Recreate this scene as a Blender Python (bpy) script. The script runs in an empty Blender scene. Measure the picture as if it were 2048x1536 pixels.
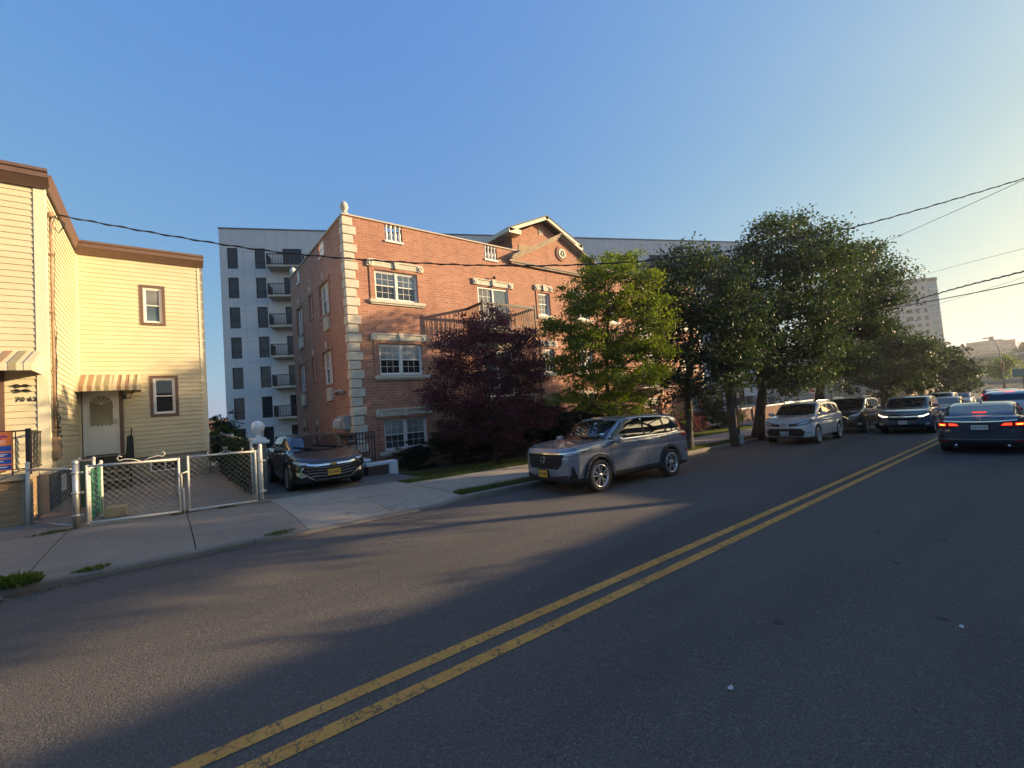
import bpy, bmesh, math, random
import numpy as np
from mathutils import Vector, Matrix
from mathutils.bvhtree import BVHTree
from mathutils.geometry import tessellate_polygon
R_ = math.radians
scene = bpy.context.scene
COL = scene.collection
# ------------------------------------------------------------------ camera
cam_d = bpy.data.cameras.new("camera")
cam = bpy.data.objects.new("camera", cam_d); COL.objects.link(cam); scene.camera = cam
cam_d.sensor_width = 36.0; cam_d.lens = 864.0 / 2048.0 * 36.0
cam_d.clip_start = 0.05; cam_d.clip_end = 6000.0
_rt = Vector((0.77711889, -0.62422652, -0.08017161)); _dn = Vector((-0.02910558, 0.09160444, -0.99537003)); _fw = Vector((0.62868045, 0.77585429, 0.05301907))
_m = Matrix(((_rt.x, -_dn.x, -_fw.x, 0), (_rt.y, -_dn.y, -_fw.y, 0), (_rt.z, -_dn.z, -_fw.z, 1.7), (0, 0, 0, 1)))
cam.matrix_world = _m
# ------------------------------------------------------------------ light
SUN = Vector((1.95, -1.065, 0.49)).normalized()
SUN_EL = math.asin(SUN.z); SUN_ROT = math.atan2(SUN.x, SUN.y)
world = bpy.data.worlds.new("World"); scene.world = world; world.use_nodes = True
_nt = world.node_tree; _nt.nodes.clear()
_sky = _nt.nodes.new("ShaderNodeTexSky"); _sky.sky_type = 'NISHITA'; _sky.sun_disc = False
_sky.sun_elevation = SUN_EL; _sky.sun_rotation = SUN_ROT
_sky.air_density = 1.0; _sky.dust_density = 1.6; _sky.ozone_density = 2.5; _sky.altitude = 20
# tone of the air: each channel of the physical sky through its own soft power curve
_sp = _nt.nodes.new("ShaderNodeSeparateColor"); _cb = _nt.nodes.new("ShaderNodeCombineColor"); _nt.links.new(_sky.outputs[0], _sp.inputs[0])
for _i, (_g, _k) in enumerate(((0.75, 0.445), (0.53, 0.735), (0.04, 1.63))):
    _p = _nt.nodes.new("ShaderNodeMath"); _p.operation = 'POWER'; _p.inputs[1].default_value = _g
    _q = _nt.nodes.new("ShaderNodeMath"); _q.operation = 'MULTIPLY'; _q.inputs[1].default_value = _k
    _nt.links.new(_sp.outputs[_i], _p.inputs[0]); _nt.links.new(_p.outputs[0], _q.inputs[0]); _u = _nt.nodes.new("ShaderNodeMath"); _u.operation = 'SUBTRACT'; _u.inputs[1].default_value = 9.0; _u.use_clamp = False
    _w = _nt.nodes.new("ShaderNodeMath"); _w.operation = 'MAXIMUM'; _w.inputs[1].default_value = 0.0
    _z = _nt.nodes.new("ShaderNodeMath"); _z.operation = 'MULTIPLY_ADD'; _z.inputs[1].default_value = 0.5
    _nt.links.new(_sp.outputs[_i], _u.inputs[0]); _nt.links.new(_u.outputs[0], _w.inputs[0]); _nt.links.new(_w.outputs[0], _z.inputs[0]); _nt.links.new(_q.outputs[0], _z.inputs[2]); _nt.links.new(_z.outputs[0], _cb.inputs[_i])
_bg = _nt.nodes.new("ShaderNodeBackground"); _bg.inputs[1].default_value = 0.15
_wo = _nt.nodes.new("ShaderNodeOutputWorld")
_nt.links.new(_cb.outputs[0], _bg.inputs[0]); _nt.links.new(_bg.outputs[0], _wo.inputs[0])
sun_d = bpy.data.lights.new("sun", 'SUN'); sun_d.energy = 4.0; sun_d.angle = R_(0.5); sun_d.color = (1.0, 0.73, 0.42)
sun = bpy.data.objects.new("sun", sun_d); COL.objects.link(sun)
sun.rotation_euler = SUN.to_track_quat('Z', 'Y').to_euler()
vs = scene.view_settings
vs.view_transform = 'Standard'; vs.look = 'None'; vs.gamma = 1.0; vs.use_curve_mapping = False
vs.exposure = 1.45
scene.cycles.max_bounces = 6; scene.cycles.diffuse_bounces = 3; scene.cycles.glossy_bounces = 3
scene.cycles.transmission_bounces = 4; scene.cycles.transparent_max_bounces = 8
scene.cycles.caustics_reflective = False; scene.cycles.caustics_refractive = False
scene.cycles.sample_clamp_indirect = 6.0
RNG = random.Random(7)

# ------------------------------------------------------------------ helpers
def wmat(o):
    m = o.matrix_basis.copy()
    if o.parent is not None:
        m = wmat(o.parent) @ o.matrix_parent_inverse @ m
    return m

def put(o, parent=None, local=False):
    """link; with a parent keep the mesh in world coordinates unless local"""
    COL.objects.link(o)
    if parent is not None:
        o.parent = parent
        if not local:
            o.matrix_parent_inverse = wmat(parent).inverted()
    return o

def tag(o, label=None, cat=None, group=None, kind=None):
    if label: o["label"] = label
    if cat: o["category"] = cat
    if group: o["group"] = group
    if kind: o["kind"] = kind
    return o

def thing(name, label, cat, loc=(0, 0, 0), rz=0.0, group=None):
    o = bpy.data.objects.new(name, None); o.empty_display_size = 0.3
    COL.objects.link(o); o.location = loc; o.rotation_euler = (0, 0, rz)
    return tag(o, label, cat, group)

def rescale(root, s):
    """resize a finished thing about the eye point so that its distance follows the measured scale"""
    root.location = Vector((0, 0, 1.7)) + s * (Vector(root.location) - Vector((0, 0, 1.7))); root.scale = (s, s, s)

class MB:
    """collects shapes; build() links them as ONE mesh object"""
    def __init__(s): s.v = []; s.f = []; s.m = []; s.sm = []
    def add(s, vs, fs, mi=0, smooth=False):
        b = len(s.v); s.v.extend([tuple(p) for p in vs])
        for f in fs:
            s.f.append(tuple(b + i for i in f)); s.m.append(mi); s.sm.append(smooth)
    def quad(s, a, b, c, d, mi=0): s.add([a, b, c, d], [(0, 1, 2, 3)], mi)
    def box(s, x0, x1, y0, y1, z0, z1, mi=0):
        v = [(x, y, z) for z in (z0, z1) for y in (y0, y1) for x in (x0, x1)]
        s.add(v, [(0, 2, 3, 1), (4, 5, 7, 6), (0, 1, 5, 4), (2, 6, 7, 3), (0, 4, 6, 2), (1, 3, 7, 5)], mi)
        return s
    def bbox(s, x0, x1, y0, y1, z0, z1, mi=0, b=0.01):
        """box with bevelled edges"""
        bm = bmesh.new(); bmesh.ops.create_cube(bm, size=1.0)
        for v in bm.verts:
            v.co = ((x0 + x1) / 2 + v.co.x * (x1 - x0), (y0 + y1) / 2 + v.co.y * (y1 - y0), (z0 + z1) / 2 + v.co.z * (z1 - z0))
        bmesh.ops.bevel(bm, geom=bm.edges[:], offset=b, segments=2, affect='EDGES', profile=0.5)
        s.bm(bm, mi); bm.free(); return s
    def bm(s, bm, mi=0, smooth=False, mat=None):
        bm.verts.index_update()
        s.add([(mat @ v.co) if mat else v.co.copy() for v in bm.verts], [[v.index for v in f.verts] for f in bm.faces], mi, smooth)
    def obox(s, c, ax, ay, az, mi=0):
        """oriented box: centre and three half-axis vectors"""
        c, ax, ay, az = Vector(c), Vector(ax), Vector(ay), Vector(az)
        v = [c + ax * i + ay * j + az * k for k in (-1, 1) for j in (-1, 1) for i in (-1, 1)]
        s.add(v, [(0, 2, 3, 1), (4, 5, 7, 6), (0, 1, 5, 4), (2, 6, 7, 3), (0, 4, 6, 2), (1, 3, 7, 5)], mi)
    def bar(s, p, q, w, h=None, mi=0, up=(0, 0, 1)):
        p, q = Vector(p), Vector(q); d = (q - p); L = d.length
        if L < 1e-6: return
        d /= L; u = Vector(up)
        if abs(d.dot(u)) > 0.98: u = Vector((1, 0, 0))
        a = d.cross(u).normalized(); b = a.cross(d)
        h = w if h is None else h
        s.obox((p + q) / 2, d * (L / 2), a * (w / 2), b * (h / 2), mi)
    def tube(s, pts, r, n=8, mi=0, caps=True, smooth=True):
        pts = [Vector(p) for p in pts]; rs = r if isinstance(r, (list, tuple)) else [r] * len(pts)
        V = []; F = []; prev = None
        for i, p in enumerate(pts):
            d = (pts[min(i + 1, len(pts) - 1)] - pts[max(i - 1, 0)])
            d = d.normalized() if d.length > 1e-9 else Vector((0, 0, 1))
            if prev is None:
                u = Vector((0, 0, 1)) if abs(d.z) < 0.9 else Vector((1, 0, 0))
                a = d.cross(u).normalized()
            else:
                a = (prev - d * prev.dot(d))
                a = a.normalized() if a.length > 1e-6 else d.orthogonal().normalized()
            prev = a; b = d.cross(a)
            for k in range(n):
                t = 2 * math.pi * k / n
                V.append(p + (a * math.cos(t) + b * math.sin(t)) * rs[i])
        for i in range(len(pts) - 1):
            for k in range(n):
                F.append((i * n + k, i * n + (k + 1) % n, (i + 1) * n + (k + 1) % n, (i + 1) * n + k))
        if caps:
            F.append(tuple(range(n - 1, -1, -1))); F.append(tuple((len(pts) - 1) * n + k for k in range(n)))
        s.add(V, F, mi, smooth)
    def lathe(s, prof, c=(0, 0, 0), n=20, mi=0, axis='z', smooth=True):
        V = []; F = []; c = Vector(c)
        for (r, h) in prof:
            for k in range(n):
                t = 2 * math.pi * k / n
                a, b = r * math.cos(t), r * math.sin(t)
                V.append(c + (Vector((a, b, h)) if axis == 'z' else Vector((a, h, b)) if axis == 'y' else Vector((h, a, b))))
        for i in range(len(prof) - 1):
            for k in range(n):
                F.append((i * n + k, i * n + (k + 1) % n, (i + 1) * n + (k + 1) % n, (i + 1) * n + k))
        s.add(V, F, mi, smooth)
    def prism(s, poly, fn0, fn1, mi=0, caps=True):
        """polygon in 2D, mapped to 3D by fn0 (front) and fn1 (back)"""
        n = len(poly); V = [fn0(*p) for p in poly] + [fn1(*p) for p in poly]
        F = [(i, (i + 1) % n, n + (i + 1) % n, n + i) for i in range(n)]
        if caps:
            tri = tessellate_polygon([[Vector((p[0], p[1], 0)) for p in poly]])
            F += [tuple(t) for t in tri] + [tuple(n + i for i in reversed(t)) for t in tri]
        s.add(V, F, mi)
    def build(s, name, mats, parent=None, local=False, fix=True):
        me = bpy.data.meshes.new(name); me.from_pydata([tuple(v) for v in s.v], [], s.f)
        if not isinstance(mats, (list, tuple)): mats = [mats]
        for m in mats: me.materials.append(m)
        me.polygons.foreach_set("material_index", s.m); me.polygons.foreach_set("use_smooth", s.sm)
        if fix:
            bm = bmesh.new(); bm.from_mesh(me); bmesh.ops.recalc_face_normals(bm, faces=bm.faces[:]); bm.to_mesh(me); bm.free()
        me.update()
        return put(bpy.data.objects.new(name, me), parent, local)

def copy_tree(o, parent=None):
    c = o.copy(); COL.objects.link(c)
    if parent is not None: c.parent = parent
    for ch in list(o.children): copy_tree(ch, c)
    return c

def text_obj(name, s, size, mat, parent, M, extrude=0.004, align='CENTER', bold=0.0):
    cu = bpy.data.curves.new(name, 'FONT'); cu.body = s; cu.size = size; cu.extrude = extrude
    cu.align_x = align; cu.align_y = 'CENTER'; cu.offset = bold; cu.resolution_u = 2
    o = bpy.data.objects.new(name, cu); COL.objects.link(o)
    dg = bpy.context.evaluated_depsgraph_get(); me = bpy.data.meshes.new_from_object(o.evaluated_get(dg))
    bpy.data.objects.remove(o); bpy.data.curves.remove(cu)
    me.materials.clear(); me.materials.append(mat); me.transform(M)
    return put(bpy.data.objects.new(name, me), parent, True)
# ------------------------------------------------------------------ materials
def N(nt, t, **kw):
    n = nt.nodes.new(t)
    for k, v in kw.items(): setattr(n, k, v)
    return n
def new_mat(name):
    m = bpy.data.materials.new(name); m.use_nodes = True
    nt = m.node_tree; b = nt.nodes["Principled BSDF"]
    return m, nt, b
def ramp(nt, src, stops):
    r = N(nt, "ShaderNodeValToRGB"); e = r.color_ramp.elements
    while len(e) < len(stops): e.new(0.5)
    for i, (p, c) in enumerate(stops):
        e[i].position = p; e[i].color = (c[0], c[1], c[2], 1) if not isinstance(c, (int, float)) else (c, c, c, 1)
    nt.links.new(src, r.inputs[0]); return r.outputs[0]
def noise(nt, vec, scale, detail=4, rough=0.55, dist=0.0):
    n = N(nt, "ShaderNodeTexNoise"); n.inputs["Scale"].default_value = scale; n.inputs["Detail"].default_value = detail
    n.inputs["Roughness"].default_value = rough; n.inputs["Distortion"].default_value = dist
    if vec is not None: nt.links.new(vec, n.inputs["Vector"])
    return n.outputs[0]
def mix(nt, fac, a, b, mode='MIX'):
    m = N(nt, "ShaderNodeMix", data_type='RGBA', blend_type=mode)
    for sock, v in ((m.inputs[0], fac), (m.inputs[6], a), (m.inputs[7], b)):
        if isinstance(v, (int, float)): sock.default_value = v
        elif isinstance(v, tuple): sock.default_value = (*v[:3], 1)
        else: nt.links.new(v, sock)
    return m.outputs[2]
def bump(nt, b, h, strength=0.3, dist=0.02):
    n = N(nt, "ShaderNodeBump"); n.inputs["Strength"].default_value = strength; n.inputs["Distance"].default_value = dist
    nt.links.new(h, n.inputs["Height"]); nt.links.new(n.outputs[0], b.inputs["Normal"])
def ocoord(nt):
    return N(nt, "ShaderNodeTexCoord").outputs["Object"]
def mapping(nt, vec, scale=(1, 1, 1), loc=(0, 0, 0), rot=(0, 0, 0)):
    m = N(nt, "ShaderNodeMapping"); m.inputs["Scale"].default_value = scale; m.inputs["Location"].default_value = loc; m.inputs["Rotation"].default_value = rot
    nt.links.new(vec, m.inputs["Vector"]); return m.outputs[0]
MATS = {}
def plain(name, col, rough=0.6, metal=0.0, var=0.12, scale=6.0, bumpk=0.0, spec=None, coat=0.0):
    """paint, metal, plastic: a base colour with gentle wear"""
    if name in MATS: return MATS[name]
    m, nt, b = new_mat(name); o = ocoord(nt)
    f = noise(nt, o, scale, 5, 0.6)
    c = ramp(nt, f, [(0.25, tuple(x * (1 - var) for x in col)), (0.75, tuple(min(1, x * (1 + var)) for x in col))])
    nt.links.new(c, b.inputs["Base Color"])
    b.inputs["Roughness"].default_value = rough; b.inputs["Metallic"].default_value = metal
    if spec is not None: b.inputs["Specular IOR Level"].default_value = spec
    if coat: b.inputs["Coat Weight"].default_value = coat; b.inputs["Coat Roughness"].default_value = 0.05
    if bumpk: bump(nt, b, noise(nt, o, scale * 6, 4), bumpk, 0.01)
    MATS[name] = m; return m
def emit(name, col, k, base=None):
    if name in MATS: return MATS[name]
    m, nt, b = new_mat(name)
    b.inputs["Base Color"].default_value = (*(base or col), 1); b.inputs["Emission Color"].default_value = (*col, 1)
    b.inputs["Emission Strength"].default_value = k; b.inputs["Roughness"].default_value = 0.25
    MATS[name] = m; return m
def glass(name, col=(0.012, 0.014, 0.016), rough=0.03, ior=1.75, var=True):
    """dark room or cabin behind a reflecting pane"""
    if name in MATS: return MATS[name]
    m, nt, b = new_mat(name)
    b.inputs["Roughness"].default_value = rough; b.inputs["IOR"].default_value = ior
    if var:
        o = ocoord(nt); c = ramp(nt, noise(nt, o, 0.9, 2), [(0.3, tuple(x * 0.6 for x in col)), (0.7, tuple(x * 1.5 for x in col))])
        nt.links.new(c, b.inputs["Base Color"])
        bump(nt, b, noise(nt, o, 0.8, 1), 0.03, 0.05)
    else: b.inputs["Base Color"].default_value = (*col, 1)
    MATS[name] = m; return m
def carpaint(name, col, metal=0.0, rough=0.25):
    if name in MATS: return MATS[name]
    m, nt, b = new_mat(name); o = ocoord(nt)
    d = noise(nt, o, 1.2, 3, 0.5)
    c = ramp(nt, d, [(0.3, tuple(x * 0.98 for x in col)), (0.75, tuple(x * 1.02 for x in col))])
    nt.links.new(c, b.inputs["Base Color"])
    r = ramp(nt, noise(nt, o, 9, 4), [(0.3, rough), (0.8, rough + 0.04)]); nt.links.new(r, b.inputs["Roughness"])
    b.inputs["Metallic"].default_value = metal; b.inputs["Coat Weight"].default_value = 1.0; b.inputs["Coat Roughness"].default_value = 0.03; b.inputs["Coat IOR"].default_value = 1.55
    MATS[name] = m; return m
def brick(name, base, dark, light, mortar, bw=0.24, bh=0.095, mort=0.010, vec='xz', stain=0.0):
    if name in MATS: return MATS[name]
    m, nt, b = new_mat(name); o = ocoord(nt)
    sp = N(nt, "ShaderNodeSeparateXYZ"); nt.links.new(o, sp.inputs[0])
    ad = N(nt, "ShaderNodeMath", operation='ADD'); nt.links.new(sp.outputs[0], ad.inputs[0]); nt.links.new(sp.outputs[1], ad.inputs[1])
    cb = N(nt, "ShaderNodeCombineXYZ"); nt.links.new(ad.outputs[0], cb.inputs[0]); nt.links.new(sp.outputs[2], cb.inputs[1])
    t = N(nt, "ShaderNodeTexBrick"); nt.links.new(cb.outputs[0], t.inputs["Vector"])
    t.inputs["Scale"].default_value = 1.0; t.inputs["Brick Width"].default_value = bw; t.inputs["Row Height"].default_value = bh
    t.inputs["Mortar Size"].default_value = mort; t.inputs["Mortar Smooth"].default_value = 0.3
    t.inputs["Color1"].default_value = (*dark, 1); t.inputs["Color2"].default_value = (*light, 1); t.inputs["Mortar"].default_value = (*mortar, 1)
    # per-brick tone
    n1 = noise(nt, mapping(nt, cb.outputs[0], (1 / bw, 1 / bh, 1)), 0.9, 2, 0.7)
    c = mix(nt, ramp(nt, n1, [(0.3, 0.0), (0.7, 0.55)]), t.outputs["Color"], base)
    c = mix(nt, t.outputs["Fac"], c, mortar)
    big = noise(nt, o, 0.55, 4, 0.6)
    c = mix(nt, ramp(nt, big, [(0.35, 0.0), (0.75, 0.5)]), c, tuple(x * 0.72 for x in base), 'MIX')
    if stain:   # rain-run stains that hang down in streaks
        s1 = noise(nt, mapping(nt, o, (2.2, 2.2, 0.35)), 1.0, 5, 0.7)
        c = mix(nt, ramp(nt, s1, [(0.5, 0.0), (0.72, stain)]), c, tuple(x * 0.35 for x in base))
    nt.links.new(c, b.inputs["Base Color"]); b.inputs["Roughness"].default_value = 0.85
    iv = N(nt, "ShaderNodeMath", operation='SUBTRACT'); iv.inputs[0].default_value = 1.0; nt.links.new(t.outputs["Fac"], iv.inputs[1])
    bump(nt, b, iv.outputs[0], 0.6, 0.012)
    MATS[name] = m; return m
def leafmat(name, c1, c2, trans=0.45, gloss=0.35):
    if name in MATS: return MATS[name]
    m, nt, b = new_mat(name)
    g = N(nt, "ShaderNodeNewGeometry")
    c = ramp(nt, g.outputs["Random Per Island"], [(0.0, c1), (0.6, tuple((a + d) / 2 for a, d in zip(c1, c2))), (1.0, c2)])
    nt.links.new(c, b.inputs["Base Color"]); b.inputs["Roughness"].default_value = gloss + 0.15; b.inputs["Specular IOR Level"].default_value = 0.35
    tr = N(nt, "ShaderNodeBsdfTranslucent")
    c2n = mix(nt, 1.0, c, (1.35, 1.45, 0.55) if c2[1] > c2[0] else (1.6, 0.8, 0.7), 'MULTIPLY'); nt.links.new(c2n, tr.inputs[0])
    mx = N(nt, "ShaderNodeMixShader"); mx.inputs[0].default_value = trans
    nt.links.new(b.outputs[0], mx.inputs[1]); nt.links.new(tr.outputs[0], mx.inputs[2])
    nt.links.new(mx.outputs[0], nt.nodes["Material Output"].inputs[0])
    MATS[name] = m; return m

def mat_asphalt():
    m, nt, b = new_mat("asphalt"); o = ocoord(nt)
    fine = noise(nt, o, 80, 2.5, 0.75); mid = noise(nt, o, 23, 3, 0.7); big = noise(nt, mapping(nt, o, (0.25, 1.1, 1)), 1.0, 5, 0.6)
    c = ramp(nt, fine, [(0.28, (0.060, 0.053, 0.048)), (0.50, (0.122, 0.108, 0.097)), (0.64, (0.21, 0.187, 0.166)), (0.72, (0.42, 0.385, 0.345))])
    c = mix(nt, ramp(nt, mid, [(0.4, 0.0), (0.75, 0.4)]), c, (0.092, 0.082, 0.075))
    c = mix(nt, ramp(nt, big, [(0.35, 0.0), (0.7, 0.4)]), c, (0.165, 0.145, 0.126))
    oil = noise(nt, mapping(nt, o, (0.12, 0.7, 1), (3, 1, 0)), 1.0, 3, 0.5)
    c = mix(nt, ramp(nt, oil, [(0.55, 0.0), (0.75, 0.45)]), c, (0.035, 0.034, 0.034))
    blot = N(nt, "ShaderNodeTexVoronoi"); blot.inputs["Scale"].default_value = 1.3; nt.links.new(o, blot.inputs["Vector"])
    c = mix(nt, ramp(nt, blot.outputs["Distance"], [(0.035, 0.6), (0.07, 0.0)]), c, (0.02, 0.02, 0.02))
    # cracks
    cr = N(nt, "ShaderNodeTexVoronoi", feature='DISTANCE_TO_EDGE'); cr.inputs["Scale"].default_value = 0.33
    wv = N(nt, "ShaderNodeVectorMath", operation='ADD'); nz = N(nt, "ShaderNodeTexNoise"); nz.inputs["Scale"].default_value = 2.3; nt.links.new(o, nz.inputs["Vector"])
    nt.links.new(o, wv.inputs[0]); nt.links.new(nz.outputs["Color"], wv.inputs[1]); nt.links.new(wv.outputs[0], cr.inputs["Vector"])
    gate = ramp(nt, noise(nt, o, 0.21, 2), [(0.53, 0.0), (0.60, 1.0)])
    ck = ramp(nt, cr.outputs["Distance"], [(0.0, 0.7), (0.006, 0.0)])
    kk = N(nt, "ShaderNodeMath", operation='MULTIPLY'); nt.links.new(gate, kk.inputs[0]); nt.links.new(ck, kk.inputs[1])
    c = mix(nt, kk.outputs[0], c, (0.018, 0.017, 0.017))
    nt.links.new(c, b.inputs["Base Color"]); b.inputs["Roughness"].default_value = 0.82; b.inputs["Specular IOR Level"].default_value = 0.4
    h = N(nt, "ShaderNodeMath", operation='ADD'); nt.links.new(fine, h.inputs[0]); nt.links.new(mid, h.inputs[1])
    bump(nt, b, h.outputs[0], 1.0, 0.03)
    return m
def mat_concrete(name, col, joints=None, stain=0.4):
    m, nt, b = new_mat(name); o = ocoord(nt)
    fine = noise(nt, o, 140, 3, 0.7); mid = noise(nt, o, 5, 6, 0.65); big = noise(nt, o, 0.7, 5, 0.6)
    c = ramp(nt, fine, [(0.25, tuple(x * 0.72 for x in col)), (0.75, tuple(x * 1.2 for x in col))])
    c = mix(nt, ramp(nt, mid, [(0.35, 0.0), (0.75, 0.5)]), c, tuple(x * 0.7 for x in col))
    c = mix(nt, ramp(nt, big, [(0.4, 0.0), (0.7, stain)]), c, tuple(x * 0.6 for x in col))
    sp = N(nt, "ShaderNodeTexVoronoi"); sp.inputs["Scale"].default_value = 2.6; nt.links.new(o, sp.inputs["Vector"])
    c = mix(nt, ramp(nt, sp.outputs["Distance"], [(0.04, 0.55), (0.08, 0.0)]), c, tuple(x * 0.35 for x in col))
    cr = N(nt, "ShaderNodeTexVoronoi", feature='DISTANCE_TO_EDGE'); cr.inputs["Scale"].default_value = 0.45
    wv = N(nt, "ShaderNodeVectorMath", operation='ADD'); nz = N(nt, "ShaderNodeTexNoise"); nz.inputs["Scale"].default_value = 3.1; nt.links.new(o, nz.inputs["Vector"])
    nt.links.new(o, wv.inputs[0]); nt.links.new(nz.outputs["Color"], wv.inputs[1]); nt.links.new(wv.outputs[0], cr.inputs["Vector"])
    kk = N(nt, "ShaderNodeMath", operation='MULTIPLY'); nt.links.new(ramp(nt, noise(nt, o, 0.4, 2), [(0.5, 0.0), (0.56, 1.0)]), kk.inputs[0]); nt.links.new(ramp(nt, cr.outputs["Distance"], [(0.0, 0.7), (0.007, 0.0)]), kk.inputs[1])
    c = mix(nt, kk.outputs[0], c, tuple(x * 0.22 for x in col))
    run = noise(nt, mapping(nt, o, (0.5, 2.2, 1.0)), 1.3, 5, 0.65)
    c = mix(nt, ramp(nt, run, [(0.52, 0.0), (0.7, 0.45)]), c, tuple(x * 0.5 for x in col))
    nt.links.new(c, b.inputs["Base Color"]); b.inputs["Roughness"].default_value = 0.88
    bump(nt, b, fine, 0.9, 0.014)
    return m
def mat_yellow():
    m, nt, b = new_mat("worn_yellow_paint"); o = ocoord(nt)
    n1 = noise(nt, o, 45, 4, 0.75); n2 = noise(nt, o, 3, 4, 0.6)
    c = ramp(nt, n2, [(0.3, (0.50, 0.225, 0.035)), (0.7, (0.62, 0.31, 0.06))])
    w = ramp(nt, n1, [(0.56, 0.0), (0.63, 0.9)])
    c = mix(nt, w, c, (0.05, 0.048, 0.045))
    cr = N(nt, "ShaderNodeTexVoronoi", feature='DISTANCE_TO_EDGE'); cr.inputs["Scale"].default_value = 5.0
    nz = N(nt, "ShaderNodeTexNoise"); nz.inputs["Scale"].default_value = 9; nt.links.new(o, nz.inputs["Vector"])
    wv = N(nt, "ShaderNodeVectorMath", operation='MULTIPLY_ADD'); wv.inputs[1].default_value = (0.25, 0.25, 0.25)
    nt.links.new(nz.outputs["Color"], wv.inputs[0]); nt.links.new(mapping(nt, o, (1.0, 0.55, 1)), wv.inputs[2]); nt.links.new(wv.outputs[0], cr.inputs["Vector"])
    c = mix(nt, ramp(nt, cr.outputs["Distance"], [(0.0, 0.9), (0.035, 0.0)]), c, (0.045, 0.04, 0.035))
    nt.links.new(c, b.inputs["Base Color"]); b.inputs["Roughness"].default_value = 0.7
    bump(nt, b, n1, 0.5, 0.006)
    return m
def mat_soil(name, a, c_, scale=3.0):
    m, nt, b = new_mat(name); o = ocoord(nt)
    c = ramp(nt, noise(nt, o, scale, 8, 0.7), [(0.3, a), (0.7, c_)])
    nt.links.new(c, b.inputs["Base Color"]); b.inputs["Roughness"].default_value = 0.95
    bump(nt, b, noise(nt, o, scale * 10, 5), 0.6, 0.03)
    return m
ASPHALT = mat_asphalt(); YELLOW = mat_yellow()
CONC = mat_concrete("pavement_concrete", (0.34, 0.28, 0.215), stain=.55); CONC2 = mat_concrete("apron_concrete", (0.42, 0.36, 0.285), stain=0.4)
CURBM = mat_concrete("kerb_concrete", (0.27, 0.235, 0.19), stain=.8); YARDC = mat_concrete("yard_concrete", (0.33, 0.28, 0.21), stain=0.6)
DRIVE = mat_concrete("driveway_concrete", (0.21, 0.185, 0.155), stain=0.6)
SOIL = mat_soil("soil", (0.05, 0.035, 0.022), (0.11, 0.08, 0.05)); TURF = mat_soil("turf_soil", (0.035, 0.05, 0.014), (0.08, 0.09, 0.03), 6)
LAND = mat_soil("far_land", (0.045, 0.06, 0.025), (0.12, 0.11, 0.07), 0.05)
WHITE = plain("white_vinyl", (0.78, 0.76, 0.71), 0.45, var=0.05); CREAM = plain("cream_trim", (0.74, 0.67, 0.48), 0.55, var=0.06)
BROWN = plain("brown_aluminium", (0.15, 0.09, 0.063), 0.5); BLACKM = plain("black_iron", (0.018, 0.017, 0.016), 0.5)
GALV = plain("galvanised_steel", (0.50, 0.48, 0.44), 0.42, 0.75); WHITEPIPE = plain("chalky_painted_pipe", (0.66, 0.61, 0.52), 0.6, var=0.2, scale=25)
LIMESTONE = plain("cast_stone", (0.60, 0.55, 0.44), 0.8, var=0.14, scale=5, bumpk=0.15)
GLASSD = glass("window_glass_dark", (0.02, 0.024, 0.028)); GLASSB = glass("window_glass_blind", (0.16, 0.165, 0.165), 0.08, 1.5)
BRICK = brick("red_brick", (0.45, 0.195, 0.115), (0.35, 0.14, 0.085), (0.52, 0.245, 0.155), (0.48, 0.34, 0.25), mort=0.011, stain=0.3)
SIDEBRICK = BRICK
# ------------------------------------------------------------------ ground, road, pavement
def zr(x): return -0.03 * max(-70.0, min(110.0, x))
def yc(x): return 7.55 + 0.022 * max(-5, min(x, 24))          # kerb face line
def lerp(a, b, t): return a + (b - a) * max(0.0, min(1.0, t))
def hk(x):                                                    # kerb height
    if x < 1.2: return 0.075
    if x < 1.9: return lerp(0.075, 0.035, (x - 1.2) / 0.7)
    if x < 4.2: return 0.035
    return lerp(0.035, 0.12, (x - 4.2) / 0.6)
def zw(x, y): return zr(x) + lerp(hk(x), 0.13, (y - yc(x) - 0.15) / 1.2)   # pavement top
def frange(a, b, s):
    n = max(1, int(round((b - a) / s))); return [a + (b - a) * i / n for i in range(n + 1)]
def sheet(name, xs, yfun, nz, zf, mat, kind="structure", label=None, group=None):
    mb = MB(); n = nz
    for x in xs:
        y0, y1 = yfun(x)
        for j in range(n + 1):
            y = y0 + (y1 - y0) * j / n; mb.v.append((x, y, zf(x, y)))
    for i in range(len(xs) - 1):
        for j in range(n):
            a = i * (n + 1) + j; mb.f.append((a, a + n + 1, a + n + 2, a + 1)); mb.m.append(0); mb.sm.append(False)
    o = mb.build(name, mat); tag(o, label, None, group, kind); return o

def zland(x, y):
    z = zr(x) - 0.10
    if y > 27: z -= 6.5 * min(1, (y - 27) / 30.0)
    if x > 165: z += 3.9 * min(1, (x - 165) / 22.0) * (1 if abs(y - 5) < 90 else 0)
    if x > 300: z += 6 * min(1, (x - 300) / 200.0)
    return z
gx = [-700, -600, -200, -80, -70, -40, -20, -10, 0, 10, 20, 30, 40, 60, 80, 100, 110, 140, 165, 176, 187, 240, 300, 400, 500, 800, 1500]
gy = [-900, -800, -200, -60, -20, -2.6, 7, 12, 20, 27, 35, 45, 57, 80, 120, 250, 800, 1400]
mb = MB()
for x in gx:
    for y in gy: mb.v.append((x, y, zland(x, y)))
for i in range(len(gx) - 1):
    for j in range(len(gy) - 1):
        a = i * len(gy) + j; mb.f.append((a, a + len(gy), a + len(gy) + 1, a + 1)); mb.m.append(0); mb.sm.append(True)
tag(mb.build("ground", LAND), kind="structure")

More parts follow.
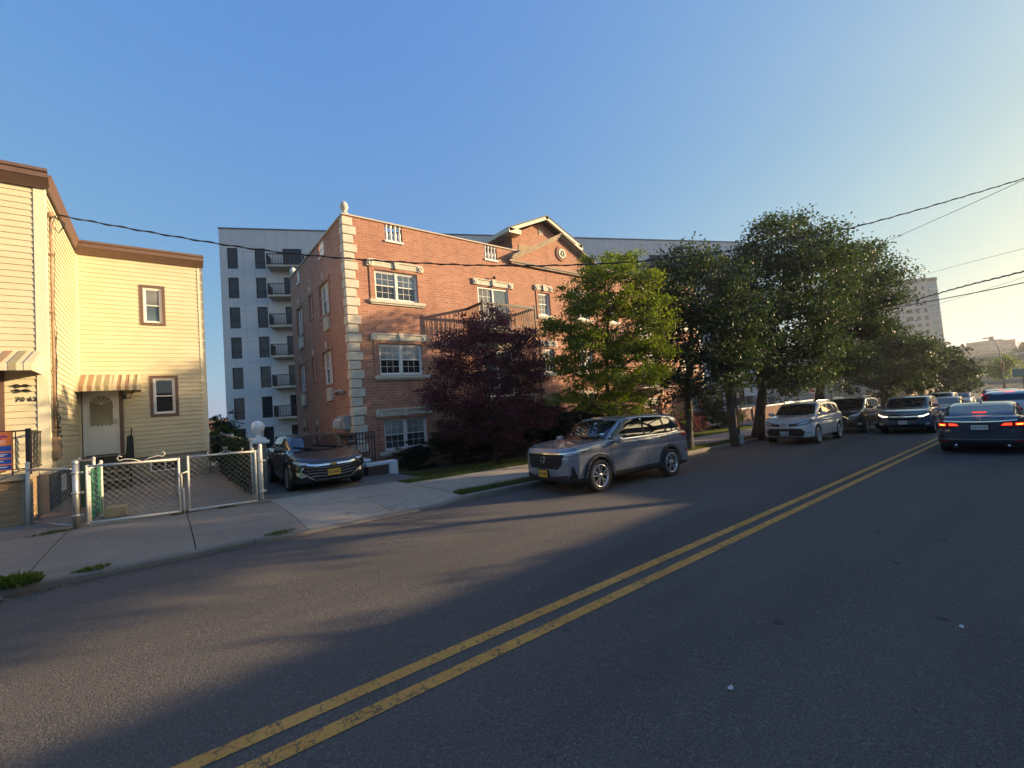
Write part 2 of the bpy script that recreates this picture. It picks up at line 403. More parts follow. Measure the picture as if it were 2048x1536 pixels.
rx = frange(-40, 150, 2.0)
sheet("road", rx, lambda x: (-2.6, yc(x) + 0.06), 8, lambda x, y: zr(x), ASPHALT)
# double yellow centre line
for yo in (2.93, 2.69):
    sheet("road_marking", frange(-40, 110, 1.0), lambda x: (yo - 0.012 * x - 0.055, yo - 0.012 * x + 0.055), 1, lambda x, y: zr(x) + 0.004, YELLOW)
# kerb (top, face) as a stone strip cut in lengths
mb = MB(); kx = frange(-14, 70, 0.25)
rk = random.Random(4)
for a, b_ in zip(kx[:-1], kx[1:]):
    seg = int((a + 14) / 2.5); g = 0.008 if abs(((a + 14) / 2.5) - seg) < 1e-6 else 0.0
    j = [(rk.uniform(-.012, .012) if 0.9 < a < 2.4 else 0) for _ in range(2)]
    P = []
    for x, jj in ((a + g, j[0]), (b_, j[1])):
        z0 = zr(x) - 0.05; z1 = zr(x) + hk(x) + jj * 0.5; y0 = yc(x) + jj
        P.append([(x, y0 - 0.01, z0), (x, y0, z1 - 0.02), (x, y0 + 0.02, z1), (x, yc(x) + 0.15, z1 + 0.002)])
    for k in range(3): mb.quad(P[0][k], P[1][k], P[1][k + 1], P[0][k + 1])
    if g: mb.quad(*P[0])
tag(mb.build("kerb", CURBM), kind="structure")
# dark bed below the slabs, then the slabs themselves with open joints
sheet("pavement_bed", frange(-14, 4.75, 1), lambda x: (yc(x) + 0.12, 13.3 if x < -1.25 else 11.1), 4, lambda x, y: zw(x, y) - 0.035, SOIL)
def slab(mb, x0, x1, y0f, y1f, zf, mi=0, g=0.007, th=0.03):
    xs = frange(x0 + g, x1 - g, 0.5)
    top = []
    for x in xs:
        a, b = y0f(x) + g, y1f(x) - g
        row = [(x, a + (b - a) * j / 4, zf(x, a + (b - a) * j / 4)) for j in range(5)]; top.append(row)
    for i in range(len(xs) - 1):
        for j in range(4): mb.quad(top[i][j], top[i + 1][j], top[i + 1][j + 1], top[i][j + 1], mi)
    dn = lambda p: (p[0], p[1], p[2] - th)
    for i in range(len(xs) - 1):
        for j in (0, 4): mb.quad(top[i][j], top[i + 1][j], dn(top[i + 1][j]), dn(top[i][j]), mi)
    for i in (0, -1):
        for j in range(4): mb.quad(top[i][j], top[i][j + 1], dn(top[i][j + 1]), dn(top[i][j]), mi)
mb = MB(); jx = [-14, -11.2, -8.6, -6, -3.6, -1.35, 0.30]
for a, b in zip(jx[:-1], jx[1:]):
    slab(mb, a, b, lambda x: yc(x) + 0.15, lambda x: 11.05, zw)
slab(mb, 0.30, 1.77, lambda x: yc(x) + 0.15, lambda x: 11.05, zw)
for a, b in zip([-14, -8, -4.5], [-8, -4.5, -1.3]): slab(mb, a, b, lambda x: 11.05, lambda x: 13.05, zw)
tag(mb.build("sidewalk", CONC), kind="structure")
mb = MB()
for a, b in ((1.77, 3.25), (3.25, 4.75)):
    slab(mb, a, b, lambda x: yc(x) + 0.15, lambda x: 9.35, zw); slab(mb, a, b, lambda x: 9.35, lambda x: 11.05, zw)
tag(mb.build("driveway_apron", CONC2), kind="structure")
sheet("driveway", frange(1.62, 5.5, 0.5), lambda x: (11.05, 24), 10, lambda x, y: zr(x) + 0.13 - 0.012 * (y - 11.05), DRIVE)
yn = lambda x: 8.15 + 0.045 * (min(x, 16) - 4.7); yf = lambda x: 10.3 + 0.035 * (min(x, 24) - 4.9)
sheet("verge", frange(4.75, 70, 1.0), lambda x: (yc(x) + 0.14, yn(x) + 0.03), 3, lambda x, y: zr(x) + 0.118, TURF)
mb = MB(); sx = [4.75 + 1.5 * i for i in range(44)]
for a, b in zip(sx[:-1], sx[1:]): slab(mb, a, b, yn, yf, lambda x, y: zr(x) + 0.14)
tag(mb.build("sidewalk", CONC2), kind="structure")
sheet("pavement_bed", frange(4.75, 70, 1), lambda x: (yn(x) - 0.02, yf(x) + 0.02), 2, lambda x, y: zr(x) + 0.108, SOIL)
zl = lambda x, y: zr(x) + 0.125 - 0.06 * max(0, y - yf(x))
sheet("lawn", frange(4.75, 31, 1.0), lambda x: (yf(x), 13.6), 4, zl, TURF)
sheet("planting_bed", frange(4.75, 31, 1.0), lambda x: (13.6, 16.0), 3, lambda x, y: zl(x, y) + .006, SOIL)
sheet("lawn", frange(31, 70, 1.0), lambda x: (yf(x), 11.9), 2, lambda x, y: zr(x) + 0.125, TURF)
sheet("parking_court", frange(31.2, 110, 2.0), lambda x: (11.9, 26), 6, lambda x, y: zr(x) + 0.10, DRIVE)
# yard of the yellow house
def zy(x, y): return lerp(0.13, 0.30, (y - 11.05) / 8.0) - 0.02 * x
mb = MB()
for a, b in ((-1.3, 0.2), (0.2, 1.58)):
    for c, d in ((11.05, 13.2), (13.2, 15.4), (15.4, 17.4), (17.4, 19.0)): slab(mb, a, b, lambda x: c, lambda x: d, zy, g=0.005)
slab(mb, -2.05, -1.3, lambda x: 13.05, lambda x: 19.0, zy)
tag(mb.build("yard_paving", YARDC), kind="structure")
sheet("yard_bed", frange(-2.05, 1.6, 0.5), lambda x: (11.06, 19.0), 8, lambda x, y: zy(x, y) - 0.028, SOIL)
sheet("back_yard", frange(1.2, 4.7, 0.5), lambda x: (19.0, 30.0), 4, lambda x, y: lerp(0.2, -0.6, (y - 19) / 11), TURF)
# opposite side of the street (behind the camera)
sheet("sidewalk", frange(-30, 90, 3), lambda x: (-6.0, -2.6), 2, lambda x, y: zr(x) + 0.12, CONC)
mb = MB()
for a, b in zip(frange(-30, 90, 3)[:-1], frange(-30, 90, 3)[1:]): mb.quad((a, -2.59, zr(a) - .03), (b, -2.59, zr(b) - .03), (b, -2.59, zr(b) + .12), (a, -2.59, zr(a) + .12))
tag(mb.build("kerb", CURBM), kind="structure")
# ------------------------------------------------------------------ wall and window builders
def frame_on(P, u, n):
    """matrix: local x along the wall, local y outward, local z up"""
    u, n = Vector(u).normalized(), Vector(n).normalized()
    return Matrix(((u.x, n.x, 0, P[0]), (u.y, n.y, 0, P[1]), (u.z, n.z, 1, P[2]), (0, 0, 0, 1)))
def xf(mb, M):
    mb.v = [tuple(M @ Vector(p)) for p in mb.v]; return mb
def wall_cells(mb, u0, u1, z0, z1, ops, reveal=0.1, mi=0, yoff=0.0, revmi=None):
    """front face (local y = yoff) with rectangular openings and their reveals going inward"""
    us = sorted({u0, u1, *[v for o in ops for v in o[:2] if u0 < v < u1]}); zs = sorted({z0, z1, *[v for o in ops for v in o[2:4] if z0 < v < z1]})
    for a, b in zip(us[:-1], us[1:]):
        for c, d in zip(zs[:-1], zs[1:]):
            um, zm = (a + b) / 2, (c + d) / 2
            if any(o[0] < um < o[1] and o[2] < zm < o[3] for o in ops): continue
            mb.quad((a, yoff, c), (b, yoff, c), (b, yoff, d), (a, yoff, d), mi)
    rm = mi if revmi is None else revmi
    for (a, b, c, d) in [o[:4] for o in ops]:
        y0, y1 = yoff, yoff - reveal
        mb.quad((a, y0, c), (a, y1, c), (a, y1, d), (a, y0, d), rm); mb.quad((b, y0, c), (b, y0, d), (b, y1, d), (b, y1, c), rm)
        mb.quad((a, y0, c), (b, y0, c), (b, y1, c), (a, y1, c), rm); mb.quad((a, y0, d), (a, y1, d), (b, y1, d), (b, y0, d), rm)
def lap_siding(mb, u0, u1, z0, z1, ops=(), h=0.145, lip=0.02, mi=0):
    z = z0
    while z < z1 - 1e-6:
        zt = min(z + h, z1); cuts = sorted({z, zt, *[v for o in ops for v in o[2:4] if z < v < zt]})
        for a, b in zip(cuts[:-1], cuts[1:]):
            zm = (a + b) / 2; spans = [(u0, u1)]
            for o in ops:
                if o[2] < zm < o[3]:
                    ns = []
                    for s, e in spans:
                        if o[1] <= s or o[0] >= e: ns.append((s, e)); continue
                        if o[0] > s: ns.append((s, o[0]))
                        if o[1] < e: ns.append((o[1], e))
                    spans = ns
            ya = lip * (1 - (a - z) / h) + 0.002; yb = lip * (1 - (b - z) / h) + 0.002
            for s, e in spans:
                mb.quad((s, ya, a), (e, ya, a), (e, yb, b), (s, yb, b), mi)
                if a == z: mb.quad((s, 0.0, a), (e, 0.0, a), (e, ya, a), (s, ya, a), mi)
        z = zt
def hung_window(parent, M, w, h, frame=0.05, depth=0.09, units=1, grid=(0, 0), mats=None, panes=None, casing=None, recess=0.03, mull=0.07, openbottom=0.0, label=None):
    """double hung sash window in local wall coordinates (origin bottom left of the opening)"""
    fm = mats or WHITE; mb = MB(); y1 = -recess; y0 = y1 - depth
    mb.box(0, frame, y0, y1, 0, h); mb.box(w - frame, w, y0, y1, 0, h); mb.box(frame, w - frame, y0, y1, 0, frame); mb.box(frame, w - frame, y0, y1, h - frame, h)
    uw = (w - 2 * frame - (units - 1) * mull) / units; gl = []
    for k in range(units):
        x0 = frame + k * (uw + mull); x1 = x0 + uw
        if k: mb.box(x0 - mull, x0, y0, y1 + 0.004, frame, h - frame)
        zm = h * 0.5; s = 0.035
        for (c, d, yb) in ((zm - s / 2, h - frame, y1 - 0.022), (frame, zm + s / 2, y1 - 0.048)):
            mb.box(x0, x0 + s, yb - 0.022, yb, c, d); mb.box(x1 - s, x1, yb - 0.022, yb, c, d)
            mb.box(x0 + s, x1 - s, yb - 0.022, yb, c, c + s); mb.box(x0 + s, x1 - s, yb - 0.022, yb, d - s, d)
            gl.append((x0 + s * .5, x1 - s * .5, yb - 0.012, c + s * .5, d - s * .5, d > zm + 0.1))
            for i in range(1, grid[0]): xx = x0 + s + (uw - 2 * s) * i / grid[0]; mb.box(xx - .0055, xx + .0055, yb - 0.011, yb - 0.006, c + s, d - s)
            for j in range(1, grid[1]): zz = c + s + (d - c - 2 * s) * j / grid[1]; mb.box(x0 + s, x1 - s, yb - 0.0115, yb - 0.0065, zz - .0055, zz + .0055)
    win = xf(mb, M).build("window", fm, parent)
    if label: win["label"] = label
    pm = panes or (GLASSD, GLASSD)
    g = MB()
    for (a, b, y, c, d, up) in gl: g.quad((a, y, c), (b, y, c), (b, y, d), (a, y, d), 1 if up else 0)
    xf(g, M).build("pane", [pm[0], pm[1]], win)
    if casing:
        cm, cw, ct = casing; c = MB()
        c.box(-cw, 0, -0.05, ct, -cw, h + cw); c.box(w, w + cw, -0.05, ct, -cw, h + cw); c.box(0, w, -0.05, ct, h, h + cw); c.box(0, w, -0.05, ct + 0.012, -cw, 0)
        xf(c, M).build("window_casing", cm, win)
    return win

# ------------------------------------------------------------------ yellow clapboard house
m_, nt_, b_ = new_mat("yellow_vinyl_siding"); o_ = ocoord(nt_)
c_ = ramp(nt_, noise(nt_, o_, 1.2, 5, 0.6), [(0.3, (0.60, 0.52, 0.335)), (0.7, (0.68, 0.60, 0.405))])
st_ = noise(nt_, mapping(nt_, o_, (3, 3, 0.5)), 1.0, 5, 0.7)
c_ = mix(nt_, ramp(nt_, st_, [(0.55, 0.0), (0.8, 0.3)]), c_, (0.46, 0.38, 0.24))
nt_.links.new(c_, b_.inputs["Base Color"]); b_.inputs["Roughness"].default_value = 0.55; SIDING = m_
STUCCO = mat_concrete("painted_foundation", (0.46, 0.42, 0.32), stain=0.8)
TANBRICK = brick("tan_brick", (0.42, 0.26, 0.12), (0.34, 0.2, 0.09), (0.5, 0.32, 0.16), (0.33, 0.24, 0.14), 0.22, 0.07, 0.008)
house = thing("house", "yellow clapboard house with brown eaves, striped door awnings and the number 70 62", "house", (-2.05, 16, 0.1))
XS, YL, YR, XE = -2.05, 14.35, 19.0, 1.22
ZT = 7.70; ZB = 1.03
MLF = frame_on((-11.0, YL, 0), (1, 0, 0), (0, -1, 0)); MLS = frame_on((XS, YL, 0), (0, 1, 0), (1, 0, 0)); MRF = frame_on((XS, YR, 0), (1, 0, 0), (0, -1, 0)); MRS = frame_on((XE, YR, 0), (0, 1, 0), (1, 0, 0))
w1 = (1.53, 2.20, 5.47, 6.86); w2 = (1.71, 2.47, 2.34, 3.74); dr = (0.08, 0.93, 1.22, 3.27)
pd = (7.05, 8.16, 1.18, 3.3)     # porch door opening on the left wing front
mb = MB(); lap_siding(mb, 0, 11.0 + XS, ZB, ZT, [pd]); xf(mb, MLF)
m2 = MB(); lap_siding(m2, 0, YR - YL, ZB, ZT); xf(m2, MLS)
m3 = MB(); lap_siding(m3, 0, XE - XS, ZB, ZT, [w1, w2, dr]); xf(m3, MRF)
m4 = MB(); lap_siding(m4, 0, 9.0, ZB, ZT); xf(m4, MRS)
mm = MB()
for q in (mb, m2, m3, m4): mm.add(q.v, q.f)
mm.build("wall", SIDING, house, fix=False)
bk = MB()   # inner backing so that no light leaks through, and the flat roof
bk.box(-11, XS - 0.01, YL + 0.12, 28, 0.2, 7.9); bk.box(XS + 0.01, XE - 0.01, YR + 0.14, 28, 0.2, 7.9); bk.build("roof", plain("tar_roof", (0.05, 0.05, 0.05), 0.9), house)
fd = MB(); fd.box(-11, XS - 0.02, YL + 0.02, YL + 0.3, -0.1, ZB); fd.box(XS - 0.3, XS - 0.02, YL + 0.3, YR, -0.1, ZB); fd.box(XS, XE - 0.02, YR + 0.02, YR + 0.13, -0.1, ZB); fd.box(XE - 0.3, XE - 0.02, YR + 0.13, 28, -0.6, ZB)
fd.build("foundation", STUCCO, house)
cb = MB()
cb.box(XS - 0.16, XS + 0.03, YL - 0.03, YL + 0.0, ZB, ZT); cb.box(XS + 0.002, XS + 0.03, YL, YL + 0.14, ZB, ZT)
cb.box(XE - 0.13, XE + 0.03, YR - 0.03, YR, ZB, ZT); cb.box(XE + 0.002, XE + 0.03, YR, YR + 0.12, ZB, ZT)
cb.box(XS, XS + 0.05, YR - 0.05, YR, ZB, ZT)
for lo, hi in ((0, 16), (16, 32), (32, 40)):
    q = MB(); q.add(cb.v[lo:hi], [tuple(i - lo for i in f) for f in cb.f if lo <= f[0] < hi]); q.build("corner_board", CREAM, house)
prof = [(0.0, 7.67), (0.08, 7.67), (0.12, 7.71), (0.26, 7.83), (0.30, 7.85), (0.30, 7.96), (0.34, 7.98), (0.34, 8.05), (0.0, 8.05)]
ea = MB()
ea.prism(prof, lambda n, z: (-11.0, YL - n, z), lambda n, z: (XS + min(n, .12), YL - n, z))
ea.prism(prof, lambda n, z: (XS, YR - n, z), lambda n, z: (XE + min(n, .06), YR - n, z))
p2_ = [(0.0, 7.76), (0.06, 7.76), (0.12, 7.98), (0.14, 8.05), (0.0, 8.05)]
ea.prism(p2_, lambda n, z: (XS + n, YL, z), lambda n, z: (XS + n, YR - 0.34, z)); ea.prism(p2_, lambda n, z: (XE + n * .5, YR, z), lambda n, z: (XE + n * .5, 28, z))
ea.build("eaves", BROWN, house)
GREYCURT = plain("drawn_curtain", (0.22, 0.27, 0.3), 0.7, var=0.3, scale=9)
GL_BLUE = glass("glass_over_blue_curtain", (0.11, 0.16, 0.20), 0.06, 1.5)
for (o4, pn) in ((w1, (GL_BLUE, GLASSB)), (w2, (GLASSD, GLASSD))):
    hung_window(house, MRF @ Matrix.Translation((o4[0] + .085, 0, o4[2] + .085)), o4[1] - o4[0] - .17, o4[3] - o4[2] - .17, frame=0.045, recess=0.0, panes=pn, casing=(BROWN, 0.085, 0.035))
# storm door with a fan top and scalloped glass
d = MB(); DW, DH = dr[1] - dr[0], dr[3] - dr[2]; MD = MRF @ Matrix.Translation((dr[0], 0, dr[2]))
d.box(0, 0.05, -0.1, 0.035, 0, DH); d.box(DW - 0.05, DW, -0.1, 0.035, 0, DH); d.box(0.05, DW - 0.05, -0.1, 0.035, DH - 0.05, DH)
d.box(0.05, DW - 0.05, -0.055, 0.0, 0.02, 0.92)
d.box(0.05, 0.15, -0.055, 0.0, 0.92, DH - .05); d.box(DW - 0.15, DW - 0.05, -0.055, 0.0, 0.92, DH - .05); d.box(0.15, DW - 0.15, -0.055, 0.0, DH - .16, DH - .05)
for i in range(2):
    for (a, b) in ((0.10, 0.42), (0.48, 0.86)):
        x0 = 0.13 + i * 0.31; d.box(x0, x0 + 0.27, 0.0, 0.006, a, a + 0.015); d.box(x0, x0 + 0.27, 0.0, 0.006, b - 0.015, b); d.box(x0, x0 + .015, 0, .006, a, b); d.box(x0 + .255, x0 + .27, 0, .006, a, b)
cx_ = DW / 2; rad = (DW - 0.3) / 2
for k in range(9):    # scallops
    z = 1.0 + k * 0.055
    for xx in (0.15, DW - 0.15): d.lathe([(0.0, 0.0), (0.022, 0.0), (0.02, 0.008), (0, 0.008)], (xx, 0.0, z), 10, axis='y')
for k in range(6):
    d.lathe([(0.0, 0.0), (0.028, 0.0), (0.026, 0.008), (0, 0.008)], (0.18 + k * (DW - .36) / 5, 0.0, 0.93), 10, axis='y')
zc = DH - 0.16 - rad
for t in (30, 60, 90, 120, 150): d.bar((cx_, -.004, zc), (cx_ + rad * math.cos(R_(t)), -.004, zc + rad * math.sin(R_(t))), 0.012, 0.012)
arc = [(cx_ + rad * math.cos(R_(t)), zc + rad * math.sin(R_(t))) for t in range(0, 181, 12)]
for s in (0, 1):       # corner fillets above the arch
    pts = [a for a in (arc[:8] if s == 0 else arc[8:])]
for i in range(len(arc) - 1):
    (xa, za), (xb, zb) = arc[i], arc[i + 1]; zt = DH - .16
    d.quad((xa, -.003, za), (xb, -.003, zb), (xb, -.003, zt), (xa, -.003, zt))
door = xf(d, MD).build("door", WHITE, house)
g = MB(); g.quad((0.15, -.03, 0.92), (DW - .15, -.03, 0.92), (DW - .15, -.03, DH - .16), (0.15, -.03, DH - .16)); xf(g, MD).build("door_glass", glass("door_glass_tan", (0.30, 0.27, 0.2), 0.15, 1.45), door)
g = MB(); g.bbox(DW - .12, DW - .08, 0, 0.04, 0.98, 1.12, b=.008); xf(g, MD).build("handle", GALV, door)
g = MB(); g.lathe([(0, 0), (.014, 0), (.014, .03), (0, .032)], (DW - .10, 0, 1.5), 12, axis='y'); xf(g, MD).build("door_lock", GALV, door)
g = MB(); g.box(-0.03, 0, -0.05, 0.05, 0, DH); g.box(DW, DW + 0.10, -0.05, 0.05, 0, DH + .02); xf(g, MD).build("door_jamb", BROWN, house)
# awnings of striped metal slats
AWA = plain("awning_cream", (0.70, 0.60, 0.40), 0.5); AWB = plain("awning_brown", (0.36, 0.22, 0.13), 0.5); AWC = plain("awning_olive", (0.33, 0.285, 0.17), 0.5)
def awning(M, w, proj, z0, z1, seq):
    a = MB(); n = len(seq); s = w / n
    for k, c in enumerate(seq):
        x0, x1 = k * s, (k + 1) * s; up = 0.02 if k % 2 else 0.0
        a.add([(x0, 0, z1 + up), (x1, 0, z1 + up), (x1, proj, z0 + .14 + up), (x0, proj, z0 + .14 + up), (x0, 0, z1 - .01), (x1, 0, z1 - .01), (x1, proj, z0 + .13), (x0, proj, z0 + .13)],
              [(0, 1, 2, 3), (7, 6, 5, 4), (0, 3, 7, 4), (1, 5, 6, 2), (3, 2, 6, 7)], c)
        a.box(x0, x1, proj - .004 + up * .4, proj + .01 + up * .4, z0, z0 + .14, c)
    for xx in (0.0, w):   # cheek panels
        pts = [(xx, 0.002, z0 + .02), (xx, 0.002, z1), (xx, proj, z0 + .14), (xx, proj, z0)]
        a.add(pts, [(0, 1, 2, 3)], 0)
    return xf(a, M).build("awning", [AWA, AWB, AWC], house)
awning(MRF @ Matrix.Translation((0.0, 0.02, 0)), 1.50, 0.85, 3.20, 3.78, [0, 1, 0, 1, 0, 2, 0, 2, 0, 0, 1, 0, 1, 0, 2, 0])
awning(MLF @ Matrix.Translation((5.6, 0.02, 0)), 3.27, 1.0, 3.28, 3.82, [0, 1, 0, 2] * 7 + [0, 0])
g = MB(); g.tube([(XS + 1.35, YR - .8, 3.22), (XS + 1.20, YR - .03, 3.0)], .012); g.bbox(XS + 1.02, XS + 1.12, YR - .12, YR - .02, 2.98, 3.12, b=.01); g.build("awning_strut", BLACKM, house)
# steps
st = MB()
for k in range(4): st.box(-2.03, -0.86, 17.58 + k * 0.36, 19.02, 0.1 if not k else .46 + (k - 1) * .235, 0.46 + k * 0.235, 1); st.bbox(-2.05, -0.84, 17.53 + k * 0.36, 19.0, 0.461 + k * 0.235, 0.50 + k * 0.235, b=.012)
st.build("steps", [mat_concrete("step_concrete_lit", (0.40, 0.36, 0.29), stain=0.8), mat_concrete("step_riser_shaded", (0.13, 0.12, 0.09), stain=0.8)], house)  # lit treads and shaded risers painted as a pale and a dark concrete
g = MB(); g.box(-2.0, -0.9, 18.93, 19.0, 1.13, 1.22); g.build("door_sill", BROWN, house)
g = MB(); g.tube([(-0.83, 17.65, .25), (-0.83, 17.65, 1.1)], .02); g.prism([(-.10, 1.05), (.10, 1.05), (.085, 1.72), (.04, 1.80), (-.06, 1.74)], lambda a, z: (-0.83 + a, 17.62, z), lambda a, z: (-0.83 + a, 17.70, z)); g.tube([(-0.83, 17.66, 1.2), (-0.83, 18.9, 2.0)], .018); g.build("stair_railing", BLACKM, house)
# basement windows
for (M, x, w) in ((MRF, 1.65, 0.80), (MLS, 1.5, 0.55)):
    g = MB(); M2 = M @ Matrix.Translation((x, -0.02, 0.50)); g.box(0, w, 0, .03, 0, .04); g.box(0, w, 0, .03, .36, .40); g.box(0, .05, 0, .03, .04, .36); g.box(w - .05, w, 0, .03, .04, .36); g.box(w / 2 - .02, w / 2 + .02, 0, .028, .04, .36)
    wn = xf(g, M2).build("window", WHITE, house); q = MB(); q.quad((.04, .012, .03), (w - .04, .012, .03), (w - .04, .012, .37), (.04, .012, .37)); xf(q, M2).build("pane", GLASSD, wn)
# porch: tan brick base, slab, iron railing
pb = MB(); pb.box(-11, -2.24, 13.12, YL - .01, 0.0, 1.02); pb.build("porch_base", TANBRICK, house)
g = MB(); g.bbox(-11, -2.20, 13.05, YL, 1.02, 1.14, b=.02); g.bbox(-2.26, -2.12, 13.1, 13.2, 0.05, 1.02, b=.01); g.build("porch_slab", mat_concrete("porch_concrete", (0.42, 0.36, 0.25)), house)
g = MB(); yy = 13.16
g.bar((-6, yy, 2.02), (-2.17, yy, 2.02), .045, .03); g.bar((-6, yy, 1.25), (-2.17, yy, 1.25), .03, .02)
for k in range(28): x = -5.45 + k * 0.115; g.bar((x, yy, 1.25), (x, yy, 2.02), .014)
for k in range(14):
    x = -5.55 + k * .23
    for zz in frange(1.32, 1.95, .07): g.lathe([(0, -.014), (.016, 0), (0, .014)], (x, yy, zz), 6)
g.bar((-2.17, yy, 1.12), (-2.17, yy, 2.06), .10, .07); g.bar((-2.17, yy, 2.0), (-2.17, YL, 2.0), .035)
for k in range(8): y = yy + .14 * (k + 1); g.bar((-2.17, y, 1.25), (-2.17, y, 2.0), .014)
g.bar((-2.17, yy, 1.25), (-2.17, YL, 1.25), .025)
g.build("porch_railing", BLACKM, house)
g = MB(); g.box(pd[0] - .02, pd[1] + .02, -.1, .04, pd[2], pd[3]); g.box(pd[1] + .0, pd[1] + .14, -.02, .06, pd[2], pd[3] + .1, 1)
for k in range(4): g.box(pd[0] + .1, pd[1] - .1, .04, .055, 1.3 + k * .5, 1.7 + k * .5)
xf(g, MLF).build("porch_door", [WHITE, BROWN], house)
# house number and its two scroll ornaments
MN = frame_on((-2.38, YL - 0.0215, 2.74), (1, 0, 0), (0, -1, 0)) @ Matrix.Rotation(R_(90), 4, 'X')
for dx, s_ in ((-.095, "70"), (.095, "62")):
    nb = text_obj("house_number", s_, 0.15, BLACKM, house, Matrix.Identity(4), 0.001, bold=.003); nb.data.transform(MN @ Matrix.Translation((dx, 0, 0))); nb.matrix_parent_inverse = wmat(house).inverted()
g = MB()
for zz in (2.93, 3.04):
    g.tube([(-2.56 + i * .03, YL - .04 - .004 * (i % 2), zz + .022 * math.sin(i * 1.3) + .01 * (i % 3)) for i in range(10)], [.008, .022, .018, .024, .012, .02, .026, .02, .016, .006], 6)
g.build("house_number_ornament", BLACKM, house)
# electric service mast and loose cables on the side wall
g = MB(); g.tube([(XS + .07, 14.62, 1.3), (XS + .07, 14.62, 7.15)], .028, 10); g.lathe([(.0, .0), (.05, 0), (.07, .06), (.05, .12), (0, .14)], (XS + .08, 14.6, 7.12), 12)
for zz in (2, 3.4, 4.8, 6.2): g.box(XS + .02, XS + .11, 14.57, 14.67, zz, zz + .04)
g.bbox(XS + .02, XS + .16, 14.5, 14.74, 1.35, 1.85, b=.02)
g.build("service_mast", plain("rusty_conduit", (0.30, 0.20, 0.13), 0.7, var=.35), house)
g = MB(); rr = random.Random(3)
for k in range(7):
    p = [(XS + .05 + .015 * k, 14.75 + .03 * k, 1.4)]; z = 1.4
    while z < 3.2 + .5 * k: z += .25; p.append((XS + .04 + rr.uniform(0, .05), p[-1][1] + rr.uniform(-.07, .08), z))
    g.tube(p, .006, 5)
for k in range(6):
    c = (XS + .08, 14.68 + .02 * k, 1.7 + .12 * k); g.tube([(c[0] + rr.uniform(0, .08), c[1] + .12 * math.cos(t), c[2] + .13 * math.sin(t)) for t in np.linspace(0, 6.0, 12)], .007, 5)
for k in range(3): g.tube([(XS + .1, 14.62, 7.2), (XS + .35, 14.4 - .05 * k, 6.95 - .05 * k), (XS + .2, 14.6, 6.75), (XS + .05, 14.95, 7.05), (XS + .1, 15.1, 7.38)], .008, 5)
g.build("cable_tangle", BLACKM, house)
rescale(house, 0.958)
# ------------------------------------------------------------------ red brick apartment house
BX0, BX1, BY0, BY1, BZ = 4.75, 27.40, 14.0, 21.6, 8.45
flats = thing("brick_apartment_house", "three storey red brick apartment house with pale corner blocks, white window heads and two gables", "apartment house", (16, 17, 0))
MF = frame_on((BX0, BY0, 0), (1, 0, 0), (0, -1, 0)); MSW = frame_on((BX0, BY1, 0), (0, -1, 0), (-1, 0, 0))
u_ = lambda X: X - BX0
mir = lambda a, b: (32.15 - b, 32.15 - a)
dbl = [(5.70, 7.30)]; dbl += [mir(*dbl[0])]
drs = [(9.95, 11.52)]; drs += [mir(*drs[0])]
sgl = [(13.24, 13.96)]; sgl += [mir(*sgl[0])]
ops = []; wins = []; doors = []
for zi, (za, zb) in enumerate(((5.72, 6.75), (3.12, 4.20), (0.56, 1.62))):
    for a, b in dbl: ops.append((u_(a), u_(b), za, zb)); wins.append((a, b, za, zb, 2, zi))
    for a, b in sgl: ops.append((u_(a), u_(b), za, zb)); wins.append((a, b, za, zb, 1, zi))
    for a, b in drs:
        if zi < 2: z0 = 4.76 - 2.6 * zi; z1 = 6.66 - 2.6 * zi; doors.append((a, b, z0, z1))
        else: z0, z1 = za, zb; wins.append((a, b, za, zb, 2, zi))
        ops.append((u_(a), u_(b), z0, z1))
    if zi < 2: ops.append((u_(15.5), u_(16.65), za, zb)); wins.append((15.5, 16.65, za, zb, 2, zi))
ent = (15.35, 16.8, 0.1, 2.25); ops.append((u_(ent[0]), u_(ent[1]), ent[2], ent[3]))
bal_ops = [(6.18, 6.84), (10.43, 11.09), mir(6.18, 6.84), mir(10.43, 11.09)]
PZ = 7.86
mb = MB(); wall_cells(mb, 0, BX1 - BX0, -1.2, 7.8, ops, 0.16)
wall_cells(mb, 0, BX1 - BX0, 7.8, BZ, [(u_(a), u_(b), PZ, BZ - 0.02) for a, b in bal_ops], 0.24)
xf(mb, MF)
sw = [(15.85, 17.03, 5.63, 6.83, 2), (15.92, 17.10, 3.07, 4.29, 2), (18.08, 18.54, 5.90, 6.86, 1), (18.10, 18.57, 3.36, 4.29, 1), (19.66, 20.64, 5.55, 6.76, 2), (19.72, 20.74, 3.10, 4.27, 2), (17.9, 18.5, 1.0, 1.5, 1), (19.8, 20.6, 1.0, 1.5, 1)]
v_ = lambda Y: BY1 - Y
m2 = MB(); wall_cells(m2, 0, BY1 - BY0, -1.5, 7.8, [(v_(b), v_(a), c, d) for a, b, c, d, k in sw], 0.16)
sbal = [(16.2, 16.8), (19.9, 20.35)]
wall_cells(m2, 0, BY1 - BY0, 7.8, BZ, [(v_(b), v_(a), PZ, BZ - 0.02) for a, b in sbal], 0.24); xf(m2, MSW)
mb.add(m2.v, m2.f)
# parapet backs, far sides
mb.box(BX0 + .01, BX1 - .01, BY1 - 0.02, BY1, -1.5, BZ); mb.box(BX1 - .02, BX1, BY0 + .01, BY1 - .03, -1.5, BZ)
wall = mb.build("wall", BRICK, flats, fix=False)
rf = MB(); rf.box(BX0 + .25, BX1 - .25, BY0 + .25, BY1 - .03, 7.3, 7.58); rf.build("roof", plain("tar_roof", (0.05, 0.05, 0.05), 0.9), flats)
